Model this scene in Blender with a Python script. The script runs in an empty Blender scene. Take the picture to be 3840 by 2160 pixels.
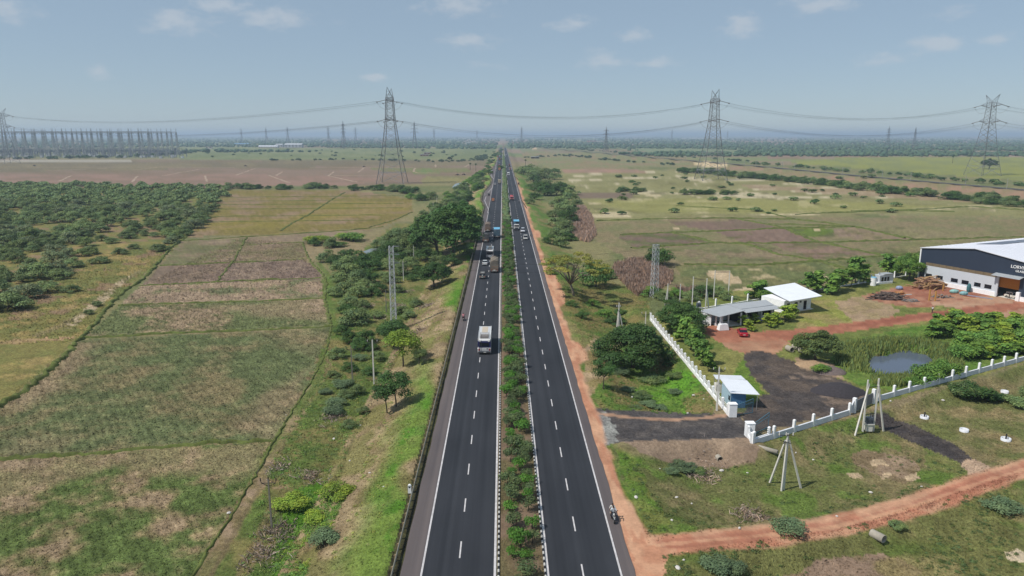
import bpy, bmesh, math, random
import numpy as np
from mathutils import Vector, Matrix

random.seed(7)
R = math.radians
sc = bpy.context.scene
COL = sc.collection

# ---------------------------------------------------------------- camera
F, YH, XV, HC = 2692.0, 507.0, 1885.0, 41.2          # focal length and horizon in photo pixels, eye height in metres
TH = math.atan((1080 - YH) / F)
PSI = math.atan((1920 - XV) * math.cos(TH) / F)
cam_d = bpy.data.cameras.new('camera')
cam = bpy.data.objects.new('camera', cam_d); COL.objects.link(cam)
cam.location = (0, 0, HC)
cam.rotation_euler = (math.pi / 2 - TH, 0, -PSI)
cam_d.sensor_width = 36.0
cam_d.lens = 36.0 * F / 3840.0
cam_d.clip_start = 1.0
cam_d.clip_end = 80000.0
sc.camera = cam

# ---------------------------------------------------------------- sky, sun, exposure
SUN_EL, SUN_AZ = R(53), R(246)      # azimuth clockwise from +Y: sun stands to the left of the road
sd = Vector((math.sin(SUN_AZ) * math.cos(SUN_EL), math.cos(SUN_AZ) * math.cos(SUN_EL), math.sin(SUN_EL)))
world = bpy.data.worlds.new('World'); sc.world = world; world.use_nodes = True
wn, wl = world.node_tree.nodes, world.node_tree.links
wn.clear()
w_out = wn.new('ShaderNodeOutputWorld'); w_bg = wn.new('ShaderNodeBackground')
sky = wn.new('ShaderNodeTexSky'); sky.sky_type = 'NISHITA'; sky.sun_disc = False
sky.sun_elevation = SUN_EL; sky.sun_rotation = SUN_AZ
sky.altitude = 1500; sky.air_density = 1.0; sky.dust_density = 0.2; sky.ozone_density = 2.0
w_bg.inputs['Strength'].default_value = 0.085
wl.new(w_bg.outputs[0], w_out.inputs[0])

def wnode(t, **kw):
    n = wn.new(t)
    for k, v in kw.items(): setattr(n, k, v)
    return n
tc = wnode('ShaderNodeTexCoord')
def pix_dir(vx, vy):
    x, y = vx * 3840 / 2576, vy * 3840 / 2576
    fw = Vector((math.sin(PSI) * math.cos(TH), math.cos(PSI) * math.cos(TH), -math.sin(TH)))
    rt = Vector((math.cos(PSI), -math.sin(PSI), 0)); up = rt.cross(fw)
    return (fw + rt * (x - 1920) / F - up * (y - 1080) / F).normalized()
# small fair-weather cumulus: direction, width, height (radians); more of the same all round the horizon
clouds = [(455, 55, 95, 30), (25, 30, 62, 26), (250, 181, 30, 17), (1190, 103, 78, 24), (940, 195, 34, 13), (1150, 14, 120, 28),
          (1858, 66, 56, 36), (1525, 150, 66, 26), (1645, 160, 62, 18), (2210, 155, 64, 22), (2362, 108, 74, 22), (2520, 100, 48, 17),
          (2060, 14, 110, 24), (2395, 36, 66, 20), (1215, 163, 64, 14), (690, 42, 110, 28), (560, 8, 110, 22), (1605, 88, 56, 20), (1450, 60, 60, 20)]
blobs = [(pix_dir(a, b), c / 1806.0, d / 1806.0) for a, b, c, d in clouds]
crng = random.Random(3)
for i in range(16):
    az = R(55 + i * 16 + crng.uniform(-5, 5)); el = R(crng.uniform(5, 22))
    blobs.append((Vector((math.sin(az) * math.cos(el), math.cos(az) * math.cos(el), math.sin(el))), crng.uniform(.03, .07), crng.uniform(.012, .022)))
acc = None
for d, a, b in blobs:
    mp = wnode('ShaderNodeMapping', vector_type='TEXTURE')
    mp.inputs['Location'].default_value = d
    mp.inputs['Rotation'].default_value = d.to_track_quat('Y', 'Z').to_euler()
    mp.inputs['Scale'].default_value = (a, 0.6, b)
    ln = wnode('ShaderNodeVectorMath', operation='LENGTH')
    wl.new(tc.outputs['Generated'], mp.inputs['Vector']); wl.new(mp.outputs[0], ln.inputs[0])
    if acc is None: acc = ln.outputs['Value']
    else:
        m = wnode('ShaderNodeMath', operation='MINIMUM'); wl.new(acc, m.inputs[0]); wl.new(ln.outputs['Value'], m.inputs[1]); acc = m.outputs[0]
cmap = wnode('ShaderNodeMapping'); cmap.inputs['Scale'].default_value = (1, 1, 2.2); wl.new(tc.outputs['Generated'], cmap.inputs[0])
cn = wnode('ShaderNodeTexNoise'); cn.inputs['Scale'].default_value = 26; cn.inputs['Detail'].default_value = 7; cn.inputs['Roughness'].default_value = .62
wl.new(cmap.outputs[0], cn.inputs['Vector'])
cs = wnode('ShaderNodeMath', operation='MULTIPLY_ADD'); wl.new(cn.outputs['Fac'], cs.inputs[0]); cs.inputs[1].default_value = -3.4; wl.new(acc, cs.inputs[2])
cr = wnode('ShaderNodeMapRange'); cr.interpolation_type = 'SMOOTHERSTEP'; wl.new(cs.outputs[0], cr.inputs['Value'])
cr.inputs['From Min'].default_value = -0.55; cr.inputs['From Max'].default_value = -2.0; cr.inputs['To Min'].default_value = 0; cr.inputs['To Max'].default_value = 0.55
veil = wnode('ShaderNodeMix', data_type='RGBA'); veil.inputs[0].default_value = .6; wl.new(sky.outputs[0], veil.inputs[6]); veil.inputs[7].default_value = (4.3, 5.55, 6.75, 1)      # thin high haze over the whole sky
mixc = wnode('ShaderNodeMix', data_type='RGBA')
wl.new(cr.outputs[0], mixc.inputs[0]); wl.new(veil.outputs[2], mixc.inputs[6]); mixc.inputs[7].default_value = (6.4, 6.9, 7.5, 1)
wl.new(mixc.outputs[2], w_bg.inputs['Color'])

sun_d = bpy.data.lights.new('sun', 'SUN'); sun_d.energy = 4.3; sun_d.angle = R(0.9); sun_d.color = (1.0, 0.955, 0.88)
sun = bpy.data.objects.new('sun', sun_d); COL.objects.link(sun)
sun.rotation_euler = (-sd).to_track_quat('-Z', 'Y').to_euler(); sun.location = (-200, 0, 300)
sc.view_settings.view_transform = 'Standard'; sc.view_settings.look = 'None'
sc.view_settings.exposure = 0.02; sc.view_settings.gamma = 1.0
sc.cycles.max_bounces = 6; sc.cycles.transparent_max_bounces = 8; sc.cycles.volume_bounces = 0
sc.cycles.use_denoising = True

# ---------------------------------------------------------------- small helpers
def S(r, g, b, k=1.0):
    f = lambda c: ((c / 255 + .055) / 1.055) ** 2.4 if c > 10 else c / 255 / 12.92
    return np.array((f(r), f(g), f(b))) * k

def h32(a, b, s):
    a = a.astype(np.int64).astype(np.uint64); b = b.astype(np.int64).astype(np.uint64)
    M = np.uint64(0xffffffff)
    h = (a * np.uint64(374761393) + b * np.uint64(668265263) + np.uint64(s) * np.uint64(1442695041)) & M
    h = ((h ^ (h >> np.uint64(13))) * np.uint64(1274126177)) & M
    h = ((h ^ (h >> np.uint64(15))) * np.uint64(2246822519)) & M
    return (h ^ (h >> np.uint64(16))).astype(np.float64) / 4294967295.0

def vn(x, y, s=1):
    xi, yi = np.floor(x), np.floor(y); fx, fy = x - xi, y - yi
    fx = fx * fx * (3 - 2 * fx); fy = fy * fy * (3 - 2 * fy)
    a, b, c, d = h32(xi, yi, s), h32(xi + 1, yi, s), h32(xi, yi + 1, s), h32(xi + 1, yi + 1, s)
    return (a * (1 - fx) + b * fx) * (1 - fy) + (c * (1 - fx) + d * fx) * fy

def fbm(x, y, s=1, o=4):
    t, a, n = 0, .5, 0
    for i in range(o):
        t = t + a * vn(x * 2 ** i + 17.3 * i, y * 2 ** i - 9.1 * i, s + i); n += a; a *= .5
    return t / n

def sstep(a, b, x):
    t = np.clip((x - a) / (b - a), 0, 1); return t * t * (3 - 2 * t)

def in_poly(x, y, poly):
    r = np.zeros(x.shape, bool); n = len(poly)
    for i in range(n):
        (x0, y0), (x1, y1) = poly[i], poly[(i + 1) % n]
        if y0 == y1: continue
        c = ((y0 > y) != (y1 > y)) & (x < (x1 - x0) * (y - y0) / (y1 - y0) + x0)
        r ^= c
    return r

def line_dist(x, y, pts):
    d = np.full(x.shape, 1e9)
    for (x0, y0), (x1, y1) in zip(pts[:-1], pts[1:]):
        dx, dy = x1 - x0, y1 - y0; L = dx * dx + dy * dy + 1e-9
        t = np.clip(((x - x0) * dx + (y - y0) * dy) / L, 0, 1)
        d = np.minimum(d, np.hypot(x - x0 - t * dx, y - y0 - t * dy))
    return d

def sd_poly(x, y, poly):
    d = line_dist(x, y, list(poly) + [poly[0]])
    return np.where(in_poly(x, y, poly), -d, d)

FW = np.array((math.sin(PSI) * math.cos(TH), math.cos(PSI) * math.cos(TH), -math.sin(TH)))
RT = np.array((math.cos(PSI), -math.sin(PSI), 0.0)); UP = np.cross(RT, FW)
K = 3840 / 2576
def G(fx, fy, z=0.0):                 # where a sight line at a photo pixel meets the level z
    d = FW + RT * (fx - 1920) / F - UP * (fy - 1080) / F
    t = (z - HC) / d[2]
    return float(t * d[0]), float(t * d[1])
def Gv(vx, vy, z=0.0): return G(vx * K, vy * K, z)

# ---------------------------------------------------------------- the lie of the land
LEFT_EDGE = [(-500, -10.9)] + sorted([(G(a, b)[1], G(a, b)[0]) for a, b in
    [(1814.5, 775), (1803, 752), (1809.6, 722), (1838, 692), (1843, 672), (1834, 655), (1841, 640), (1855, 618), (1866, 596)]] + [(400, -11.2), (300, -10.9)]) + [(2000, -12), (60000, -12)]
LEy = np.array([p[0] for p in LEFT_EDGE]); LEx = np.array([p[1] for p in LEFT_EDGE])
def left_edge(y): return np.interp(y, LEy, LEx)
def right_edge(y): return 15.4 + 1.6 * np.exp(-((y - 66) / 8.0) ** 2)

COMPOUND = [(33.2, 175), (33.2, 91), (36, 91.5), Gv(2145, 1046, -.6), Gv(2200, 1016, -.6), Gv(2576, 914, -.6), (180, 168), (220, 240), (140, 250), (110, 215), (60, 190)]
ACCESS = [(12, 104.5), (22, 103.8), (34, 103.2), (36, 103.5), (36, 94), (34, 94), (25, 92.6), (17, 91.6), (12, 90.5)]
POND = [Gv(*p, -2.0) for p in [(2176, 915), (2200, 897), (2240, 889), (2290, 886), (2335, 893), (2352, 908), (2330, 932), (2290, 950), (2240, 957), (2190, 945)]]
POND_L = [Gv(*p, -3.0) for p in [(918, 632), (935, 626), (960, 625), (967, 631), (950, 637), (925, 637)]]
POND_F = [Gv(*p, -3.4) for p in [(1141, 470), (1147, 463), (1160, 460), (1173, 461), (1172, 473), (1150, 475)]]
TRACK = [Gv(*p, -1.0) for p in [(1560, 1405), (1640, 1392), (1720, 1383), (1900, 1358), (2100, 1318), (2300, 1262), (2450, 1208), (2640, 1150), (2760, 1110)]]
RAIL = [Gv(*p, 0.0) for p in [(1300, 366), (1463, 381), (1663, 398.5), (1932, 421.5), (2182, 446), (2576, 480), (2760, 497)]]

def H(x, y):
    x = np.asarray(x, float); y = np.asarray(y, float)
    und = (fbm(x / 55, y / 55, 5, 3) - .5) * .9 * sstep(14, 60, np.abs(x - 2))
    e = left_edge(y) - x
    zl = -3.2 * sstep(0.5, 13.0, e) - .25 * np.exp(-((e - 13.2) / 1.1) ** 2)
    e2 = x - right_edge(y)
    zr = -2.3 * sstep(0.0, 11.0, e2)
    z = np.where(x < 2, zl, zr) + und
    z = z - .07 * ((e < .5) & (e2 < 0))
    near = (y < 330) & (y > 20) & (x > 8) & (x < 330)
    if near.any():
        xs, ys, zs = x[near], y[near], z[near]
        m = sstep(4.5, 0, sd_poly(xs, ys, COMPOUND)); zs = zs * (1 - m) + (-.6 + .12 * (fbm(xs / 9, ys / 9, 8, 2) - .5)) * m
        m = sstep(3.2, 0, sd_poly(xs, ys, ACCESS)); zs = zs * (1 - m) + (-.05 - .55 * sstep(13, 34, xs)) * m
        dt = line_dist(xs, ys, TRACK); m = sstep(5.0, 2.2, dt); zs = zs * (1 - m) + (-.08 - 1.5 * sstep(15, 45, xs)) * m
        m = sstep(2.2, -1.0, sd_poly(xs, ys, POND) + 3.4 * (fbm(xs / 2.6, ys / 2.6, 77, 3) - .5)); zs = zs * (1 - m) + (-3.1) * m
        z = z.copy(); z[near] = zs
    for P, lv in ((POND_L, -3.5), (POND_F, -3.9)):
        cx, cy = np.mean([p[0] for p in P]), np.mean([p[1] for p in P])
        nb = (np.abs(x - cx) < 60) & (np.abs(y - cy) < 120)
        if nb.any():
            m = sstep(6, -1, sd_poly(x[nb], y[nb], P)); z = z.copy(); z[nb] = z[nb] * (1 - m) + lv * m
    far = (y > 500) & (x > 20)
    if far.any():
        m = sstep(24, 7, line_dist(x[far], y[far], RAIL)); z = z.copy(); z[far] = z[far] * (1 - m) + 0.6 * m
    d = np.hypot(x, y)
    z = z + sstep(9000, 22000, d) * (8 + 60 * fbm(x / 5200, y / 5200, 31, 3) ** 2 * sstep(15000, 24000, d))
    return z

def ground_z(x, y): return float(H(np.array([x]), np.array([y]))[0])
def Varr(pts):                        # points of the terrain seen at overview coordinates (2576 wide)
    p = np.array(pts, float) * K
    d = FW[None] + RT[None] * (p[:, :1] - 1920) / F - UP[None] * (p[:, 1:2] - 1080) / F
    z = np.full(len(p), -1.0)
    for i in range(9):
        t = (z - HC) / d[:, 2]; z = z + .65 * (H(t * d[:, 0], t * d[:, 1]) - z)
    t = (z - HC) / d[:, 2]; x, y = t * d[:, 0], t * d[:, 1]
    return np.stack((x, y, H(x, y)), 1)
def V(vx, vy): return Vector(Varr([(vx, vy)])[0])
def Vp(pts): return [(float(a), float(b)) for a, b, c in Varr(pts)]

# ---------------------------------------------------------------- tagging and mesh building
def tag(o, label=None, cat=None, group=None, kind=None):
    if label: o['label'] = label
    if cat: o['category'] = cat
    if group: o['group'] = group
    if kind: o['kind'] = kind
    return o
def link(name, data, parent=None):
    o = bpy.data.objects.new(name, data); COL.objects.link(o)
    if parent is not None: o.parent = parent
    return o
def thing(name, label, cat, loc=(0, 0, 0), rz=0.0, group=None, scale=None):
    o = link(name, None); o.empty_display_size = .3
    o.location = loc; o.rotation_euler = (0, 0, rz)
    if scale: o.scale = (scale, scale, scale) if not hasattr(scale, '__len__') else scale
    return tag(o, label, cat, group)
def copy_tree(o, parent=None):
    c = o.copy(); COL.objects.link(c)
    if parent is not None: c.parent = parent
    for ch in o.children: copy_tree(ch, c)
    return c

class MB:
    def __init__(s): s.v, s.f, s.m = [], [], []
    def add(s, vs, fs, mi=0):
        b = len(s.v); s.v += [tuple(p) for p in vs]; s.f += [tuple(b + i for i in f) for f in fs]; s.m += [mi] * len(fs); return s
    def box(s, c, d, mi=0, rz=0.0, top=(1, 1), off=(0, 0)):
        x, y, z = c; a, b, h = d[0] / 2, d[1] / 2, d[2] / 2
        P = [(-a, -b, -h), (a, -b, -h), (a, b, -h), (-a, b, -h)] + [(px * top[0] + off[0], py * top[1] + off[1], h) for px, py in ((-a, -b), (a, -b), (a, b), (-a, b))]
        cs, sn = math.cos(rz), math.sin(rz)
        return s.add([(x + p[0] * cs - p[1] * sn, y + p[0] * sn + p[1] * cs, z + p[2]) for p in P],
                     [(3, 2, 1, 0), (4, 5, 6, 7), (0, 1, 5, 4), (1, 2, 6, 5), (2, 3, 7, 6), (3, 0, 4, 7)], mi)
    def tube(s, p0, p1, r0, r1=None, n=8, mi=0, cap=True):
        r1 = r0 if r1 is None else r1
        p0, p1 = Vector(p0), Vector(p1); q = (p1 - p0).to_track_quat('Z', 'Y')
        ring = [q @ Vector((math.cos(2 * math.pi * (i + .5) / n), math.sin(2 * math.pi * (i + .5) / n), 0)) for i in range(n)]
        vs = [p0 + v * r0 for v in ring] + [p1 + v * r1 for v in ring]
        fs = [(i, (i + 1) % n, n + (i + 1) % n, n + i) for i in range(n)]
        if cap: fs += [tuple(range(n - 1, -1, -1)), tuple(range(n, 2 * n))]
        return s.add(vs, fs, mi)
    def bar(s, p0, p1, w, mi=0): return s.tube(p0, p1, w * .7, None, 4, mi, False)
    def path(s, pts, r, n=5, mi=0):
        rs = r if hasattr(r, '__len__') else [r] * len(pts)
        pts = [Vector(p) for p in pts]; vs, fs = [], []
        for i, p in enumerate(pts):
            t = (pts[min(i + 1, len(pts) - 1)] - pts[max(i - 1, 0)]); q = t.to_track_quat('Z', 'Y')
            vs += [p + q @ Vector((math.cos(2 * math.pi * k / n), math.sin(2 * math.pi * k / n), 0)) * rs[i] for k in range(n)]
        for i in range(len(pts) - 1):
            fs += [(i * n + k, i * n + (k + 1) % n, (i + 1) * n + (k + 1) % n, (i + 1) * n + k) for k in range(n)]
        fs += [tuple(range(n - 1, -1, -1)), tuple(range((len(pts) - 1) * n, len(pts) * n))]
        return s.add(vs, fs, mi)
    def loft(s, secs, mi=0, cap=True):          # rings of equal length
        n = len(secs[0]); vs = [p for sec in secs for p in sec]; fs = []
        for i in range(len(secs) - 1):
            fs += [(i * n + k, i * n + (k + 1) % n, (i + 1) * n + (k + 1) % n, (i + 1) * n + k) for k in range(n)]
        if cap: fs += [tuple(range(n - 1, -1, -1)), tuple(range((len(secs) - 1) * n, len(secs) * n))]
        return s.add(vs, fs, mi)
    def prism(s, poly, z0, z1, mi=0):
        n = len(poly)
        return s.add([(x, y, z0) for x, y in poly] + [(x, y, z1) for x, y in poly],
                     [tuple(range(n - 1, -1, -1)), tuple(range(n, 2 * n))] + [(i, (i + 1) % n, n + (i + 1) % n, n + i) for i in range(n)], mi)
    def ball(s, c, r, mi=0, n=8, m=5):
        rr = r if hasattr(r, '__len__') else (r, r, r); secs = []
        for j in range(m + 1):
            a = -math.pi / 2 + math.pi * (j * .96 + .02 * m) / m
            secs.append([(c[0] + rr[0] * math.cos(a) * math.cos(2 * math.pi * k / n), c[1] + rr[1] * math.cos(a) * math.sin(2 * math.pi * k / n), c[2] + rr[2] * math.sin(a)) for k in range(n)])
        return s.loft(secs, mi)
    def mesh(s, name, mats, smooth=False):
        me = bpy.data.meshes.new(name); me.from_pydata(s.v, [], s.f)
        for m in (mats if isinstance(mats, (list, tuple)) else [mats]): me.materials.append(m)
        me.polygons.foreach_set('material_index', s.m)
        if smooth: me.polygons.foreach_set('use_smooth', [True] * len(s.f))
        me.update(); return me
    def build(s, name, mats, parent=None, smooth=False):
        return link(name, s.mesh(name, mats, smooth), parent)

def np_mesh(name, verts, faces, mats, col=None, smooth=False, mi=None, alpha=None):
    me = bpy.data.meshes.new(name); k = faces.shape[1]
    me.vertices.add(len(verts)); me.vertices.foreach_set('co', np.ascontiguousarray(verts, np.float32).ravel())
    me.loops.add(faces.size); me.loops.foreach_set('vertex_index', np.ascontiguousarray(faces, np.int32).ravel())
    me.polygons.add(len(faces)); me.polygons.foreach_set('loop_start', np.arange(0, faces.size, k, dtype=np.int32))
    try: me.polygons.foreach_set('loop_total', np.full(len(faces), k, np.int32))
    except Exception: pass
    if smooth: me.polygons.foreach_set('use_smooth', np.ones(len(faces), bool))
    for m in (mats if isinstance(mats, (list, tuple)) else [mats]): me.materials.append(m)
    if mi is not None: me.polygons.foreach_set('material_index', np.ascontiguousarray(mi, np.int32))
    if col is not None:
        a = me.color_attributes.new('Col', 'FLOAT_COLOR', 'POINT')
        c4 = np.ones((len(verts), 4), np.float32); c4[:, :3] = col
        if alpha is not None: c4[:, 3] = alpha
        a.data.foreach_set('color', c4.ravel())
    me.update(calc_edges=True); return me

# ---------------------------------------------------------------- materials
MATS = {}
def new_mat(name):
    m = bpy.data.materials.new(name); m.use_nodes = True
    return m, m.node_tree.nodes, m.node_tree.links, m.node_tree.nodes['Principled BSDF']
def mat(name, col, rough=.7, metal=0.0, var=.12, scale=3.0, spec=.3, bump=0.0, stretch=(1, 1, 1), emis=None, alpha=None, coat=0):
    if name in MATS: return MATS[name]
    m, n, l, p = new_mat(name)
    p.inputs['Roughness'].default_value = rough; p.inputs['Metallic'].default_value = metal
    p.inputs['Specular IOR Level'].default_value = spec
    if coat: p.inputs['Coat Weight'].default_value = coat; p.inputs['Coat Roughness'].default_value = .12
    c = tuple(float(v) for v in col[:3])
    tcn = n.new('ShaderNodeTexCoord'); mp = n.new('ShaderNodeMapping'); mp.inputs['Scale'].default_value = stretch
    nz = n.new('ShaderNodeTexNoise'); nz.inputs['Scale'].default_value = scale; nz.inputs['Detail'].default_value = 5; nz.inputs['Roughness'].default_value = .65
    l.new(tcn.outputs['Object'], mp.inputs[0]); l.new(mp.outputs[0], nz.inputs['Vector'])
    mr = n.new('ShaderNodeMapRange'); mr.inputs['From Min'].default_value = .25; mr.inputs['From Max'].default_value = .75
    mr.inputs['To Min'].default_value = 1 - var; mr.inputs['To Max'].default_value = 1 + var; l.new(nz.outputs['Fac'], mr.inputs['Value'])
    mx = n.new('ShaderNodeVectorMath'); mx.operation = 'SCALE'; mx.inputs[0].default_value = c; l.new(mr.outputs[0], mx.inputs['Scale'])
    l.new(mx.outputs[0], p.inputs['Base Color'])
    if bump:
        b = n.new('ShaderNodeBump'); b.inputs['Strength'].default_value = bump; b.inputs['Distance'].default_value = .05
        l.new(nz.outputs['Fac'], b.inputs['Height']); l.new(b.outputs[0], p.inputs['Normal'])
    if alpha is not None: p.inputs['Alpha'].default_value = alpha
    MATS[name] = m; return m

def ground_mat():
    m, n, l, p = new_mat('ground_cover')
    p.inputs['Roughness'].default_value = .95; p.inputs['Specular IOR Level'].default_value = .12
    at = n.new('ShaderNodeAttribute'); at.attribute_name = 'Col'
    geo = n.new('ShaderNodeNewGeometry')
    def noise(sc_, det, ro):
        z = n.new('ShaderNodeTexNoise'); z.inputs['Scale'].default_value = sc_; z.inputs['Detail'].default_value = det; z.inputs['Roughness'].default_value = ro
        l.new(geo.outputs['Position'], z.inputs['Vector']); return z
    n1, n2, n3 = noise(2.6, 6, .72), noise(.42, 5, .6), noise(9.0, 3, .7)
    def rng(z, lo, hi, a=.28, b=.72):
        q = n.new('ShaderNodeMapRange'); q.inputs['From Min'].default_value = a; q.inputs['From Max'].default_value = b
        q.inputs['To Min'].default_value = lo; q.inputs['To Max'].default_value = hi; l.new(z.outputs['Fac'], q.inputs['Value']); return q
    a = rng(n1, .42, 1.58); b = rng(n2, .82, 1.18)
    mu = n.new('ShaderNodeMath'); mu.operation = 'MULTIPLY'; l.new(a.outputs[0], mu.inputs[0]); l.new(b.outputs[0], mu.inputs[1])
    am = n.new('ShaderNodeMix'); am.data_type = 'FLOAT'; l.new(at.outputs['Alpha'], am.inputs[0]); am.inputs[2].default_value = 1.0; l.new(mu.outputs[0], am.inputs[3])      # how coarse the cover is
    vs = n.new('ShaderNodeVectorMath'); vs.operation = 'SCALE'; l.new(at.outputs['Color'], vs.inputs[0]); l.new(am.outputs[0], vs.inputs['Scale'])
    l.new(vs.outputs[0], p.inputs['Base Color'])
    bp = n.new('ShaderNodeBump'); bp.inputs['Strength'].default_value = .9; bp.inputs['Distance'].default_value = .3; l.new(n1.outputs['Fac'], bp.inputs['Height'])
    l.new(at.outputs['Alpha'], bp.inputs['Strength'])
    b2 = n.new('ShaderNodeBump'); b2.inputs['Strength'].default_value = .4; b2.inputs['Distance'].default_value = .06; l.new(n3.outputs['Fac'], b2.inputs['Height'])
    l.new(bp.outputs[0], b2.inputs['Normal']); l.new(b2.outputs[0], p.inputs['Normal'])
    return m
M_GROUND = ground_mat()

def leaf_mat(name, col, trans=.25, hue=.22, val=.35):
    if name in MATS: return MATS[name]
    m, n, l, p = new_mat(name)
    at = n.new('ShaderNodeAttribute'); at.attribute_name = 'Col'
    oi = n.new('ShaderNodeObjectInfo')
    sep = n.new('ShaderNodeSeparateColor'); l.new(at.outputs['Color'], sep.inputs[0])
    mr = n.new('ShaderNodeMapRange'); mr.inputs['To Min'].default_value = 1 - val; mr.inputs['To Max'].default_value = 1 + val; l.new(sep.outputs[0], mr.inputs['Value'])
    mo = n.new('ShaderNodeMapRange'); mo.inputs['To Min'].default_value = .8; mo.inputs['To Max'].default_value = 1.2; l.new(oi.outputs['Random'], mo.inputs['Value'])
    mu = n.new('ShaderNodeMath'); mu.operation = 'MULTIPLY'; l.new(mr.outputs[0], mu.inputs[0]); l.new(mo.outputs[0], mu.inputs[1])
    c = np.array(col[:3]); warm = c * np.array((1.0 + hue * 1.6, 1.0 + hue * .5, 1.0 - hue)); cool = c * np.array((1 - hue * .6, 1, 1 + hue * .4))
    mix = n.new('ShaderNodeMix'); mix.data_type = 'RGBA'; mix.inputs[6].default_value = (*cool, 1); mix.inputs[7].default_value = (*warm, 1); l.new(sep.outputs[1], mix.inputs[0])
    vs = n.new('ShaderNodeVectorMath'); vs.operation = 'SCALE'; l.new(mix.outputs[2], vs.inputs[0]); l.new(mu.outputs[0], vs.inputs['Scale'])
    l.new(vs.outputs[0], p.inputs['Base Color']); p.inputs['Roughness'].default_value = .62; p.inputs['Specular IOR Level'].default_value = .25
    if trans:
        tr = n.new('ShaderNodeBsdfTranslucent'); l.new(vs.outputs[0], tr.inputs['Color'])
        ms = n.new('ShaderNodeMixShader'); ms.inputs[0].default_value = trans
        l.new(p.outputs[0], ms.inputs[1]); l.new(tr.outputs[0], ms.inputs[2])
        l.new(ms.outputs[0], n['Material Output'].inputs['Surface'])
    MATS[name] = m; return m

# ================================================================ GROUND
NR, NC = 600, 960
inv = np.linspace(1 / 27.0, 1 / 30000.0, NR); rowY = 1 / inv; rowY[-1] = 46000; rowY[-2] = 26000; rowY[-3] = 15500
u = np.linspace(-1.06, 1.06, NC)
GX = (rowY[:, None] * u[None, :]).ravel(); GY = np.repeat(rowY, NC)
GZ = H(GX, GY)
GD = np.hypot(GX, GY)

A = 1 / 1.32       # photo colour of a sunlit surface -> its own colour
def C(r, g, b): return S(r, g, b, A)
n_a = fbm(GX / 26, GY / 26, 41, 5); n_b = fbm(GX / 7, GY / 7, 43, 4); n_c = fbm(GX / 90, GY / 90, 47, 4); n_d = fbm(GX / 1.3, GY / 1.3, 49, 3)
def mixc3(c0, c1, t): return c0[None, :] * (1 - t[:, None]) + c1[None, :] * t[:, None]
# everywhere: dry grass, greener and barer in patches
GC = mixc3(C(134, 130, 92), C(108, 116, 76), sstep(.38, .62, n_a))
GC = GC * (1 - (sstep(.56, .72, n_c) * .7)[:, None]) + C(148, 131, 106)[None, :] * (sstep(.56, .72, n_c) * .7)[:, None]
# far plain: a patchwork of plots
farm = sstep(950, 1300, GY)
wx, wy = GX + 60 * (vn(GX / 300, GY / 300, 3) - .5), GY + 90 * (vn(GX / 400, GY / 400, 4) - .5)
cell = h32(np.floor(wx / 210 + .35 * np.floor(wy / 300)), np.floor(wy / 300), 77)
pal = np.array([C(122, 130, 96), C(112, 124, 84), C(138, 120, 104), C(146, 128, 110), C(128, 134, 92), C(104, 116, 82), C(134, 126, 98)])
pc = pal[(cell * 6.999).astype(int)]
GC = GC * (1 - farm[:, None]) + pc * farm[:, None]
ZONE = np.zeros(len(GX), np.int32); ZNAMES = ['ground']

def blob(poly, c0, c1=None, sc_=8.0, warp=1.0, zone=None, alpha=1.0, lo=.4, hi=.6, furrow=None, seed=0, world=False, soft=0.0):
    P = poly if world else Vp(poly)
    px = [p[0] for p in P]; py = [p[1] for p in P]; w = warp * 2 + soft
    idx = np.nonzero((GX > min(px) - w) & (GX < max(px) + w) & (GY > min(py) - w) & (GY < max(py) + w))[0]
    if not len(idx): return
    x, y = GX[idx], GY[idx]; q = max(warp * 2.2, .6)
    xw = x + warp * 2 * (fbm(x / q, y / q, 61 + seed, 3) - .5); yw = y + warp * 2 * (fbm(x / q, y / q, 67 + seed, 3) - .5)
    if soft > 0: a = sstep(soft, -soft, sd_poly(xw, yw, P)); k = a > .01
    else: k = in_poly(xw, yw, P); a = k.astype(float)
    idx, x, y, a = idx[k], x[k], y[k], a[k] * alpha
    c = np.repeat(c0[None, :], len(idx), 0)
    if c1 is not None: c = mixc3(c0, c1, sstep(lo - .04, hi + .04, fbm(x / sc_, y / sc_, 71 + seed, 6) + .3 * (n_d[idx] - .5)))
    if furrow:
        ang, wl_, amp = furrow; s_ = (x * math.cos(ang) + y * math.sin(ang) + 1.2 * (fbm(x / 14, y / 14, 5, 2) - .5)) / wl_
        amp_ = .4 * amp * np.clip(200 / np.maximum(y, 60), 0, 1)
        al = -x * math.sin(ang) + y * math.cos(ang); fa = fbm(s_ * wl_ / .55, al / 2.2, 57, 3)
        c = c * (1 + amp_ * np.sin(s_ * 6.283))[:, None] * (1 + (.45 * (n_d[idx] - .5) + .42 * (fa - .5)) * np.clip(190 / np.maximum(y, 60), 0, 1))[:, None]
        GZ[idx] += .02 * np.sin(s_ * 6.283) * np.clip(120 / np.maximum(y, 60), 0, 1)
    GC[idx] = GC[idx] * (1 - a[:, None]) + c * a[:, None]
    if zone:
        ZNAMES.append(zone); ZONE[idx[a > .5]] = len(ZNAMES) - 1

def speckle(poly, col, sc_=3.0, thr=.6, seed=0, stretch=1.0, world=False, zone=None):       # irregular patches inside an area
    P = poly if world else Vp(poly); px = [p[0] for p in P]; py = [p[1] for p in P]
    idx = np.nonzero((GX > min(px)) & (GX < max(px)) & (GY > min(py)) & (GY < max(py)))[0]
    if not len(idx): return
    x, y = GX[idx], GY[idx]; k = in_poly(x, y, P); idx, x, y = idx[k], x[k], y[k]
    a = sstep(thr - .02, thr + .12, fbm(x / sc_ / stretch, y / sc_, 91 + seed, 6) + .12 * (n_d[idx] - .5)) * .75
    GC[idx] = GC[idx] * (1 - a[:, None]) + col[None, :] * a[:, None]

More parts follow.
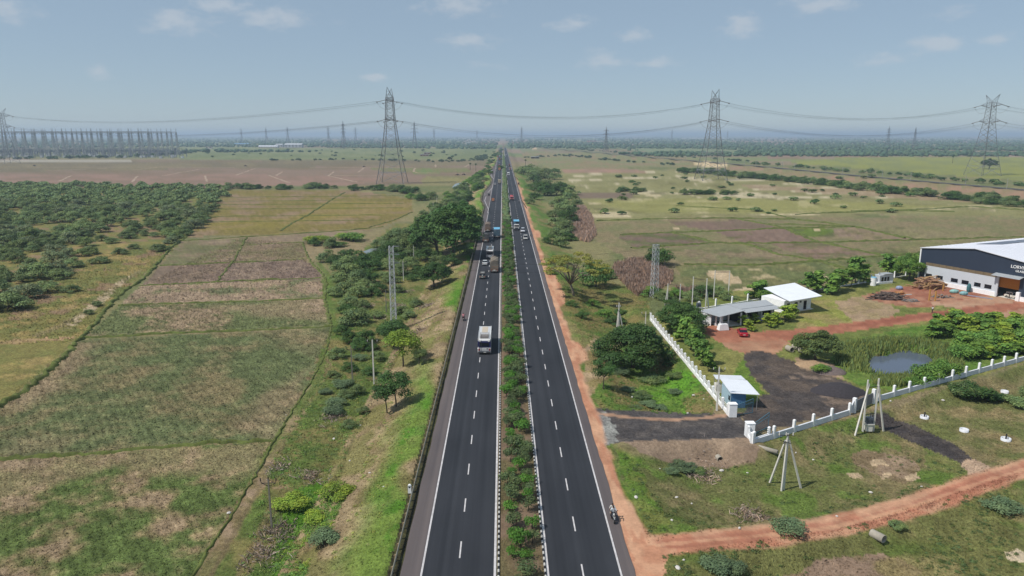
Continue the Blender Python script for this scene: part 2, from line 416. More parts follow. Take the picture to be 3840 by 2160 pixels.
def streak(pts, col, w, warp=.3, alpha=1.0, dz=0.0, zone=None, col2=None, world=False, seed=0):
    P = pts if world else Vp(pts); px = [p[0] for p in P]; py = [p[1] for p in P]; mg = w * 2 + 3
    idx = np.nonzero((GX > min(px) - mg) & (GX < max(px) + mg) & (GY > min(py) - mg) & (GY < max(py) + mg))[0]
    if not len(idx): return
    x, y = GX[idx], GY[idx]; d = line_dist(x, y, P) + warp * 2 * (fbm(x / 2.5, y / 2.5, 83 + seed, 3) - .5)
    a = sstep(w * .62, w * .38, d) * alpha; k = a > .01; idx, a = idx[k], a[k]
    c = np.repeat(col[None, :], len(idx), 0)
    if col2 is not None: c = mixc3(col, col2, sstep(.4, .6, fbm(GX[idx] / 3, GY[idx] / 3, 85 + seed, 4)))
    GC[idx] = GC[idx] * (1 - a[:, None]) + c * a[:, None]; GZ[idx] += dz * a
    if zone: ZNAMES.append(zone); ZONE[idx[a > .5]] = len(ZNAMES) - 1

STRAW, GREEN, PURP = C(160, 139, 116), C(94, 112, 68), C(128, 108, 95)
# --- beyond the plots on the left
blob([(-300, 376), (450, 372), (1245, 374), (1238, 404), (700, 404), (450, 400), (-300, 396)], C(128, 134, 96), C(112, 122, 84), 40, 8)
blob([(-300, 404), (330, 401), (760, 402), (1238, 402), (1232, 432), (1200, 455), (880, 470), (560, 471), (-300, 480)], C(140, 117, 98), C(124, 110, 88), 45, 6, 'field', lo=.35, hi=.65)
blob([(-300, 405), (500, 405), (1000, 404), (1236, 404), (1240, 413), (900, 419), (500, 424), (-300, 438)], C(118, 109, 88), C(128, 118, 92), 40, 6)
blob([(-300, 444), (140, 440), (540, 440), (900, 442), (960, 452), (880, 466), (560, 468), (200, 468), (-300, 474)], C(150, 119, 101), C(136, 112, 92), 25, 5)
blob([(930, 424), (1170, 420), (1190, 434), (1050, 436), (960, 430)], C(112, 128, 78), C(124, 120, 84), 20, 4)
blob([(1060, 446), (1190, 440), (1190, 455), (1060, 464)], C(140, 134, 92), C(126, 122, 86), 16, 4)
blob([(-300, 402), (330, 403), (334, 408), (-300, 408.5)], C(170, 165, 155), None, 8, 2)
FAR_PATHS = [[(180, 442), (147, 456)], [(345, 443), (332, 458)], [(515, 442), (521, 457)], [(70, 420), (270, 420.5), (590, 421)], [(100, 430), (270, 423)], [(330, 428), (395, 421)], [(405, 443), (500, 426)],
           [(593, 441), (640, 424)], [(710, 432), (694, 442)], [(840, 432), (826, 442)], [(916, 422), (900, 434)], [(676, 441), (730, 460)], [(826, 442), (900, 458)], [(780, 422), (800, 421), (1040, 422)],
           [(1044, 423), (1040, 431), (1052, 435), (1176, 436)], [(1094, 412), (1096, 421)], [(1180, 414), (1168, 421)], [(840, 441), (950, 442)]]
# --- the scrub on the left: dry yellow grass, red earth, the worn wheel track
blob([(-400, 470), (560, 476), (465, 600), (405, 655), (300, 745), (200, 855), (120, 940), (0, 1022), (-400, 1240)], C(132, 126, 76), C(108, 116, 68), 11, 2, lo=.3, hi=.7)
speckle([(-400, 480), (560, 480), (465, 600), (300, 740), (200, 780), (60, 820), (-400, 860)], C(146, 112, 86), 6, .56, 3)
speckle([(-400, 600), (430, 610), (200, 855), (0, 1015), (-400, 1200)], C(162, 142, 92), 5, .56, 5)
blob([(-400, 862), (0, 856), (90, 850), (190, 848), (190, 852), (100, 858), (0, 868), (-400, 890)], C(176, 142, 100), C(152, 132, 84), 4, .8)
streak([(90, 845), (160, 815), (225, 778), (262, 742), (300, 712), (350, 680)], C(158, 142, 112), 2.2, .5, .5)
for o in (0, 9): streak([(90 + o, 846), (160 + o, 816), (222 + o, 779), (262 + o, 743), (300 + o, 713), (330 + o, 692)], C(96, 92, 66), .5, .1, .7)
speckle([(150, 832), (215, 775), (300, 706), (330, 690), (322, 700), (262, 760), (215, 800), (165, 838)], C(196, 178, 152), 2.2, .47, 9)
# --- the ploughed plots
blob([(470, 596), (566, 480), (880, 477), (1035, 500), (1040, 532), (960, 572), (700, 590)], C(126, 116, 66), C(142, 118, 88), 17, 1, 'field', furrow=(1.4, 4.0, .06), lo=.42, hi=.62)
blob([(505, 560), (740, 545), (840, 500), (1030, 512), (1030, 530), (780, 562), (700, 572), (510, 582)], C(136, 128, 58), None, 9, 3, alpha=.45, soft=4)
blob([(405, 668), (455, 606), (620, 598), (582, 664)], C(142, 125, 104), C(112, 112, 80), 10, .4, 'field', furrow=(.5, 1.7, .15))
blob([(582, 664), (620, 598), (700, 592), (880, 580), (960, 574), (770, 610), (764, 652)], C(142, 124, 103), C(120, 114, 86), 12, .4, 'field', furrow=(.5, 1.7, .12))
blob([(355, 718), (405, 668), (583, 660), (545, 709)], C(136, 114, 98), C(124, 107, 90), 9, .3, 'field', furrow=(1.9, 1.6, .16))
blob([(545, 709), (583, 660), (764, 652), (812, 690), (806, 700)], PURP, C(140, 122, 106), 8, .3, 'field', furrow=(2.0, 1.5, .16))
blob([(300, 768), (355, 718), (806, 700), (818, 748)], STRAW, C(112, 116, 86), 9, .3, 'field', furrow=(.3, 1.5, .14), lo=.5, hi=.66)
blob([(210, 850), (300, 768), (818, 750), (834, 820)], C(106, 116, 78), C(150, 132, 108), 15, .3, 'field', furrow=(.25, 1.4, .15), lo=.5, hi=.66, seed=4)
blob([(520, 770), (818, 752), (832, 812), (690, 800)], C(166, 145, 122), None, 6, 2.5, alpha=.55, soft=3)
blob([(0, 1022), (200, 855), (834, 823), (822, 880), (785, 950), (738, 1030), (690, 1108), (450, 1120), (250, 1140), (0, 1155), (-400, 1190), (-400, 1250)], C(102, 113, 77), C(132, 122, 92), 7, .3, 'field', furrow=(.62, 1.2, .18), lo=.42, hi=.76)
for pl, a_ in (([(40, 1010), (200, 862), (250, 860), (130, 985), (60, 1030)], .75), ([(640, 1000), (770, 930), (740, 1025), (690, 1100), (600, 1090)], .55), ([(0, 1100), (200, 1095), (150, 1135), (0, 1150)], .4), ([(640, 830), (830, 825), (800, 900), (700, 870)], .25)):
    blob(pl, C(156, 136, 112), None, 6, 2, alpha=a_, soft=2.5, furrow=(.62, 1.2, .14))
blob([(-400, 1195), (0, 1158), (250, 1143), (450, 1123), (688, 1111), (640, 1200), (560, 1340), (470, 1470), (300, 1800), (-400, 1800)], C(98, 116, 66), C(150, 131, 104), 5.5, .3, 'field', furrow=(.62, 1.1, .16), lo=.47, hi=.7, seed=2)
blob([(-400, 1200), (0, 1160), (450, 1124), (680, 1115), (640, 1180), (560, 1210), (300, 1180), (0, 1260), (-400, 1300)], C(164, 144, 118), None, 5, 2.2, alpha=.55, soft=1.6)
# --- the strip between the plots and the highway bank
blob([(835, 822), (830, 800), (812, 745), (812, 700), (830, 690), (1000, 560), (1070, 560), (1190, 640), (1060, 800), (1010, 900), (900, 1080), (820, 1270), (740, 1449), (700, 1600), (420, 1600), (480, 1449), (590, 1290), (690, 1110), (740, 1030), (790, 950)], C(98, 116, 60), C(128, 122, 78), 6, 1.2, lo=.4, hi=.66)
speckle([(835, 822), (812, 700), (1000, 560), (1060, 800), (900, 1080), (740, 1449), (480, 1449), (690, 1110)], C(144, 116, 88), 4, .64, 21)
speckle([(835, 822), (1000, 800), (900, 1080), (740, 1449), (600, 1449), (690, 1150)], C(84, 110, 52), 3.5, .55, 23)
blob([(680, 1440), (700, 1330), (740, 1235), (800, 1215), (860, 1255), (830, 1330), (780, 1400), (760, 1500), (690, 1500)], C(82, 124, 40), C(106, 136, 56), 3, 1.0, lo=.4, hi=.6)
streak([(500, 1470), (560, 1370), (640, 1230), (705, 1120), (770, 1010), (812, 940), (830, 890)], C(166, 142, 116), 1.7, .7, .7, 0, None, C(132, 120, 88))
streak([(530, 1449), (600, 1320), (668, 1200)], C(116, 104, 78), .5, .1, .7); streak([(610, 1449), (650, 1360), (690, 1270)], C(140, 120, 92), 1.4, .3, .6)
streak([(835, 900), (815, 880), (800, 960), (745, 1040)], C(96, 120, 56), 1.6, .4, .7)
streak([(838, 815), (822, 745), (830, 700), (800, 660)], C(96, 120, 58), 2.0, .5, .7)
streak([(740, 1470), (800, 1340), (850, 1205), (905, 1080), (940, 1000), (985, 920), (1030, 830), (1080, 730)], C(70, 62, 46), .9, .25, .9, -.25)
streak([(734, 1470), (794, 1340), (844, 1205), (900, 1080)], C(168, 140, 108), .6, .2, .5)
# --- banks of the highway: green near the edge, dry straw lower down
bl = (GX < 0) & (left_edge(GY) - GX < 12.5) & (left_edge(GY) - GX > -2) & (GY < 1500)
t_e = (left_edge(GY) - GX)[bl]; x_, y_ = GX[bl], GY[bl]
dry = mixc3(C(168, 150, 118), C(140, 122, 92), sstep(.35, .65, fbm(x_ / 3, y_ / 5, 11, 4)))
dry = dry * (1 - .75 * sstep(.5, .62, fbm(x_ / 5, y_ / 9, 15, 4)))[:, None] + C(120, 122, 72)[None] * .75 * sstep(.5, .62, fbm(x_ / 5, y_ / 9, 15, 4))[:, None]
gm = np.clip(sstep(7.5, 2.2, t_e + 5.5 * (fbm(x_ / 6, y_ / 11, 19, 4) - .5)), 0, 1)
gm = gm * sstep(.36, .5, fbm(x_ / 8, y_ / 16, 29, 3))
GC[bl] = dry * (1 - gm[:, None]) + mixc3(C(88, 132, 46), C(116, 140, 66), sstep(.4, .6, fbm(x_ / 2, y_ / 3, 25, 3))) * gm[:, None]
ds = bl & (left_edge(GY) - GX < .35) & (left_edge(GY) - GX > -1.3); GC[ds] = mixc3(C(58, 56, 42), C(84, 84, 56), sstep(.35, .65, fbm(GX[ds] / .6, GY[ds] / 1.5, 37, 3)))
br = (GX > 14) & (GX < 31) & (GY < 900) & (GY > 40)
x_, y_ = GX[br], GY[br]; gm = sstep(30, 22, x_ + 6 * (fbm(x_ / 5, y_ / 9, 33, 3) - .5)) * .9
GC[br] = GC[br] * (1 - gm[:, None]) + mixc3(C(92, 124, 54), C(134, 128, 84), sstep(.42, .6, fbm(x_ / 6, y_ / 10, 35, 4))) * gm[:, None]
# --- the plain on the right
blob([(1310, 378), (1700, 372), (2900, 372), (2900, 400), (2300, 398), (1700, 396), (1330, 400)], C(136, 122, 102), C(124, 128, 96), 60, 8)
blob([(1560, 372), (1950, 366), (2300, 370), (1932, 384), (1640, 386)], C(122, 134, 102), None, 30, 8)
blob([(1320, 381), (1700, 395), (1932, 418), (2600, 478), (2600, 600), (2300, 560), (1700, 420), (1400, 428), (1310, 400)], C(128, 130, 92), C(142, 126, 98), 30, 5, lo=.42, hi=.66)
blob([(1932, 384), (2200, 380), (2900, 376), (2900, 396), (2200, 390), (1932, 392)], C(152, 128, 110), None, 40, 8)
blob([(1932, 386), (2280, 384), (2250, 392), (1932, 400)], C(148, 116, 98), C(132, 118, 92), 40, 6)
blob([(1990, 400), (2300, 394), (2900, 400), (2900, 470), (2576, 455), (2250, 430), (1990, 412)], C(140, 144, 78), C(128, 134, 84), 30, 6, 'field')
blob([(1413, 427), (1560, 427), (1678, 429), (1670, 436), (1560, 436), (1420, 440)], C(164, 128, 104), C(150, 122, 98), 10, 3)
blob([(1400, 436), (1700, 432), (2000, 450), (2300, 480), (2576, 520), (2800, 545), (2800, 600), (2576, 545), (2300, 540), (1800, 540), (1500, 560), (1420, 500)], C(142, 140, 98), C(130, 128, 86), 14, 3, lo=.4, hi=.62)
speckle([(1410, 436), (1700, 432), (2250, 480), (2250, 512), (1800, 500), (1450, 470)], C(206, 194, 168), 9, .565, 31, 2.4)
speckle([(1480, 480), (2576, 520), (2576, 560), (1900, 560), (1480, 560)], C(204, 190, 160), 9, .6, 33, 2.4)
speckle([(1440, 450), (2500, 500), (2500, 545), (1500, 540)], C(104, 100, 70), 6, .6, 35, 2.6)
blob([(1452, 486), (1590, 486), (1590, 498), (1500, 500), (1458, 497)], C(124, 108, 92), None, 5, 2)
blob([(1840, 462), (2200, 478), (2500, 500), (2500, 512), (2150, 492), (1900, 476)], C(158, 134, 108), None, 9, 4, alpha=.7)
blob([(1480, 505), (1800, 498), (2100, 505), (2400, 520), (2100, 535), (1600, 535)], C(150, 150, 88), None, 9, 5, alpha=.55, soft=5)
blob([(1500, 560), (1750, 545), (2000, 548), (2300, 545), (2800, 560), (2800, 640), (2330, 660), (2250, 690), (2050, 720), (1900, 735), (1700, 735), (1650, 690), (1560, 640), (1480, 600)], C(122, 122, 86), C(136, 124, 96), 11, 1.5, lo=.4, hi=.62)
for pl, c0, c1 in (([(1555, 592), (1690, 585), (1800, 609), (1740, 620), (1590, 622)], C(126, 104, 90), C(100, 106, 70)), ([(1670, 560), (1860, 553), (1975, 573), (1800, 582)], C(128, 104, 89), C(118, 102, 84)),
                   ([(1800, 583), (1975, 575), (2052, 608), (1880, 614)], C(130, 106, 91), None), ([(1965, 572), (2060, 570), (2110, 582), (2060, 596), (2010, 592)], C(100, 118, 54), C(112, 118, 64)),
                   ([(2100, 575), (2150, 572), (2300, 605), (2180, 612), (2095, 590)], C(144, 122, 102), C(134, 122, 94)), ([(2160, 571), (2480, 582), (2576, 600), (2330, 604)], C(140, 130, 100), C(128, 124, 88)),
                   ([(1720, 628), (1990, 620), (2050, 640), (1900, 668), (1740, 660)], C(138, 124, 100), C(118, 118, 84)), ([(1930, 612), (2070, 606), (2200, 640), (2050, 652)], C(138, 112, 94), C(108, 108, 76)),
                   ([(1700, 668), (1930, 668), (2050, 655), (2300, 640), (2240, 690), (2040, 715), (1900, 735), (1730, 735)], C(106, 114, 74), C(122, 120, 82)), ([(2300, 606), (2600, 600), (2600, 640), (2320, 640), (2210, 640)], C(138, 128, 96), C(122, 122, 82))):
    blob(pl, c0, c1, 9, .8, 'field', furrow=(.3, 3.0, .05))
speckle([(1560, 585), (2300, 570), (2300, 660), (1700, 660)], C(92, 96, 62), 5, .6, 37, 1.6)
for pl in ([(1775, 686), (1800, 681), (1840, 684), (1836, 692), (1868, 699), (1864, 712), (1835, 716), (1815, 704), (1790, 700)], [(2030, 688), (2062, 686), (2090, 700), (2080, 708), (2050, 700)], [(1840, 730), (1900, 720), (1930, 726), (1880, 736)], [(2040, 575), (2060, 574), (2066, 578), (2050, 580)], [(1690, 574), (1706, 573), (1706, 577), (1692, 578)]):
    blob(pl, C(204, 184, 154), C(186, 166, 134), 3, 1.2)
speckle([(1880, 676), (2010, 672), (2010, 700), (1880, 716)], C(190, 174, 140), 4, .6, 39)
DK = C(78, 78, 52)
RIGHT_BUNDS = ([(1500, 556), (1640, 551), (1800, 549), (2000, 552), (2160, 571), (2280, 600)], [(1560, 591), (1690, 585), (1800, 582), (1975, 574), (2150, 571)], [(1690, 585), (1800, 610), (1880, 615)], [(1860, 552), (1975, 574), (2055, 608), (2220, 643)],
           [(1590, 625), (1800, 611), (1932, 612), (2107, 609), (2290, 604), (2576, 596)], [(1932, 563), (2148, 570)], [(2148, 570), (2245, 591), (2300, 600)], [(1720, 665), (1850, 668), (1932, 666), (2145, 651), (2322, 636)], [(1880, 615), (1960, 640), (2060, 656), (2180, 680)],
           [(2140, 531), (2300, 528), (2440, 520), (2600, 530)], [(1700, 518), (1900, 528), (2000, 552)], [(2000, 540), (2240, 530), (2400, 533)])

# railway bank
blob([(1440, 383), (1663, 400), (1932, 424), (2182, 449), (2600, 484), (2800, 500), (2800, 530), (2576, 500), (2182, 462), (1932, 434), (1663, 406)], C(160, 126, 98), C(140, 128, 94), 12, 3)
blob([(1740, 412), (1775, 407), (1830, 411), (1832, 415), (1800, 421), (1755, 417)], C(214, 196, 160), C(196, 172, 132), 5, 2)
blob([(1320, 374), (1345, 371), (1375, 373), (1360, 378), (1325, 377)], C(206, 178, 142), None, 5, 2)
# --- outside the compound, near the highway
blob([(1480, 930), (1560, 870), (1640, 830), (1720, 900), (1800, 1010), (1800, 1045), (1640, 1055), (1560, 1045), (1505, 1030)], C(98, 126, 58), C(130, 122, 80), 5, 1, lo=.45, hi=.65)
blob([(1590, 985), (1680, 940), (1740, 935), (1770, 1000), (1740, 1045), (1640, 1030)], C(96, 146, 48), C(110, 140, 62), 4, 1.5)
blob([(1380, 720), (1520, 700), (1620, 740), (1640, 800), (1580, 830), (1480, 840), (1420, 800)], C(104, 118, 64), C(124, 116, 74), 5, 1.5)
blob([(1535, 850), (1560, 838), (1600, 836), (1650, 850), (1640, 870), (1590, 862), (1550, 868)], C(186, 150, 122), C(168, 136, 110), 3, 1)
blob([(1470, 880), (1500, 850), (1560, 872), (1540, 910), (1500, 990), (1480, 1000), (1470, 950)], C(176, 152, 118), C(140, 128, 88), 4, 1)
blob([(1720, 1000), (1790, 985), (1800, 1040), (1740, 1050), (1720, 1020)], C(140, 118, 88), C(116, 116, 72), 3, 1, alpha=.8)
# field in front of the compound wall
blob([(1545, 1120), (1880, 1110), (2150, 1045), (2600, 910), (3000, 800), (3000, 1050), (2500, 1185), (2280, 1255), (1900, 1345), (1630, 1372), (1580, 1260)], C(112, 118, 72), C(136, 126, 92), 7, 1, lo=.4, hi=.62, seed=6)
speckle([(1545, 1120), (1880, 1115), (2150, 1050), (2500, 1185), (2280, 1255), (1630, 1372)], C(92, 124, 50), 5, .57, 51)
speckle([(2150, 1060), (2900, 880), (2900, 1100), (2480, 1180)], C(148, 132, 98), 6, .56, 53)
blob([(1548, 1122), (1600, 1140), (1640, 1230), (1680, 1330), (1640, 1370), (1600, 1330)], C(94, 128, 50), C(116, 124, 66), 3, 1.2, alpha=.85)
blob([(2130, 1140), (2170, 1130), (2290, 1150), (2320, 1185), (2270, 1215), (2200, 1200), (2150, 1175)], C(158, 134, 108), C(128, 112, 84), 3, 1.5)
for pl in ([(2130, 1192), (2160, 1188), (2165, 1200), (2140, 1203)], [(2185, 1160), (2220, 1155), (2235, 1170), (2195, 1172)], [(2205, 1195), (2240, 1188), (2245, 1200), (2220, 1205)], [(2270, 1195), (2310, 1188), (2320, 1202), (2280, 1206)]): blob(pl, C(194, 172, 142), None, 2, .6)
blob([(1560, 1112), (1640, 1100), (1870, 1092), (1912, 1130), (1900, 1165), (1830, 1178), (1700, 1168), (1610, 1142)], C(160, 137, 114), C(136, 114, 94), 2.5, .6)
streak([(1590, 1128), (1660, 1122), (1760, 1130), (1880, 1122)], C(158, 136, 114), 5.0, 1.0, .5, .6, None, C(138, 116, 96))
blob([(2320, 1130), (2400, 1120), (2440, 1190), (2400, 1205), (2330, 1165)], C(100, 128, 58), C(118, 124, 70), 4, 1, alpha=.7)
# below the red track
blob([(1660, 1396), (1900, 1365), (2100, 1326), (2300, 1275), (2576, 1175), (2900, 1100), (2900, 1800), (1640, 1800), (1640, 1440)], C(120, 122, 76), C(100, 116, 60), 6, .8, lo=.4, hi=.62, seed=8)
blob([(1960, 1449), (2050, 1410), (2240, 1400), (2320, 1449), (2320, 1600), (1900, 1600)], C(152, 126, 104), C(134, 118, 88), 3, 1.5)
speckle([(2200, 1330), (2700, 1180), (2700, 1600), (2200, 1600)], C(152, 140, 100), 5, .58, 57)
blob([(2525, 1388), (2560, 1383), (2620, 1410), (2590, 1422), (2545, 1412)], C(214, 198, 172), None, 2, .5)
# --- inside the compound
blob([(1650, 800), (1720, 905), (1810, 1020), (1868, 1045), (2150, 1035), (2600, 905), (3000, 800), (3000, 640), (2330, 650), (2060, 735), (1760, 742)], C(112, 124, 66), C(138, 138, 82), 7, .5, lo=.4, hi=.62)
blob([(2000, 770), (2060, 745), (2150, 755), (2190, 800), (2120, 825), (2010, 830)], C(140, 146, 76), C(150, 140, 92), 4, 1.5)
blob([(2100, 760), (2190, 740), (2260, 780), (2240, 805), (2150, 815)], C(168, 142, 110), C(150, 134, 100), 4, 1.5)
blob([(2165, 745), (2260, 722), (2340, 715), (2490, 738), (2500, 745), (2440, 760), (2300, 775), (2230, 765)], C(160, 96, 70), C(172, 122, 92), 4, 1.2)
blob([(2330, 765), (2430, 752), (2520, 742), (2700, 752), (2700, 790), (2576, 800), (2480, 795), (2400, 775)], C(188, 148, 116), C(176, 128, 98), 5, 1.5)
blob([(1762, 830), (1800, 812), (1880, 835), (2000, 828), (2090, 818), (2240, 798), (2360, 782), (2470, 768), (2600, 758), (2600, 772), (2480, 792), (2370, 802), (2260, 818), (2120, 836), (1990, 858), (1900, 878), (1810, 862)], C(164, 98, 70), C(176, 112, 80), 4, .6, 'dirt_road')
blob([(1810, 862), (1900, 855), (1985, 856), (1960, 885), (1935, 890), (1880, 890), (1840, 880)], C(182, 134, 100), C(166, 112, 82), 4, 1)
blob([(2120, 824), (2240, 801), (2360, 786), (2470, 772), (2470, 778), (2360, 795), (2240, 812)], C(142, 76, 56), None, 4, .8, alpha=.7, soft=1)
blob([(1868, 1040), (1900, 1012), (1935, 990), (1890, 945), (1868, 895), (1895, 882), (1935, 888), (1985, 905), (2060, 935), (2140, 965), (2200, 998), (2152, 1030), (2000, 1066), (1905, 1092), (1872, 1095)], C(82, 77, 77), C(98, 88, 82), 3, .8, 'tarmac_yard')
speckle([(1960, 915), (2060, 935), (2140, 965), (2190, 1000), (2100, 1030), (2000, 970)], C(140, 122, 108), 2.4, .6, 61)
blob([(2000, 900), (2060, 905), (2125, 938), (2130, 955), (2080, 945), (2020, 925)], C(182, 152, 120), C(150, 126, 98), 3, 1)
blob([(1830, 960), (1870, 900), (1890, 945), (1925, 990), (1880, 1015), (1840, 1000)], C(110, 134, 58), C(96, 124, 52), 3, .8)
blob([(2100, 870), (2200, 840), (2360, 810), (2600, 790), (2900, 760), (2900, 800), (2600, 890), (2360, 960), (2250, 985), (2170, 970), (2080, 930)], C(96, 130, 56), C(112, 132, 66), 4, 1)
blob(POND, C(88, 84, 58), C(104, 112, 66), 2, 1.5, world=True)
# access road, its soil edge, the black lane outside the wall, the red track
blob(ACCESS, C(84, 81, 83), C(98, 93, 92), 2.2, .5, 'access_road', world=True)
blob([(12.6, 104), (15.6, 103.5), (16.2, 97), (15.8, 91.5), (13, 90.5)], C(158, 160, 158), C(128, 128, 128), 1.2, .8, world=True)
streak([(1500, 1040), (1600, 1052), (1700, 1056), (1800, 1048), (1860, 1040)], C(182, 140, 108), 1.0, .3, .85)
blob([(2190, 1038), (2230, 1040), (2300, 1068), (2400, 1118), (2458, 1160), (2425, 1168), (2330, 1128), (2240, 1088), (2195, 1062)], C(74, 70, 72), C(88, 82, 80), 2, .4, 'asphalt_lane')
blob([(2420, 1160), (2460, 1155), (2510, 1185), (2470, 1200), (2430, 1190)], C(190, 160, 132), None, 2, .8)
streak(TRACK, C(198, 144, 108), 3.8, .5, 1.0, 0, 'dirt_track', C(188, 122, 88), world=True)
tp = np.array(TRACK)
for o, cc, w_ in ((-.85, C(158, 92, 68), .6), (.75, C(164, 96, 72), .55), (0, C(206, 152, 112), .5), (2.1, C(204, 156, 118), .5)):
    streak([(a, b + o * .8) for a, b in TRACK], cc, w_, .45, .5, -.05, world=True, seed=int(o * 10) + 20)
# orange dirt along the highway's right edge
dr = (GX > 12.0) & (GX < 22) & (GY < 1500) & (GY > 30)
x_, y_ = GX[dr], GY[dr]; wd = right_edge(y_) - 1.25 + 1.4 * (fbm(x_ / 1.5, y_ / 4, 95, 4) - .5) + 1.8 * sstep(.58, .7, fbm(x_ * 0, y_ / 22, 97, 2))
a = sstep(wd + .35, wd - .35, x_) * sstep(800, 500, y_)
GC[dr] = GC[dr] * (1 - a[:, None]) + mixc3(C(206, 154, 116), C(190, 128, 92), sstep(.4, .62, fbm(x_ / 1.2, y_ / 6, 99, 4))) * a[:, None]
blob([(1585, 1340), (1630, 1375), (1700, 1380), (1680, 1410), (1660, 1449), (1640, 1560), (1570, 1560), (1590, 1449)], C(204, 150, 112), C(190, 130, 94), 2.5, .6)
# bare earth of the median
md = (GX > -.6) & (GX < 4.1); GC[md] = mixc3(C(128, 106, 84), C(112, 104, 76), sstep(.4, .6, n_b[md])); GZ[md] = np.where(GY[md] < 3000, .02, GZ[md])
GC *= (1 + .5 * (n_d - .5) * np.clip(200 / np.maximum(GY, 50), 0, 1))[:, None]

GC = (GC * .99 + GC.mean(1)[:, None] * .01) * np.array((1.14, 1.1, 1.04))
rd_ = sstep(.2, .36, (GC[:, 0] - GC[:, 1]) / GC[:, 0])[:, None] * .2; GC = GC * (1 - rd_) + GC.mean(1)[:, None] * rd_
ALPHA = 1 - .72 * sstep(.2, .36, (GC[:, 0] - GC[:, 1]) / GC[:, 0])
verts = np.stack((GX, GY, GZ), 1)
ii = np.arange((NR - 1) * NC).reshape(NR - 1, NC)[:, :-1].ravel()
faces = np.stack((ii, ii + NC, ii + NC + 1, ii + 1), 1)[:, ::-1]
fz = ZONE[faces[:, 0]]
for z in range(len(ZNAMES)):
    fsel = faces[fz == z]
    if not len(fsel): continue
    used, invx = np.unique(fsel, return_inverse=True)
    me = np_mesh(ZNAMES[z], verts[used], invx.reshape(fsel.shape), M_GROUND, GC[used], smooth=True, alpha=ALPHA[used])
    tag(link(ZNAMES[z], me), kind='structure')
# the ground goes on behind the camera
bx = np.linspace(-1500, 1500, 61); by = np.concatenate((np.linspace(-700, 27.5, 16), np.linspace(29, 1300, 25))); BX, BY = [a.ravel() for a in np.meshgrid(bx, by)]
bi = np.arange(40 * 61).reshape(40, 61)[:, :-1].ravel()
bz = np.where(BY < 28, np.minimum(H(BX, BY), -.1) - .25, -4.8)
tag(link('ground', np_mesh('ground_rear', np.stack((BX, BY, bz), 1), np.stack((bi, bi + 1, bi + 62, bi + 61), 1), M_GROUND, np.repeat(C(124, 122, 84)[None], len(BX), 0))), kind='structure')

# ---------------------------------------------------------------- water
def water_mat(name, col, rough=.08):
    m, n, l, p = new_mat(name); p.inputs['Base Color'].default_value = (*col, 1); p.inputs['Roughness'].default_value = rough; p.inputs['IOR'].default_value = 1.33
    geo = n.new('ShaderNodeNewGeometry'); z = n.new('ShaderNodeTexNoise'); z.inputs['Scale'].default_value = 1.4; z.inputs['Detail'].default_value = 3; l.new(geo.outputs['Position'], z.inputs['Vector'])
    b = n.new('ShaderNodeBump'); b.inputs['Strength'].default_value = .06; b.inputs['Distance'].default_value = .1; l.new(z.outputs['Fac'], b.inputs['Height']); l.new(b.outputs[0], p.inputs['Normal']); return m
M_WATER = water_mat('pond_water', (.085, .105, .145)); M_WATER2 = water_mat('pond_water_pale', (.16, .18, .17), .15)
def pond(poly, z, m, grow):
    c = np.mean(poly, 0); P = [tuple(c + (np.array(p) - c) * grow) for p in poly]
    mb = MB().add([(x, y, z) for x, y in P], [tuple(range(len(P)))[::-1]]); o = mb.build('pond_water', m)
    if o.data.polygons[0].normal.z < 0: o.data.flip_normals()
    tag(o, kind='structure')
pond(POND, -2.0, M_WATER, 1.35); pond(POND_L, -3.05, M_WATER2, 1.2); pond(POND_F, -3.45, M_WATER2, 1.2)

# ---------------------------------------------------------------- field bunds: grassy ridges between the plots
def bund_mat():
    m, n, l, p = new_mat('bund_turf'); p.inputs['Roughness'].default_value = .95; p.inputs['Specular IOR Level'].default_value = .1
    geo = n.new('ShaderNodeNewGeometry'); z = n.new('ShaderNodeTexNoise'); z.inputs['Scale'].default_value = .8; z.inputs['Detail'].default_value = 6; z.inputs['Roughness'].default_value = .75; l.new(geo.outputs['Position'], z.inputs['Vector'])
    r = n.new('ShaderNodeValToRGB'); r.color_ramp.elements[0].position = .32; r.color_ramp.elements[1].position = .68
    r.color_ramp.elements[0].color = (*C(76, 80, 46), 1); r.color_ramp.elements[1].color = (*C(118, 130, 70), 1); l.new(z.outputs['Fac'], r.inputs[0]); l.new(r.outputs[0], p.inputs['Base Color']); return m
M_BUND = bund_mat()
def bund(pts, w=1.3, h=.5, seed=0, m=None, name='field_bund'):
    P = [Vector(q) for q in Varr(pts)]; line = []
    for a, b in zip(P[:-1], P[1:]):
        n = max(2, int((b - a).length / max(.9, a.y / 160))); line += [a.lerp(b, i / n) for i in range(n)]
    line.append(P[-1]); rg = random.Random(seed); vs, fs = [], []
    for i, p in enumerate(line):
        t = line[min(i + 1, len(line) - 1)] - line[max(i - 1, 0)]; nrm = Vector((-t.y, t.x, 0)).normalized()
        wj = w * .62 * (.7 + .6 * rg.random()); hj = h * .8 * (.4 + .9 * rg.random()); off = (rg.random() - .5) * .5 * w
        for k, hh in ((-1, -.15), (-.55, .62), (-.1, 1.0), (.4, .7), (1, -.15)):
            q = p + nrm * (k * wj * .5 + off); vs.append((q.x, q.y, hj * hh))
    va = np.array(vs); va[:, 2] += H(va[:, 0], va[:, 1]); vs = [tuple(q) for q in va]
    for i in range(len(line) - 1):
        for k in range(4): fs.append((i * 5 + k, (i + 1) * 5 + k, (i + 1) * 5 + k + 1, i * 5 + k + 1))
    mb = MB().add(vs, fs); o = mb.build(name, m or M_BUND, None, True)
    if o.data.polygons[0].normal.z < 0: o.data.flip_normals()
    tag(o, kind='structure')
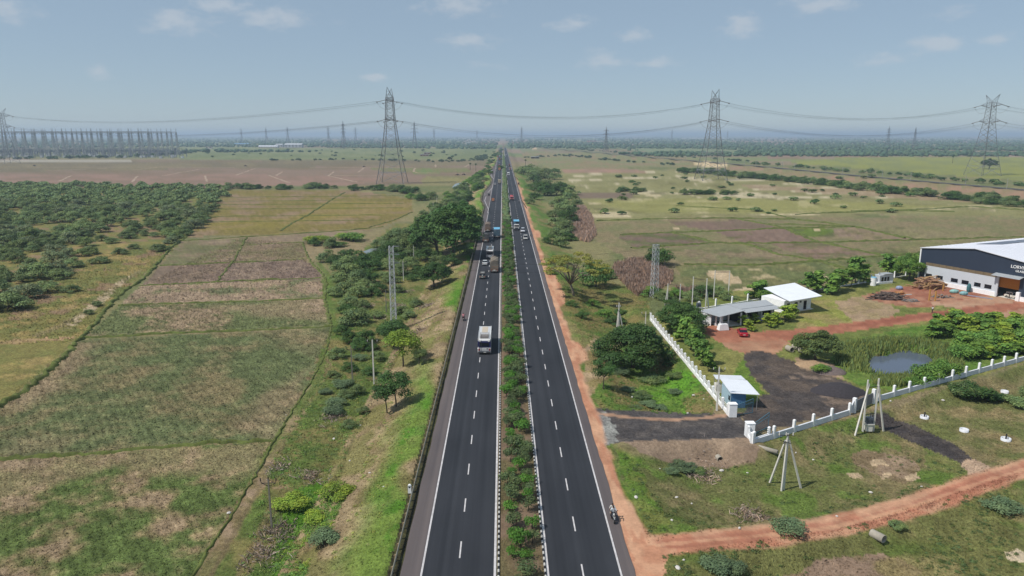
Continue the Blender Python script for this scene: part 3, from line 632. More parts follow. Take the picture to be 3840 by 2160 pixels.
for i, (pl, w, h) in enumerate([([(-60, 1062), (0, 1022), (60, 985), (120, 938), (170, 888), (200, 853), (240, 815), (270, 775), (300, 745), (330, 722), (355, 706), (372, 690), (405, 655), (425, 628), (455, 607)], 2.2, .8),
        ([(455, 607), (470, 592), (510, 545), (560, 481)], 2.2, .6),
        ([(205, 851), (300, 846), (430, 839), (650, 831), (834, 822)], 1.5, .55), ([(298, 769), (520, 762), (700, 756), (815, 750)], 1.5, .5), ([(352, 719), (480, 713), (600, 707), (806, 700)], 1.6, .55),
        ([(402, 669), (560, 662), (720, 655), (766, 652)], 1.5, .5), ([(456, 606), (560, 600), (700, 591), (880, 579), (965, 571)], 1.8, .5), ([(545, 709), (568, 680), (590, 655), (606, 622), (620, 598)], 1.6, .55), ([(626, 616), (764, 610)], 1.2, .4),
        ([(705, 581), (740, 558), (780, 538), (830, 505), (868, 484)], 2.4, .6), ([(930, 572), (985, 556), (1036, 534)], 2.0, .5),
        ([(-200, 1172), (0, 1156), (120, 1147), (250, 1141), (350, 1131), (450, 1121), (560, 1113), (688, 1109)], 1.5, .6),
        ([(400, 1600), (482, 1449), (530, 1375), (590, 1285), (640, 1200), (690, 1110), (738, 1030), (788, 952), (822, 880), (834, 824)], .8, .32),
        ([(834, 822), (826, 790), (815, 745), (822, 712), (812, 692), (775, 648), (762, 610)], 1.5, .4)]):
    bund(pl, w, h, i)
M_PATH = mat('path_earth', C(178, 156, 134), .95, 0, .2, .3)
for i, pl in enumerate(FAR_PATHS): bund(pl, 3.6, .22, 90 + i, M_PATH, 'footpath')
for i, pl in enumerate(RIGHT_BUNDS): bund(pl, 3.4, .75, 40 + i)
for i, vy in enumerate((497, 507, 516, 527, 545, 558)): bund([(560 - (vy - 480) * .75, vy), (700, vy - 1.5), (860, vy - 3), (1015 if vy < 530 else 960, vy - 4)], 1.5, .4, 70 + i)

# ================================================================ HIGHWAY
def asphalt(name, c0, c1, streaky=.16):
    m, n, l, p = new_mat(name); p.inputs['Roughness'].default_value = .82; p.inputs['Specular IOR Level'].default_value = .25
    geo = n.new('ShaderNodeNewGeometry'); mp = n.new('ShaderNodeMapping'); mp.inputs['Scale'].default_value = (1.0, .006, 1); l.new(geo.outputs['Position'], mp.inputs[0])
    z = n.new('ShaderNodeTexNoise'); z.inputs['Scale'].default_value = 1.1; z.inputs['Detail'].default_value = 4; l.new(mp.outputs[0], z.inputs['Vector'])
    m2 = n.new('ShaderNodeMapping'); m2.inputs['Scale'].default_value = (.12, .05, 1); l.new(geo.outputs['Position'], m2.inputs[0])
    z2 = n.new('ShaderNodeTexNoise'); z2.inputs['Scale'].default_value = 1.0; z2.inputs['Detail'].default_value = 6; l.new(m2.outputs[0], z2.inputs['Vector'])
    z3 = n.new('ShaderNodeTexNoise'); z3.inputs['Scale'].default_value = 14; z3.inputs['Detail'].default_value = 4; l.new(geo.outputs['Position'], z3.inputs['Vector'])
    ad = n.new('ShaderNodeMath'); ad.operation = 'MULTIPLY_ADD'; l.new(z2.outputs['Fac'], ad.inputs[0]); ad.inputs[1].default_value = .7; l.new(z.outputs['Fac'], ad.inputs[2])
    a2 = n.new('ShaderNodeMath'); a2.operation = 'MULTIPLY_ADD'; l.new(z3.outputs['Fac'], a2.inputs[0]); a2.inputs[1].default_value = .35; l.new(ad.outputs[0], a2.inputs[2])
    mr = n.new('ShaderNodeMapRange'); mr.inputs['From Min'].default_value = .72; mr.inputs['From Max'].default_value = 1.32; l.new(a2.outputs[0], mr.inputs['Value'])
    mix = n.new('ShaderNodeMix'); mix.data_type = 'RGBA'; mix.inputs[6].default_value = (*c0, 1); mix.inputs[7].default_value = (*c1, 1); l.new(mr.outputs[0], mix.inputs[0]); l.new(mix.outputs[2], p.inputs['Base Color'])
    b = n.new('ShaderNodeBump'); b.inputs['Strength'].default_value = .25; b.inputs['Distance'].default_value = .02; l.new(z3.outputs['Fac'], b.inputs['Height']); l.new(b.outputs[0], p.inputs['Normal'])
    return m
M_ASPH = asphalt('carriageway_asphalt', C(38, 41, 47), C(62, 64, 70)); M_SHO = asphalt('shoulder_asphalt', C(88, 82, 84), C(118, 108, 106))
M_PAINT = mat('road_paint', C(212, 208, 208), .6, var=.3, scale=1.3); M_WHITE_K = mat('kerb_white', C(205, 202, 196), .7, var=.14, scale=4); M_BLACK_K = mat('kerb_black', C(44, 44, 48), .7, var=.2, scale=4)
ROAD_END = 2500.0
ys = np.unique(np.concatenate((np.arange(-120, 400, 2.5), np.arange(400, 1000, 8), np.arange(1000, ROAD_END + 1, 50))))
def strip(name, xa, xb, z, m, parent=None, kind=None, ysel=ys, crown=0.0):
    xa = xa(ysel) if callable(xa) else np.full(len(ysel), xa); xb = xb(ysel) if callable(xb) else np.full(len(ysel), xb)
    n = len(ysel); v = np.concatenate((np.stack((xa, ysel, np.full(n, z)), 1), np.stack((xb, ysel, np.full(n, z)), 1)))
    i = np.arange(n - 1); f = np.stack((i, i + n, i + n + 1, i + 1), 1)
    o = link(name, np_mesh(name, v, f, m), parent)
    if kind: tag(o, kind=kind)
    return o
wob = lambda s, a: (lambda y: a * (fbm(y / 3.1, y * 0 + s, 7, 3) - .5))
road_l = strip('carriageway', -8.05, -.72, 0.0, M_ASPH, kind='structure')
road_r = strip('carriageway', 4.08, 11.4, 0.0, M_ASPH, kind='structure')
strip('road_shoulder', lambda y: np.minimum(-9.95, left_edge(y) + .95) + wob(1, .25)(y), -8.05, -.004, M_SHO, kind='structure')
strip('road_shoulder', 11.4, lambda y: 12.62 + wob(5, .35)(y), -.004, M_SHO, kind='structure')
strip('edge_line', -8.02, -7.83, .008, M_PAINT, road_l, ysel=ys[ys < 395]); strip('edge_line', -.98, -.74, .008, M_PAINT, road_l)
strip('edge_line', 4.12, 4.36, .008, M_PAINT, road_r); strip('edge_line', 11.17, 11.36, .008, M_PAINT, road_r)
dash_me = {}
for par, x, ph in ((road_l, -4.4, 65.7 - 9 * 3 + .2), (road_r, 7.62, 65.7 - 9 * 3 + 5.0)):
    rest = MB()
    for k in range(150):
        y = ph + 9.0 * k
        if k < 75:
            if 'd' not in dash_me: dash_me['d'] = MB().add([(-.075, -1.5, 0), (.075, -1.5, 0), (.075, 1.5, 0), (-.075, 1.5, 0)], [(0, 1, 2, 3)]).mesh('lane_dash', M_PAINT)
            o = link('lane_dash', dash_me['d'], par); o.location = (x, y, .008)
        else: rest.add([(x - .09, y - 1.5, .008), (x + .09, y - 1.5, .008), (x + .09, y + 1.5, .008), (x - .09, y + 1.5, .008)], [(0, 1, 2, 3)])
    tag(rest.build('lane_dash', M_PAINT, par), kind='stuff')
# lay-by markings on the left
def paint_line(pts, w):
    for (a, b) in zip(pts[:-1], pts[1:]):
        a, b = Vector((*a, .009)), Vector((*b, .009)); nr = Vector((b.y - a.y, a.x - b.x, 0)).normalized() * w / 2
        MB().add([a - nr, a + nr, b + nr, b - nr], [(0, 1, 2, 3)]).build('layby_line', M_PAINT, road_l).location.z = .001
lay = [G(a, b) for a, b in [(1829, 798), (1831.5, 785), (1817.5, 752), (1823, 737)]]; paint_line(lay, .25)
lay = [G(a, b) for a, b in [(1829, 722), (1846, 705), (1852, 673), (1841.5, 659), (1842, 652)]]; paint_line(lay, .3)
paint_line([G(a, b) for a, b in [(1832, 786), (1840, 742), (1845, 706), (1853, 668), (1857, 632), (1869, 570)]], .16)
# kerbs of the median: painted stones, black and white in turn
for x in (-.52, 3.98):
    kerb = strip('kerb', x - .02, x + .02, .0, M_BLACK_K, kind='structure', ysel=ys[ys > 200])
    km = [MB().box((0, 0, .09), (.2, .485, .2), 0, top=(.8, .98)).mesh('kerb_stone', m) for m in (M_WHITE_K, M_BLACK_K)]
    for k in range(280):
        o = link('kerb_stone', km[k % 2], kerb); o.location = (x, 58 + k * .5, 0)
    far_k = MB()
    for k in range(280, 1300): far_k.box((x, 58 + k * .5, .09), (.2, .5, .2), k % 2)
    far_k.box((x, 58 + 1300 * .5 + 900, .09), (.2, 1800, .2), 0); far_k.box((x, -1.5, .09), (.2, 119, .2), 0)
    tag(far_k.build('kerb_stone', [M_WHITE_K, M_BLACK_K], kerb), kind='stuff')
# crash barrier on the left
M_RAIL = mat('galvanised_rail', C(172, 168, 150), .55, .3, .1, 2.0); M_POST = mat('barrier_post', C(150, 128, 100), .8, var=.15)
def barrier(label, y0, y1, xf, posts, step=2.0):
    t = thing('crash_barrier', label, 'crash barrier', (0, y0, 0))
    yy = np.unique(np.concatenate((np.arange(y0, min(y1, 420), 3.0), np.arange(max(y0, 420), y1, 10.0), [y1]))); secs = []
    for y in yy:
        x = float(xf(np.array([y]))[0]); zz = max(0, ground_z(x, y))
        secs.append([(x + a, y - y0, zz + b) for a, b in ((.05, .38), (.09, .46), (.03, .55), (.09, .64), (.05, .72), (0, .72), (.0, .38))])
    MB().loft(secs).build('rail_beam', M_RAIL, t)
    pm = MB().box((-.12, 0, .1), (.16, .14, 1.1)).box((-.02, 0, .55), (.16, .2, .3)).mesh('barrier_post', M_POST)
    y, k, rest = y0, 0, MB()
    while y < y1:
        x = float(xf(np.array([y]))[0])
        if k < posts: o = link('barrier_post', pm, t); o.location = (x, y - y0, 0)
        else: rest.box((x - .1, y - y0, .2), (.18, .18, .9))
        y += step if k < posts else step * 2; k += 1
    if rest.v: tag(rest.build('barrier_post', M_POST, t), kind='stuff')
barrier('long metal crash barrier along the outer edge of the carriageway with the bus', 40, 1500, lambda y: left_edge(y) + .25, 150)
for a, b, lb in (((1928, 661), (1944, 674), 'short barrier by the far lay-by opposite the white bus front'), ((1956, 752), (1975, 782), 'short pale barrier on the verge beside the red tanker')):
    p, q = G(*a), G(*b)
    barrier(lb, min(p[1], q[1]), max(p[1], q[1]), lambda y, p=p, q=q: np.interp(y, *((q[1], p[1]), (q[0], p[0])) if q[1] < p[1] else ((p[1], q[1]), (p[0], q[0]))), 30)

# ================================================================ VEGETATION
def leaf_cloud(rg, clumps, n, size, shape=.62, up=.45, shell=.55):
    cl = np.array(clumps, float); w = cl[:, 3] ** 2 * cl[:, 4] ** .5; w /= w.sum()
    k = rg.choice(len(cl), n, p=w)
    d = rg.normal(size=(n, 3)); d /= np.linalg.norm(d, axis=1)[:, None]
    r = shell + (1 - shell) * rg.random(n); r *= np.where(rg.random(n) < .12, 1.18, 1.0)
    d2 = d.copy(); d2[:, 2] = np.where((d2[:, 2] < -.25) & (rg.random(n) < .75), -d2[:, 2], d2[:, 2])
    pos = cl[k, :3] + d2 * r[:, None] * np.stack((cl[k, 3], cl[k, 3], cl[k, 4]), 1)
    nr = d2 * .75 + rg.normal(size=(n, 3)) * .42 + np.array((0, 0, up)); nr /= np.linalg.norm(nr, axis=1)[:, None]
    t = np.cross(nr, rg.normal(size=(n, 3))); t /= np.linalg.norm(t, axis=1)[:, None]; b = np.cross(nr, t)
    s = size * (.55 + .9 * rg.random(n)); s = s[:, None]
    v = np.stack((pos - t * s, pos - b * s * shape * .8 + nr * s * .12, pos + t * s, pos + b * s * shape * .8 - nr * s * .08), 1).reshape(-1, 3)
    f = np.arange(4 * n).reshape(n, 4)
    cv = rg.random(len(cl)); c0 = np.clip(.55 * cv[k] + .45 * rg.random(n), 0, 1); c1 = np.clip(.5 * rg.random(len(cl))[k] + .5 * rg.random(n), 0, 1)
    col = np.repeat(np.stack((c0, c1, rg.random(n)), 1), 4, 0)
    return v, f, col

M_BARK = mat('bark', C(104, 92, 80), .9, var=.25, scale=6, bump=.5); M_BARK_D = mat('bark_dark', C(78, 66, 56), .9, var=.25, scale=6)
LEAF = dict(scrub=leaf_mat('leaf_scrub', 2.0 * C(86, 103, 66), .2, .2), scrub2=leaf_mat('leaf_scrub_grey', 2.0 * C(92, 104, 76), .2, .15), dark=leaf_mat('leaf_dark', 1.75 * C(58, 84, 42), .2, .22), big=leaf_mat('leaf_bright', 1.65 * C(90, 122, 58), .3, .25),
            yellow=leaf_mat('leaf_yellow', 1.45 * C(126, 130, 66), .3, .22), shrub_a=leaf_mat('leaf_median_dark', 1.7 * C(74, 90, 58), .2, .18), shrub_b=leaf_mat('leaf_median_green', 1.7 * C(72, 112, 42), .25, .22),
            olive=leaf_mat('leaf_olive', 2.0 * C(80, 96, 58), .25, .25), dead=leaf_mat('twig_dead', 1.9 * C(140, 126, 118), 0, .12), reed=leaf_mat('reed_brown', 1.7 * C(138, 118, 108), .1, .15), reedg=leaf_mat('reed_green', 1.9 * C(104, 118, 72), .2, .25),
            far=leaf_mat('leaf_far', 1.2 * C(66, 88, 66), 0, .15, .3), blue=leaf_mat('leaf_agave', 1.6 * C(88, 106, 76), .15, .1), lime=leaf_mat('leaf_lime', 1.5 * C(124, 146, 58), .3, .2), grass=leaf_mat('grass_blade', 1.7 * C(118, 128, 76), .25, .3, .35))

def trunk_mesh(name, rg, base_r, h_fork, ends, m, lean=.1):
    mb = MB(); l = Vector((rg.normal() * lean, rg.normal() * lean, 0)) * h_fork; fork = Vector((l.x, l.y, h_fork))
    mb.path([(0, 0, -.5), (l.x * .2, l.y * .2, h_fork * .35), (l.x * .6, l.y * .6, h_fork * .7), fork], [base_r * 1.25, base_r, base_r * .85, base_r * .75], 7)
    for e in ends:
        e = Vector(e); mid = fork.lerp(e, .5) + Vector((rg.normal() * .2, rg.normal() * .2, .12 * (e - fork).length))
        r = base_r * (.42 + .2 * rg.random()); mb.path([fork - Vector((0, 0, base_r * .5)), fork.lerp(mid, .6), mid, e], [r, r * .8, r * .6, r * .2], 5)
        for q in range(2):
            e2 = mid + Vector((rg.normal(), rg.normal(), .5 + .5 * rg.random())) * (e - fork).length * .3; mb.path([mid, mid.lerp(e2, .5) + Vector((0, 0, .1)), e2], [r * .45, r * .3, r * .1], 4)
    return mb.mesh(name, m, True)

def make_tree(kind, seed):
    """one crown mesh and one trunk mesh, one metre high or so; kinds differ in habit"""
    rg = np.random.default_rng(seed); cl = []
    if kind == 'scrub':                    # thorny, wide, feathery, close to the ground
        for i in range(17):
            a, r = rg.random() * 6.283, 2.5 * math.sqrt(rg.random()); z = 2.3 - .24 * r * r + rg.normal() * .3
            cl.append((r * math.cos(a), r * math.sin(a), max(.6, z), .95 + .5 * rg.random(), .55 + .3 * rg.random()))
        v, f, c = leaf_cloud(rg, cl, 2900, .175, .62, .8, .5); ends = [(q[0], q[1], q[2]) for q in cl[:6]]; hf, br, lm, bm = .5, .13, ('scrub' if seed % 3 else 'scrub2'), M_BARK_D
    elif kind == 'bush':                   # dense mound standing on the ground
        for i in range(12):
            a, r = rg.random() * 6.283, 1.7 * math.sqrt(rg.random()); z = .9 + 1.0 * rg.random() * (1 - (r / 2.1) ** 2)
            cl.append((r * math.cos(a), r * math.sin(a), z, .75 + .4 * rg.random(), .6 + .3 * rg.random()))
        v, f, c = leaf_cloud(rg, cl, 2300, .145, .62, .6, .5); ends = [(q[0], q[1], q[2]) for q in cl[:5]]; hf, br, lm, bm = .3, .1, 'dark', M_BARK_D
    elif kind == 'dome':                   # big dark roadside tree
        for i in range(60):
            a, r = rg.random() * 6.283, 4.6 * math.sqrt(rg.random()); top = 8.6 - .13 * r * r
            z = top - abs(rg.normal()) * 1.5 if i % 3 else 3.2 + rg.random() * 3.5; r = r if i % 3 else 3.4 + 1.2 * rg.random()
            cl.append((r * math.cos(a), r * math.sin(a), z, 1.1 + .7 * rg.random(), .75 + .45 * rg.random()))
        v, f, c = leaf_cloud(rg, cl, 15000, .205, .7, .7, .5); ends = [(q[0] * .8, q[1] * .8, q[2] * .9) for q in cl[:9]]; hf, br, lm, bm = 2.2, .34, 'dark', M_BARK
    elif kind == 'umbrella':               # low spreading rain tree
        for i in range(64):
            a, r = rg.random() * 6.283, 5.5 * math.sqrt(rg.random()); z = 5.9 - .11 * r * r + rg.normal() * .3 - (1.3 if i % 4 == 0 else 0)
            cl.append((r * math.cos(a), r * math.sin(a), z, 1.1 + .7 * rg.random(), .6 + .35 * rg.random()))
        v, f, c = leaf_cloud(rg, cl, 16000, .185, .7, .8, .5); ends = [(q[0] * .85, q[1] * .85, q[2] - .2) for q in cl[:11]]; hf, br, lm, bm = 1.6, .3, 'dark', M_BARK
    elif kind == 'flower':                 # sparse umbrella, yellow tips, bare limbs showing
        for i in range(52):
            a, r = rg.random() * 6.283, 8.2 * math.sqrt(rg.random()); z = 9.8 - .045 * r * r + rg.normal() * .5
            cl.append((r * math.cos(a), r * math.sin(a), z, .9 + .6 * rg.random(), .35 + .2 * rg.random()))
        v, f, c = leaf_cloud(rg, cl, 7500, .19, .7, .8, .3)
        ends = [(q[0] * .93, q[1] * .93, q[2] - .2) for q in cl[:16]]; hf, br, lm, bm = 3.0, .3, 'yellow', mat('bark_pale', C(138, 128, 112), .9, var=.2, scale=6)
    elif kind == 'young':                  # small round-headed tree on a clean stem
        for i in range(16):
            a, r = rg.random() * 6.283, 1.7 * math.sqrt(rg.random()); z = 4.0 - .3 * r * r + rg.normal() * .45 - (.6 if i % 3 == 0 else 0)
            cl.append((r * math.cos(a), r * math.sin(a), z, .7 + .4 * rg.random(), .5 + .25 * rg.random()))
        v, f, c = leaf_cloud(rg, cl, 3800, .125, .65, .6, .45); ends = [(q[0] * .8, q[1] * .8, q[2] * .95) for q in cl[:6]]; hf, br, lm, bm = 1.9, .1, 'dark', M_BARK
    elif kind == 'teak':                   # upright sapling with very large bright leaves
        for i in range(15):
            a, z = rg.random() * 6.283, 1.0 + 3.4 * (i / 15); r = (.25 + .95 * rg.random()) * (1.1 - .15 * z)
            cl.append((r * math.cos(a), r * math.sin(a), z, .55 + .25 * rg.random(), .4 + .2 * rg.random()))
        v, f, c = leaf_cloud(rg, cl, 900, .25, .75, .6, .4); ends = [(q[0], q[1], q[2]) for q in cl[::3]]; hf, br, lm, bm = 1.2, .07, 'big', M_BARK
    elif kind == 'far':                    # seen from half a kilometre or more
        for i in range(9):
            a, r = rg.random() * 6.283, 1.9 * math.sqrt(rg.random()); z = .75 + 1.5 * rg.random() * (1 - (r / 2.4) ** 2)
            cl.append((r * math.cos(a), r * math.sin(a), z, .9 + .5 * rg.random(), .7 + .3 * rg.random()))
        v, f, c = leaf_cloud(rg, cl, 330, .42, .7, .5, .5); ends = [(q[0], q[1], q[2]) for q in cl[:3]]; hf, br, lm, bm = .7, .16, 'far', M_BARK_D
    crown = np_mesh('crown', v, f, LEAF[lm], c); return crown, trunk_mesh('trunk', rg, br, hf, ends, bm)

TREES = {}
for kd, sds in (('scrub', (1, 2, 4, 5, 7, 9)), ('bush', (11, 12, 13, 14)), ('dome', (21, 22)), ('umbrella', (31, 32)), ('flower', (41,)), ('young', (51, 52, 53)), ('teak', (61, 62, 63)), ('far', (71, 72, 73, 74))):
    TREES[kd] = [make_tree(kd, s) for s in sds]
trg = random.Random(11)
def leaf_variant(me, key):             # the same crown with other leaves
    k = (me.name, key)
    if k not in TREES: m2 = me.copy(); m2.materials[0] = LEAF[key]; TREES[k] = m2
    return TREES[k]
def plant(kind, pos, s, name, label, cat, group=None, leaf=None, variant=None, sz=None, trunk=True):
    cr, tk = TREES[kind][trg.randrange(len(TREES[kind])) if variant is None else variant]
    if leaf: cr = leaf_variant(cr, leaf)
    t = thing(name, label, cat, pos, trg.uniform(0, 6.283), group, (s, s, s * (sz or trg.uniform(.88, 1.12))))
    link('crown', cr, t)
    if trunk: link('trunk', tk, t)
    return t
def width_m(p, wv): return wv * K / F * math.hypot(p.length, 0) if False else wv * K / F * (Vector((0, 0, HC)) - p).length

# single trees one can point at: (kind, base x, base y, crown width in overview px, label, leaf, own crown width in metres, height factor)
SPAN = dict(scrub=6.4, bush=4.6, dome=11.6, umbrella=13.0, flower=17.6, young=4.6, teak=2.7, far=5.2)
for kd, x, y, wv, lb, lf, sz in [
    ('flower', 1443, 744, 190, 'wide umbrella tree with yellow flowering top and bare limbs beside the highway', None, .95),
    ('umbrella', 1592, 925, 205, 'broad dark spreading tree outside the compound wall near the access road', None, 1.0),
    ('umbrella', 1712, 836, 140, 'dark spreading tree overhanging the white wall beside the long grey shed', None, 1.05),
    ('dome', 2052, 906, 118, 'dark bushy tree beside the red yard with concrete pipes under it', 'olive', .75),
    ('young', 1518, 979, 66, 'small lone dark tree on the verge above the access road', None, 1.1),
    ('young', 974, 1039, 76, 'leaning dark green tree, one of a pair on the dry bank', None, 1.0),
    ('young', 997, 1023, 84, 'fuller dark green tree of the pair casting shade on the dry bank', None, 1.05),
    ('young', 990, 872, 84, 'round dark green tree at the foot of the steel lattice mast', None, .75),
    ('young', 1015, 922, 92, 'yellow-green tree beside the dark tree below the lattice mast', 'lime', 1.0),
    ('young', 1054, 918, 46, 'little dark tree just right of the yellow-green tree', 'olive', .9),
    ('dome', 1092, 723, 100, 'round dark green tree standing alone on the grassy bank', None, .8),
    ('dome', 1140, 655, 165, 'tallest dark dense tree close beside the carriageway', None, 1.08),
    ('dome', 1100, 640, 140, 'big dark tree behind the tallest roadside tree', None, .98),
    ('dome', 1166, 610, 108, 'dark roadside tree shading the shoulder by the tarped lorries', None, 1.2),
    ('umbrella', 1012, 632, 118, 'pale feathery tree next to the dark roadside trees by the small pond', 'scrub', .95),
    ('scrub', 1500, 722, 92, 'dense dark bush right behind the yellow flowering tree', 'dark', 1.5),
    ('scrub', 893, 815, 84, 'round thorn bush at the corner of the straw plot', 'scrub', 1.0),
    ('scrub', 1660, 668, 86, 'dark bush at the foot of the reed bed by the bare mast', 'dark', 1.05),
    ('bush', 1925, 755, 50, 'green bush behind the long grey shed', 'big', 1.0),
    ('dome', 2285, 705, 68, 'tall bright green tree next to the warehouse corner', 'big', 1.1)]:
    p = V(x, y); plant(kd, p, width_m(p, wv) / SPAN[kd], 'tree', lb, 'tree', None, lf, None, sz)
# saplings along the inside of the compound wall and fences
for i, (x, y, wv) in enumerate([(1705, 848, 40), (1722, 862, 46), (1738, 880, 44), (1752, 897, 48), (1770, 918, 44), (1782, 935, 36), (1690, 840, 34)]):
    p = V(x, y); plant('teak', p, width_m(p, wv) / 2.7, 'sapling', 'large-leaved bright sapling in the row inside the white wall', 'tree', 'saplings inside the white wall', sz=.85)
for i, (x, y, wv) in enumerate([(1898, 752, 40), (1912, 748, 40), (2035, 735, 40), (2055, 732, 44), (2092, 738, 44), (2108, 732, 42), (2140, 722, 40), (2152, 714, 46), (2172, 712, 40), (2232, 692, 36), (2245, 690, 30), (2268, 690, 34), (2300, 694, 34)]):
    p = V(x, y); plant('teak', p, width_m(p, wv) / 2.5, 'sapling', 'bright leafy tree in the row along the back fence of the yard', 'tree', 'trees along the back fence', sz=trg.uniform(.55, .8))
rr = random.Random(5)
n_th = 0
for i in range(400):
    x, y = rr.uniform(2340, 2640), rr.uniform(795, 905)
    lo = 812 + (2640 - x) * .02; hi = 905 - abs(x - 2480) * .12 if x > 2420 else 852
    if y < lo or y > hi or n_th >= 70: continue
    n_th += 1; p = V(x, y); plant('teak', p, width_m(p, rr.uniform(26, 40)) / 2.5, 'sapling', 'bright green sapling in the thicket between pond and red road', 'tree', 'thicket beside the pond', 'big' if rr.random() < .75 else 'lime', sz=rr.uniform(.42, .62))
for x, y, wv in [(2330, 962, 80), (2375, 945, 70), (2300, 972, 46), (2420, 900, 70), (2450, 880, 80), (2500, 870, 70), (2545, 872, 70), (2065, 938, 44), (2590, 880, 80)]:
    p = V(x, y); plant('bush', p, width_m(p, wv) / 4.6, 'bush', 'rounded lime-green bush on the pond bank behind the wall', 'bush', 'bushes on the pond bank', 'big', trunk=False)
for x, y, wv in [(1868, 818, 22), (1884, 832, 24), (1932, 822, 28), (1950, 815, 24), (1975, 808, 34), (1990, 800, 30), (1898, 812, 20)]:
    p = V(x, y); plant('teak', p, width_m(p, wv) / 2.4, 'potted_palm', 'low yellow-green palm-like shrub planted before the shed', 'shrub', 'shrubs planted before the shed', 'lime', sz=.6)

# the thorn scrub on the left
def fill(poly, n, r_of_y, seed, keep=None):
    P = Vp(poly); rg_ = random.Random(seed); out = []; x0, x1 = min(p[0] for p in P), max(p[0] for p in P); y0, y1 = min(p[1] for p in P), max(p[1] for p in P); k = 0
    while len(out) < n and k < n * 60:
        k += 1; x = rg_.uniform(x0, x1); y = rg_.uniform(y0, y1)
        if not in_poly(np.array([x]), np.array([y]), P)[0] or (keep and rg_.random() > keep(x, y)): continue
        r = r_of_y(y)
        if all((x - a) ** 2 + (y - b) ** 2 > r * r for a, b in out): out.append((x, y))
    a = np.array(out); return [Vector((p[0], p[1], z)) for p, z in zip(out, H(a[:, 0], a[:, 1]))]
scrub_pts = fill([(-60, 466), (250, 467), (560, 472), (582, 482), (566, 500), (545, 528), (478, 596), (430, 608), (300, 598), (252, 620), (225, 660), (190, 690), (70, 752), (-60, 800)], 520, lambda y: 4.2 if y < 330 else 3.6 + y * .004, 2)
scrub_pts += fill([(-60, 466), (300, 467), (560, 472), (500, 520), (200, 540), (-60, 560)], 150, lambda y: 3.0, 8)
scrub_pts.sort(key=lambda p: p.y)
for p in scrub_pts[:255]:
    ol = trg.random() < .2; big_ = trg.random() < .35; s_ = trg.uniform(1.2, 1.65) if big_ else trg.uniform(.7, 1.2)
    lb = f"{'wide' if big_ else 'smaller'} {'olive-green' if ol else 'grey-green'} thorn tree in the scrub beside the ploughed plots"
    plant('scrub', p, s_ * (1.15 if p.y > 350 else 1.05), 'thorn_tree', lb, 'tree', f"{'wide' if big_ else 'smaller'} {'olive' if ol else 'grey-green'} scrub trees", 'olive' if ol else None)
def merge_crowns(name, pts, kinds, smin, smax, label, leaf, cat):
    vs, fs, cs, b = [], [], [], 0; rg_ = np.random.default_rng(3)
    for p in pts:
        me = TREES[kinds][rg_.integers(len(TREES[kinds]))][0]; n = len(me.vertices); co = np.empty(n * 3, np.float32); me.vertices.foreach_get('co', co); co = co.reshape(-1, 3)
        cc = np.empty(n * 4, np.float32); me.color_attributes['Col'].data.foreach_get('color', cc); cc = cc.reshape(-1, 4)[:, :3] * .75 + .25 * rg_.random(3)
        a = rg_.random() * 6.283; s = rg_.uniform(smin, smax); rot = np.array(((math.cos(a), -math.sin(a), 0), (math.sin(a), math.cos(a), 0), (0, 0, 1)))
        vs.append(co @ rot.T * s + np.array(p)); cs.append(cc); fs.append(np.arange(n).reshape(-1, 4) + b); b += n
    o = link(name, np_mesh(name, np.concatenate(vs), np.concatenate(fs), LEAF[leaf], np.concatenate(cs))); tag(o, label, cat, None, 'stuff')
merge_crowns('distant_scrub', scrub_pts[255:], 'far', 1.0, 1.9, 'far thorn scrub on the left merging into one mass', 'scrub', 'scrub')
for x, y, wv in [(400, 632, 44), (432, 612, 40), (300, 640, 36), (250, 662, 44), (338, 626, 30), (120, 735, 60), (60, 752, 80), (20, 780, 90), (150, 700, 60), (225, 790, 26), (245, 770, 28), (180, 735, 40), (90, 700, 80), (500, 560, 50), (460, 585, 40), (330, 600, 30), (280, 612, 34)]:
    p = V(x, y); plant('scrub', p, width_m(p, wv) / 6.4, 'thorn_tree', 'lone thorn bush on the yellow grass at the edge of the scrub', 'tree', 'thorn bushes at the scrub edge', sz=.85)

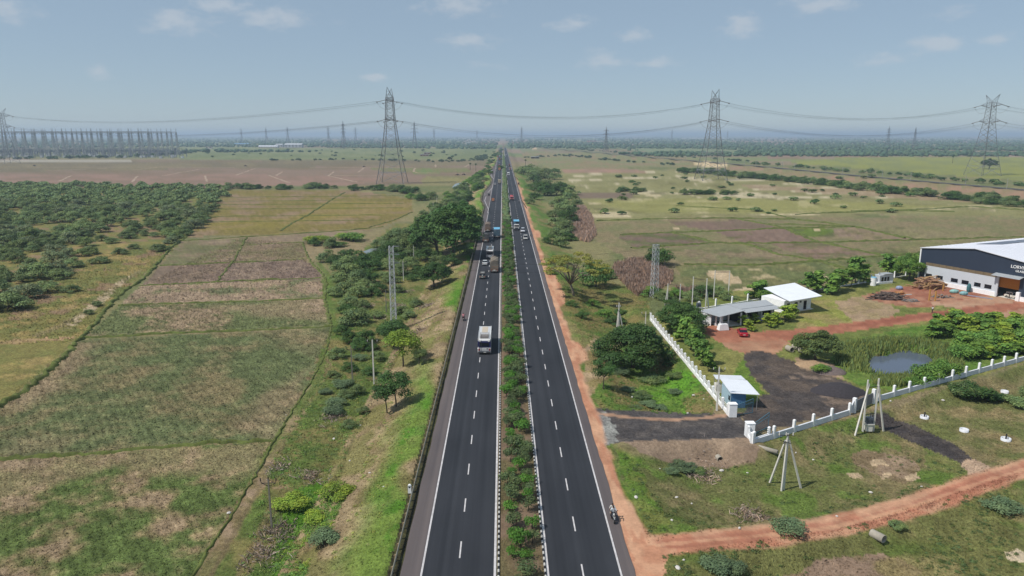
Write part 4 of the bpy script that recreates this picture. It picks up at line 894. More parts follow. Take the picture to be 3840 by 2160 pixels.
# bushes of the strip between the plots and the highway (left), then of the right verge and plain
def bushes(lst, label, group, leafs, kind='scrub', sz=(.75, 1.1), name='bush', cat='bush'):
    P = Varr([(a[0], a[1]) for a in lst])
    for (x, y, wv), q in zip(lst, P):
        p = Vector(q); plant(kind, p, width_m(p, wv) / SPAN[kind], name, label, cat, group, trg.choice(leafs), sz=trg.uniform(*sz))
bushes([(826, 658, 56), (845, 665, 50), (870, 655, 60), (905, 668, 60), (860, 690, 70), (905, 690, 60), (935, 678, 60), (955, 655, 60), (890, 715, 80), (855, 712, 60), (930, 712, 56), (865, 735, 60), (900, 745, 60), (840, 745, 46), (935, 745, 50), (880, 770, 60), (910, 775, 46),
        (1010, 690, 60), (1030, 670, 50), (985, 712, 50), (1000, 735, 44), (1035, 705, 40), (790, 618, 34), (836, 622, 50), (1000, 660, 60), (970, 700, 40), (1050, 690, 40), (850, 900, 50), (880, 932, 44), (900, 990, 40), (870, 1000, 44), (930, 940, 40), (960, 962, 36), (905, 880, 50), (950, 905, 44), (838, 948, 36), (880, 862, 50), (1000, 832, 50), (1030, 800, 44), (1010, 790, 50), (980, 850, 40), (860, 840, 44), (1045, 770, 40), (915, 1040, 36), (880, 1075, 40), (945, 800, 40), (1045, 640, 70), (1075, 655, 70), (1060, 620, 80), (1105, 668, 60), (1135, 670, 60), (1085, 600, 80), (1050, 600, 70), (1165, 640, 60), (1185, 610, 50), (1020, 640, 70), (985, 640, 60), (960, 622, 50), (975, 675, 64), (945, 660, 60), (880, 675, 60), (920, 730, 60), (955, 735, 50), (1120, 690, 40), (870, 790, 50), (890, 800, 50), (1150, 585, 60), (920, 860, 60), (935, 880, 44), (965, 840, 40)], 'dark green thorn bush between the ploughed plots and the highway bank', 'bushes below the highway bank', ['scrub', 'scrub', 'dark'], sz=(.9, 1.25))
bushes([(862, 972, 60), (845, 1020, 56), (840, 1040, 64), (815, 1365, 80), (820, 990, 36), (905, 905, 40)], 'blue-green low spiky bush on the rough strip', 'blue-green bushes on the rough strip', ['blue'], 'bush', (.5, .7))
bushes([(735, 1275, 90), (845, 1250, 90), (790, 1310, 60), (870, 1240, 50), (800, 612, 70), (870, 602, 60), (890, 606, 70), (850, 620, 50)], 'fresh bright green bush in the wet ground', 'fresh green bushes in wet ground', ['lime', 'big'], 'bush', (.45, .7))
bushes([(1330, 440, 60), (1345, 446, 56), (1312, 438, 40), (1372, 440, 36), (1395, 436, 30), (1360, 455, 50), (1395, 452, 40), (1342, 458, 40), (1350, 480, 56), (1375, 476, 60), (1405, 478, 60), (1400, 492, 66), (1370, 492, 54), (1435, 490, 54), (1430, 506, 50), (1345, 500, 40), (1405, 520, 50), (1420, 540, 60), (1398, 545, 50),
        (1425, 560, 64), (1400, 570, 60), (1420, 585, 64), (1405, 600, 60), (1430, 605, 50), (1410, 620, 50), (1450, 518, 40), (1440, 532, 36), (1330, 512, 34), (1380, 612, 36)], 'dense green thorn bush on the plain just below the highway', 'bushes beside the far highway bank', ['scrub', 'dark', 'scrub'], sz=(.8, 1.15))
bushes([(1548, 815, 56), (1520, 795, 50), (1490, 770, 40), (1560, 790, 40), (1440, 770, 34), (1465, 800, 40), (1640, 745, 60), (1670, 752, 60), (1700, 750, 54), (1735, 755, 50), (1690, 770, 50), (1420, 660, 40), (1390, 690, 34), (1500, 690, 60), (1530, 700, 50), (1765, 745, 60), (1800, 742, 60), (1830, 752, 50)], 'green bush in the rough hollow between the highway and the shed', 'bushes in the rough hollow', ['scrub', 'dark', 'big'], sz=(.7, 1.0))
bushes([(1610, 1000, 60), (1580, 985, 40), (1660, 1030, 40), (1700, 990, 40), (1630, 1020, 50), (1720, 1182, 70), (1755, 1190, 50), (1690, 1190, 40), (1560, 940, 60), (1640, 960, 70), (1700, 950, 50), (1600, 1030, 40)], 'low bush in the grass close to the access road', 'low bushes near the access road', ['blue', 'scrub', 'olive'], 'bush', (.4, .6))
bushes([(2520, 1282, 76), (1985, 1338, 84), (2445, 1000, 92), (2495, 1005, 60), (2565, 1020, 70), (2610, 1010, 80), (2255, 1328, 40), (2420, 990, 70), (1800, 1430, 90), (1850, 1440, 60)], 'low dark green thorn bush on open grass near the red track', 'bushes near the red track', ['scrub', 'blue', 'dark'], 'bush', (.5, .75))

# hedgerows and belts further off
def belt(pts, n, w, smin, smax, seed):
    P = Varr(pts); rg_ = random.Random(seed); out = []; seg = [np.hypot(*(b - a)[:2]) for a, b in zip(P[:-1], P[1:])]; tot = sum(seg)
    for i in range(n):
        d = rg_.random() * tot; k = 0
        while k < len(seg) - 1 and d > seg[k]: d -= seg[k]; k += 1
        q = P[k] + (P[k + 1] - P[k]) * min(1, d / seg[k]); x, y = q[0] + rg_.uniform(-w, w), q[1] + rg_.uniform(-w, w) * 1.3; out.append((x, y, rg_.uniform(smin, smax)))
    a = np.array(out); z = H(a[:, 0], a[:, 1]); return [(Vector((p[0], p[1], zz)), p[2]) for p, zz in zip(out, z)]
def belt_plant(kind, items, label, group, leafs, name='bush', cat='bush', sz=(.8, 1.15)):
    for p, s in items: plant(kind, p, s, name, label, cat, group, trg.choice(leafs), sz=trg.uniform(*sz), trunk=(kind != 'far'))
belt_plant('scrub', belt([(575, 476), (650, 475), (720, 476), (790, 473), (850, 474)], 34, 5, .9, 1.6, 21), 'green thorn tree in the hedgerow behind the olive plot', 'hedgerow behind the olive plot', ['scrub', 'dark'], 'hedge_tree', 'tree')
belt_plant('scrub', belt([(882, 478), (940, 478), (990, 480), (1040, 486)], 26, 6, .9, 1.7, 22), 'thorn tree in the hedge under the big pylon', 'hedge under the big pylon', ['scrub', 'dark'], 'hedge_tree', 'tree')
belt_plant('scrub', belt([(1040, 500), (1090, 505), (1130, 500), (1180, 480), (1200, 455), (1215, 435)], 52, 10, 1.0, 1.8, 23), 'leafy roadside tree beyond the olive plot by the far lay-by', 'roadside trees beyond the olive plot', ['scrub', 'dark', 'big'], 'roadside_tree', 'tree')
belt_plant('scrub', belt([(1050, 545), (1100, 530), (1150, 512), (1195, 490)], 26, 8, .9, 1.6, 24), 'bush between the lay-by and the olive plot', 'bushes by the lay-by', ['scrub', 'dark'])
belt_plant('scrub', belt([(1700, 432), (1800, 440), (1900, 448), (2000, 458), (2100, 468), (2200, 480), (2300, 490), (2420, 503), (2576, 520), (2660, 530)], 125, 8, 1.3, 2.2, 25), 'dark green tree in the long belt below the railway bank', 'tree belt below the railway', ['dark', 'scrub', 'dark'], 'belt_tree', 'tree')
belt_plant('far', belt([(1895, 413), (2000, 420), (2100, 430), (2250, 440), (2400, 455), (2600, 470)], 70, 9, 1.0, 1.9, 26), 'hedge tree on the far side of the railway', 'hedge beyond the railway', ['dark', 'scrub'], 'hedge_tree', 'tree')
belt_plant('scrub', belt([(1545, 482), (1580, 481), (1625, 483)], 12, 4, .9, 1.4, 27), 'bush in the small clump on the salt flats', 'small clump on the salt flats', ['dark', 'scrub'])
belt_plant('scrub', belt([(1720, 488), (1780, 488), (1845, 490)], 18, 4, .9, 1.4, 28), 'bush in the larger clump before the angled pylon', 'clump before the angled pylon', ['dark', 'scrub'])
pl = [(rr.uniform(1480, 2300), rr.uniform(440, 540)) for i in range(70)]
bushes([(x, y, rr.uniform(9, 20) * (1 + (y - 440) / 150)) for x, y in pl], 'small lone bush dotted on the pale plain', 'lone bushes on the pale plain', ['dark', 'scrub', 'olive'], 'far', (.6, .9))
far_b = belt([(1330, 398), (1420, 392), (1500, 400), (1570, 408), (1640, 412), (1700, 416)], 46, 14, 1.0, 2.0, 29) + belt([(1440, 375), (1520, 382), (1600, 388), (1700, 396), (1800, 402), (1900, 408)], 60, 12, 1.1, 2.0, 30) + belt([(660, 405), (760, 404), (880, 402), (960, 404), (1080, 408), (1190, 406), (1230, 392)], 64, 14, 1.0, 1.9, 32)
merge_crowns('distant_bushes', [q[0] for q in far_b], 'far', 1.0, 1.9, 'tiny bushes strung along the far field edges and the railway', 'far', 'bushes')
belt_plant('far', belt([(0, 402), (60, 401), (160, 400), (240, 398), (300, 398), (400, 392), (470, 386), (500, 380)], 64, 10, 1.6, 2.8, 31), 'dark tree in the row before the switchyard', 'trees before the switchyard', ['dark', 'dark', 'far'], 'yard_tree', 'tree')
belt_plant('far', belt([(1240, 430), (1243, 410), (1250, 392), (1255, 378)], 30, 12, 1.2, 2.2, 33), 'roadside tree far along the highway', 'far roadside trees', ['dark', 'scrub'], 'roadside_tree', 'tree')
pl = [(rr.uniform(520, 1230), rr.uniform(378, 398)) for i in range(45)]
bushes([(x, y, rr.uniform(5, 11)) for x, y in pl], 'tiny lone tree on the green flats behind the big pylon', 'lone trees on the green flats', ['dark', 'far'], 'far', (.8, 1.2), 'flat_tree', 'tree')

# far woodland to the horizon: low rounded crowns, far too many to count
rg = np.random.default_rng(17)
N = 21000
dist = 1 / (1 / 1500 + (1 / 14000 - 1 / 1500) * rg.random(N) ** .85); ux = rg.uniform(-.8, .8, N); wxx = dist * ux
nb = fbm(wxx / 900, dist / 380, 55, 4); keep = (nb > .5 - .16 * sstep(1700, 3600, dist)) & (np.abs(wxx) > 25 + 0 * dist) & ~((np.abs(wxx + .02 * dist) < 60) & (dist < 2200)) & ~((wxx < -330) & (wxx > -1300) & (dist < 1950) & (dist > 1350))
wxx, dist = wxx[keep], dist[keep]; N = len(wxx); hz = H(wxx, dist)
bmi = bmesh.new(); bmesh.ops.create_icosphere(bmi, subdivisions=1, radius=1.0); iv = np.array([v.co[:] for v in bmi.verts]); itf = np.array([[v.index for v in f.verts] for f in bmi.faces]); bmi.free()
sr = rg.uniform(2.0, 5.5, N) * (1 + dist / 8000); sh = sr * rg.uniform(.45, .9, N)
jit = 1 + .35 * (rg.random((N, len(iv))) - .5) * 2
vv = iv[None] * jit[:, :, None] * np.stack((sr, sr, sh), 1)[:, None, :]; vv[:, :, 0] += wxx[:, None]; vv[:, :, 1] += dist[:, None]; vv[:, :, 2] += (hz + sh * .75)[:, None]
ff = itf[None] + (np.arange(N) * len(iv))[:, None, None]
tag(link('distant_woodland', np_mesh('distant_woodland', vv.reshape(-1, 3), ff.reshape(-1, 3), LEAF['far'], np.repeat(rg.random((N, 3)), len(iv), 0))), 'woods and tree lines scattered over the far plain', 'woodland', None, 'stuff')

# median shrubs
def shrub_mesh(seed, leaf, flat):
    rg = np.random.default_rng(seed); cl = []
    for i in range(9):
        a, r = rg.random() * 6.283, .55 * math.sqrt(rg.random()); cl.append((r * math.cos(a), r * math.sin(a), .75 + .35 * rg.random() * (1 - r), .42 + .18 * rg.random(), .36 + .14 * rg.random()))
    v, f, c = leaf_cloud(rg, cl, 620, .095, .6, .45, .6); v[:, 2] *= flat
    tk = MB().path([(0, 0, -.2), (.02, 0, .3), (0, .03, .8)], [.06, .05, .03], 5)
    nv = len(v); tv = np.array(tk.v); quads = [q for q in tk.f if len(q) == 4]
    return np_mesh('median_shrub', np.concatenate((v, tv)), np.concatenate((f, np.array(quads) + nv)), [LEAF[leaf], M_BARK_D], np.concatenate((c, np.full((len(tv), 3), .5))), mi=np.concatenate((np.zeros(len(f)), np.ones(len(quads)))))
SH = [shrub_mesh(s, l, fl) for s, l, fl in ((1, 'shrub_a', 1.0), (2, 'shrub_b', .95), (3, 'shrub_a', .85), (4, 'shrub_b', 1.1), (5, 'shrub_a', 1.1), (6, 'shrub_b', .85))]
ms = random.Random(77); y = 59.0; n = 0; far_sh = []
while y < 1500:
    for x in ((.9, 2.7) if ms.random() < .62 else (1.8,)):
        if ms.random() < (.12 if y > 100 else .28): continue
        xx = min(3.2, max(.4, x + ms.uniform(-.5, .5))); yy = y + ms.uniform(-.5, .5); s = ms.uniform(.85, 1.4) if y < 95 else ms.uniform(1.0, 1.5); kind_ = ms.random()
        if n < 290:
            me = SH[ms.choice((0, 2, 4)) if kind_ < .62 else ms.choice((1, 3, 5))]
            o = link('median_shrub', me); o.location = (xx, yy, .02); o.rotation_euler.z = ms.uniform(0, 6.28); o.scale = (s, s, s * ms.uniform(.9, 1.15)); n += 1
            lb = 'dull dark green clipped shrub on the bare earth median' if me in (SH[0], SH[2], SH[4]) else 'fresh bright green clipped shrub on the bare earth median'
            tag(o, lb, 'shrub', 'dark median shrubs' if 'dull' in lb else 'bright median shrubs')
        else: far_sh.append((xx, yy, s))
    y += ms.uniform(1.05, 1.65) if y < 330 else ms.uniform(1.6, 2.6)
rg = np.random.default_rng(9); a = np.array(far_sh); N = len(a); jit = 1 + .3 * (rg.random((N, len(iv))) - .5) * 2
vv = iv[None] * jit[:, :, None] * (a[:, 2][:, None, None] * np.array((.95, 1.1, .7))); vv[:, :, 0] += a[:, :1]; vv[:, :, 1] += a[:, 1:2]; vv[:, :, 2] += .75
tag(link('far_median_shrubs', np_mesh('far_median_shrubs', vv.reshape(-1, 3), (itf[None] + (np.arange(N) * len(iv))[:, None, None]).reshape(-1, 3), LEAF['shrub_a'], np.repeat(rg.random((N, 3)), len(iv), 0))), 'unbroken line of shrubs far along the median', 'shrubs', None, 'stuff')

# reeds, dead brush, coarse grass
def blades(name, pts, hmin, hmax, w, leaf, label, cat, per=4, lean=.35, seed=1):
    rg = np.random.default_rng(seed); P = np.repeat(np.array(pts, float), per, 0); n = len(P); P[:, :2] += rg.normal(size=(n, 2)) * (.25 if hmax > .4 else .12); P[:, 2] = H(P[:, 0], P[:, 1]) - .05
    h = rg.uniform(hmin, hmax, n) * (1 if hmax < .7 else .45 + 1.1 * fbm(P[:, 0] / 3.5, P[:, 1] / 3.5, 21, 3)); a = rg.random(n) * 6.283; l = rg.normal(size=(n, 2)) * lean * h[:, None]
    dx = np.stack((np.cos(a), np.sin(a), np.zeros(n)), 1) * (w * (.6 + .8 * rg.random(n)))[:, None]
    tip = P + np.concatenate((l, h[:, None]), 1); mid = P + np.concatenate((l * .35, (h * .6)[:, None]), 1)
    v = np.stack((P - dx, P + dx, mid + dx * .8, tip), 1).reshape(-1, 3)
    o = link(name, np_mesh(name, v, np.arange(4 * n).reshape(n, 4), LEAF[leaf], np.repeat(rg.random((n, 3)), 4, 0))); tag(o, label, cat, None, 'stuff')
def scatter(poly, n, seed, world=False):
    P = poly if world else Vp(poly); rg = np.random.default_rng(seed); px, py = np.array(P).T; x = rg.uniform(px.min(), px.max(), n * 4); y = rg.uniform(py.min(), py.max(), n * 4)
    k = in_poly(x, y, P); x, y = x[k][:n], y[k][:n]; return np.stack((x, y, x * 0), 1)
blades('dry_reeds', np.concatenate((scatter([(1545, 668), (1600, 655), (1640, 655), (1690, 690), (1690, 710), (1640, 740), (1600, 745), (1570, 715), (1545, 690)], 4200, 1), scatter([(1690, 735), (1750, 730), (1760, 745), (1700, 750)], 500, 2))), 1.0, 2.0, .12, 'reed', 'purple-brown dry reed bed below the bare lattice mast', 'reeds', 3, .2, 1)
blades('rust_reeds', scatter([(1436, 522), (1470, 520), (1488, 545), (1500, 590), (1480, 612), (1445, 600), (1438, 560)], 2600, 4), 1.0, 2.2, .22, 'reed', 'rust-brown reed patch beside the bushes on the plain', 'reeds', 3, .2, 4)
pz = sd_poly(*[np.array(v_) for v_ in zip(*[(p[0], p[1]) for p in scatter([(2080, 860), (2200, 850), (2420, 850), (2420, 960), (2330, 985), (2150, 985), (2080, 930)], 9000, 5)])], POND)
rp = scatter([(2080, 860), (2200, 850), (2420, 850), (2420, 960), (2330, 985), (2150, 985), (2080, 930)], 9000, 5); rp = rp[(pz > -.2) & (pz < 5.5) & (rp[:, 1] + .25 * rp[:, 0] > 138 + 6 * np.random.default_rng(2).random(len(rp)))]
blades('pond_reeds', rp, .5, 1.3, .09, 'reedg', 'green and brown reeds ringing the dark pond', 'reeds', 3, .18, 5)
blades('pond_weeds', scatter([(2195, 948), (2280, 950), (2300, 962), (2260, 975), (2200, 968)], 900, 6), .6, 1.3, .08, 'reedg', 'tall weeds on the near pond edge before the wall', 'weeds', 3, .15, 6)
dead = []
for x, y, n_ in [(700, 1338, 90), (668, 1395, 60), (840, 1052, 60), (790, 1200, 50), (950, 800, 50), (920, 770, 60), (985, 705, 60), (1020, 735, 40), (1075, 770, 60), (1060, 830, 40), (700, 1180, 40), (1890, 1300, 90), (1770, 1200, 80), (1790, 1160, 60), (1000, 770, 40), (980, 725, 40)]:
    p = V(x, y); g_ = np.random.default_rng(int(x)); dead.append(np.stack((p.x + g_.normal(size=n_) * 1.0, p.y + g_.normal(size=n_) * 1.2, np.zeros(n_)), 1))
blades('dead_brush', np.concatenate(dead), .15, .6, .03, 'dead', 'heaps of grey dead twigs lying about the rough ground', 'brush', 6, .9, 7)

# low weeds: small leafy clumps hugging the ground
def weeds(name, groups, label):
    vs, fs, cs, b = [], [], [], 0; rg = np.random.default_rng(len(name)); mats_ = []; mi = []
    for poly, n_, r0, r1, leaf in groups:
        P = scatter(poly, n_, int(rg.integers(1e6))); k = fbm(P[:, 0] / 5, P[:, 1] / 5, int(rg.integers(99)), 3) + .15 * (rg.random(len(P)) - .5) > .47; P = P[k]; P[:, 2] = H(P[:, 0], P[:, 1])
        if LEAF[leaf] not in mats_: mats_.append(LEAF[leaf])
        cl = [(p[0], p[1], p[2] + .02, r, r * .5) for p, r in zip(P, rg.uniform(r0, r1, len(P)))]; nl = len(cl) * 26
        v, f, c = leaf_cloud(rg, cl, nl, .085, .6, .8, .3); vs.append(v); fs.append(f + b); cs.append(c); b += len(v); mi.append(np.full(nl, mats_.index(LEAF[leaf])))
    tag(link(name, np_mesh(name, np.concatenate(vs), np.concatenate(fs), mats_, np.concatenate(cs), mi=np.concatenate(mi))), label, 'weeds', None, 'stuff')
STRIP = [(835, 822), (1000, 700), (1050, 760), (1000, 900), (900, 1080), (820, 1270), (740, 1460), (600, 1460), (650, 1270), (700, 1130), (790, 960)]
DITCH = [(690, 1460), (700, 1330), (745, 1240), (800, 1220), (865, 1250), (835, 1330), (780, 1410), (760, 1460)]
weeds('ditch_weeds', [(DITCH, 900, .25, .6, 'big'), (DITCH, 350, .2, .5, 'lime'), ([(800, 600), (950, 585), (960, 610), (880, 625), (800, 625)], 250, .4, .9, 'big')], 'fresh green weeds filling the wet ditch and pond margin')
weeds('rough_weeds', [(STRIP, 2000, .25, .7, 'olive'), (STRIP, 900, .2, .6, 'big'), (STRIP, 500, .2, .5, 'grass'), ([(1060, 740), (1160, 660), (1120, 800), (1060, 960), (1000, 1200), (900, 1440), (820, 1440), (960, 1040)], 700, .15, .4, 'grass')], 'low tangled weeds over the rough strip and the dry bank')
weeds('verge_weeds', [([(1500, 930), (1640, 900), (1800, 1000), (1790, 1045), (1520, 1035)], 700, .2, .5, 'big'), ([(1380, 640), (1440, 640), (1500, 780), (1620, 760), (1640, 800), (1560, 850), (1480, 860)], 800, .25, .6, 'big'), ([(1555, 1125), (1900, 1170), (2150, 1060), (2450, 1180), (2280, 1250), (1640, 1365)], 900, .15, .45, 'olive'), ([(1670, 1400), (2100, 1335), (2560, 1200), (2560, 1449), (1670, 1449)], 700, .15, .45, 'olive'), ([(2090, 870), (2340, 815), (2560, 800), (2560, 880), (2330, 960), (2100, 940)], 800, .2, .5, 'big')], 'low green weeds on the verge, in the hollow and round the pond')

# clods and stubble of the ploughed plots, tufts of the rough grass: each takes the colour of the ground it lies on
def ground_col(x, y):
    r = np.clip(np.searchsorted(-inv, -1 / y), 0, NR - 1); c = np.clip(((x / y + 1.06) / 2.12 * (NC - 1)).round().astype(int), 0, NC - 1); return GC[r * NC + c]
def clods(name, groups, label, cat, seed):
    rg = np.random.default_rng(seed); V_, C_ = [], []
    for poly, n_, smin, smax, hf in groups:
        P = scatter(poly, n_, int(rg.integers(1e6))); n = len(P); x, y = P[:, 0], P[:, 1]; z = H(x, y); s = rg.uniform(smin, smax, n) ; a = rg.random(n) * 6.283; h = s * hf * rg.uniform(.5, 1.3, n)
        q = [np.stack((x + s * np.cos(a + k * 2.094) * rg.uniform(.6, 1.2, n), y + s * np.sin(a + k * 2.094) * rg.uniform(.6, 1.2, n), z - .03), 1) for k in range(3)]
        t = np.stack((x + s * .5 * rg.normal(size=n), y + s * .5 * rg.normal(size=n), z + h), 1)
        V_.append(np.stack(q + [t], 1)); c = ground_col(x, y) * rg.uniform(.72, 1.4, n)[:, None]; C_.append(np.repeat(c[:, None], 4, 1))
    V_ = np.concatenate(V_); C_ = np.concatenate(C_); n = len(V_); f = np.array(((0, 1, 3), (1, 2, 3), (2, 0, 3)))[None] + (np.arange(n) * 4)[:, None, None]
    tag(link(name, np_mesh(name, V_.reshape(-1, 3), f.reshape(-1, 3), M_GROUND, C_.reshape(-1, 3))), label, cat, None, 'stuff')
NEARP = [(-60, 1165), (0, 1160), (250, 1145), (450, 1125), (686, 1112), (640, 1198), (560, 1338), (470, 1470), (-60, 1470)]
BIGP = [(-40, 1040), (200, 860), (832, 826), (820, 880), (785, 950), (738, 1030), (688, 1106), (450, 1118), (250, 1138), (-40, 1155)]
clods('field_stubble', [(NEARP, 26000, .07, .2, .7), (BIGP, 34000, .09, .26, .7), ([(215, 848), (300, 770), (816, 752), (832, 818)], 12000, .14, .34, .7), ([(360, 716), (600, 600), (760, 612), (806, 698), (816, 746), (305, 766)], 16000, .18, .42, .7)], 'clods and stubble scattered over the ploughed plots', 'stubble', 1)
clods('turf_tufts', [(STRIP, 12000, .07, .22, 1.0), ([(1060, 740), (1180, 640), (1160, 760), (1060, 1100), (1000, 1449), (780, 1449), (900, 1090)], 14000, .06, .18, 1.0), ([(1550, 1125), (1880, 1118), (2150, 1050), (2560, 930), (2560, 1160), (2280, 1250), (1630, 1366)], 16000, .06, .18, .9), ([(1665, 1400), (2100, 1332), (2560, 1190), (2560, 1470), (1665, 1470)], 12000, .06, .16, .9), ([(1380, 650), (1640, 740), (1640, 800), (1800, 1040), (1510, 1030), (1470, 900)], 9000, .1, .28, .9), ([(-40, 870), (190, 860), (300, 740), (450, 612), (250, 640), (-40, 800)], 12000, .12, .36, .8)], 'grass tufts over the banks and open ground', 'grass', 2)

# ================================================================ PYLONS, WIRES, SWITCHYARD
M_STEEL = mat('galvanised_steel', C(170, 172, 174), .5, .4, .12, .5); M_STEEL_D = mat('weathered_steel', C(116, 116, 118), .6, .3, .15, .5); M_WIRE = mat('wire', C(92, 94, 98), .5, .5, .05); M_INS = mat('insulator', C(128, 122, 118), .4, 0, .1)
def lattice(mb, prof, levels, w_leg, w_br, x=0.0, y=0.0, legs=None):
    """square lattice shaft: prof(z) = half width; levels = panel heights; legs go to mb or to four own builders"""
    cs = ((-1, -1), (1, -1), (1, 1), (-1, 1))
    for k, (a, b) in enumerate(zip(levels[:-1], levels[1:])):
        ra, rb = prof(a), prof(b)
        for i, c in enumerate(cs):
            (mb if legs is None else legs[i]).bar((x + c[0] * ra, y + c[1] * ra, a), (x + c[0] * rb, y + c[1] * rb, b), w_leg)
            d = cs[(i + 1) % 4]
            mb.bar((x + c[0] * ra, y + c[1] * ra, a), (x + d[0] * rb, y + d[1] * rb, b), w_br); mb.bar((x + d[0] * ra, y + d[1] * ra, a), (x + c[0] * rb, y + c[1] * rb, b), w_br)
            if k % 2 == 0: mb.bar((x + c[0] * rb, y + c[1] * rb, b), (x + d[0] * rb, y + d[1] * rb, b), w_br)
ARM_Z, ARM_L = (74.5, 57.5), 14.5
def big_pylon():
    t = thing('pylon', '', 'pylon'); prof = lambda z: float(np.interp(z, (0, 30, 57, 86), (12.5, 7.2, 4.0, 2.6)))
    legs = [MB() for i in range(4)]; br = MB()
    lattice(br, prof, [0, 10, 19, 27, 34, 40.5, 46.5, 52, 57.5, 62, 66.5, 70.5, 74.5, 78], .42, .2, legs=legs)
    for z in (10, 27, 40.5, 57.5, 74.5):
        r = prof(z); br.bar((-r, -r, z), (r, r, z), .16); br.bar((-r, r, z), (r, -r, z), .16)
    for l in legs: l.build('leg', M_STEEL_D, t)
    br.build('bracing', M_STEEL, t)
    for z in ARM_Z:
        for s in (-1, 1):
            a = MB(); r = prof(z); tip = (0, s * ARM_L, z + 1)
            for sx in (-1, 1):
                a.bar((sx * r, s * r, z), tip, .26); a.bar((sx * prof(z + 4), s * prof(z + 4), z + 4), tip, .2)
                for q in (.25, .5, .75):
                    p = Vector((sx * r, s * r, z)).lerp(Vector(tip), q); p2 = Vector((sx * prof(z + 4), s * prof(z + 4), z + 4)).lerp(Vector(tip), q); a.bar(p, p2, .14); a.bar(p, Vector((-p.x, p.y, p.z)), .14)
            ins = MB()
            for sx in (-1, 1):                                                 # strain strings and the jumper loop below
                e = Vector((sx * 9.0, s * (ARM_L - 1.5), z - 1.2)); ins.tube((sx * .4, s * (ARM_L - 1), z + .8), e, .2, .2, 6); ins.tube((sx * .4, s * (ARM_L - .2), z + .8), e + Vector((0, s * .8, 0)), .2, .2, 6)
                ins.box(e, (1.2, 1.4, .8))
                ins.path([e, (sx * 6.5, e.y, z - 5), (sx * 2.5, e.y, z - 7.4), (0, e.y, z - 7.8)], .09, 4)
            ao = a.build('cross_arm', M_STEEL_D, t); ins.build('insulator_string', M_INS, ao)
    for s in (-1, 1):
        h = MB(); tip = (0, s * 9.5, 86.5); r = prof(78)
        for sx in (-1, 1): h.bar((sx * r, s * r, 78), tip, .24); h.bar((sx * r, s * .3, 78), tip, .18); h.bar((sx * prof(74.5), s * prof(74.5), 74.5), (sx * r * .4, s * 6, 80.5), .14)
        for q in (.3, .6): h.bar(Vector((r, s * r, 78)).lerp(Vector(tip), q), Vector((-r, s * r, 78)).lerp(Vector(tip), q), .12)
        h.build('peak_horn', M_STEEL_D, t)
    return t
PYL = [((-103.7, 682), 'tall lattice pylon standing beside the highway behind the hedge'), ((206, 716), 'tall lattice pylon on the salt flats right of the highway'), ((531, 797), 'tall lattice pylon on the green field across the railway'), ((-794, 1178), 'lattice pylon cut by the left picture edge before the switchyard'), ((900, 900), 'pylon')]
py0 = big_pylon()
for i, ((x, y), lb) in enumerate(PYL[:4]):
    o = py0 if i == 0 else copy_tree(py0); o.location = (x, y, ground_z(x, y) + .1); o['label'] = lb; o['group'] = 'large pylons of the main power line'; o.rotation_euler.z = (R(-3), R(4), R(9), R(-24))[i]
# conductor bundles, sagging between the pylons
def cable(a, b, sag, r, label, n=26, bundle=.45, cat='power cable', group=None, name='power_cable'):
    a, b = Vector(a), Vector(b); mb = MB(); side = (b - a).cross(Vector((0, 0, 1))).normalized()
    offs = [(0, 0)] if not bundle else [(-bundle, 0), (bundle, 0), (0, -2 * bundle), (0, bundle)]
    for u_, w_ in offs: mb.path([a.lerp(b, k / n) + Vector((0, 0, w_ - 4 * sag * (k / n) * (1 - k / n))) + side * u_ for k in range(n + 1)], r, 3)
    o = mb.build(name, M_WIRE); tag(o, label, cat, group); return o
spans = [(3, 0, 'the left picture edge and the pylon beside the highway'), (0, 1, 'the pylon beside the highway and the salt flat pylon'), (1, 2, 'the salt flat pylon and the pylon across the railway'), (2, 4, 'the pylon across the railway and the right edge')]
for i, j, txt in spans:
    (xa, ya), (xb, yb) = PYL[i][0], PYL[j][0]
    for z, lv in zip(ARM_Z, ('upper', 'lower')):
        for s, sd_ in ((-1, 'near'), (1, 'far')):
            d = 9.0 if xb > xa else -9.0
            cable((xa + d, ya + s * 13, -2.5 + z - 1.2), (xb - d, yb + s * 13, -2.5 + z - 1.2), 13.5 if j != 4 else 11, .038, f'{sd_} {lv} cable bundle between {txt}', 30, .55)
# smaller pylons far off
def small_pylon():
    t = thing('distant_pylon', '', 'pylon'); prof = lambda z: float(np.interp(z, (0, 28, 50), (5.5, 2.0, .9))); mb = MB()
    lattice(mb, prof, [0, 8, 15, 21, 27, 32, 37, 42, 46, 50], .5, .26); mb.bar((0, 0, 50), (0, 0, 55), .4)
    for q in ((-.9, -.9), (.9, -.9), (.9, .9), (-.9, .9)): mb.bar((q[0], q[1], 50), (0, 0, 56), .3)
    mb.build('lattice_body', M_STEEL_D, t); a = MB()
    for z, L in ((33, 9), (40, 8), (47, 7)):
        for s in (-1, 1):
            a.bar((s * prof(z), 0, z), (s * L, 0, z + .4), .4); a.bar((s * prof(z + 2.4), 0, z + 2.4), (s * L, 0, z + .4), .3); a.bar((s * L, 0, z + .4), (s * L, 0, z - 2.6), .3)
    a.build('cross_arms', M_STEEL_D, t); return t
sp0 = None
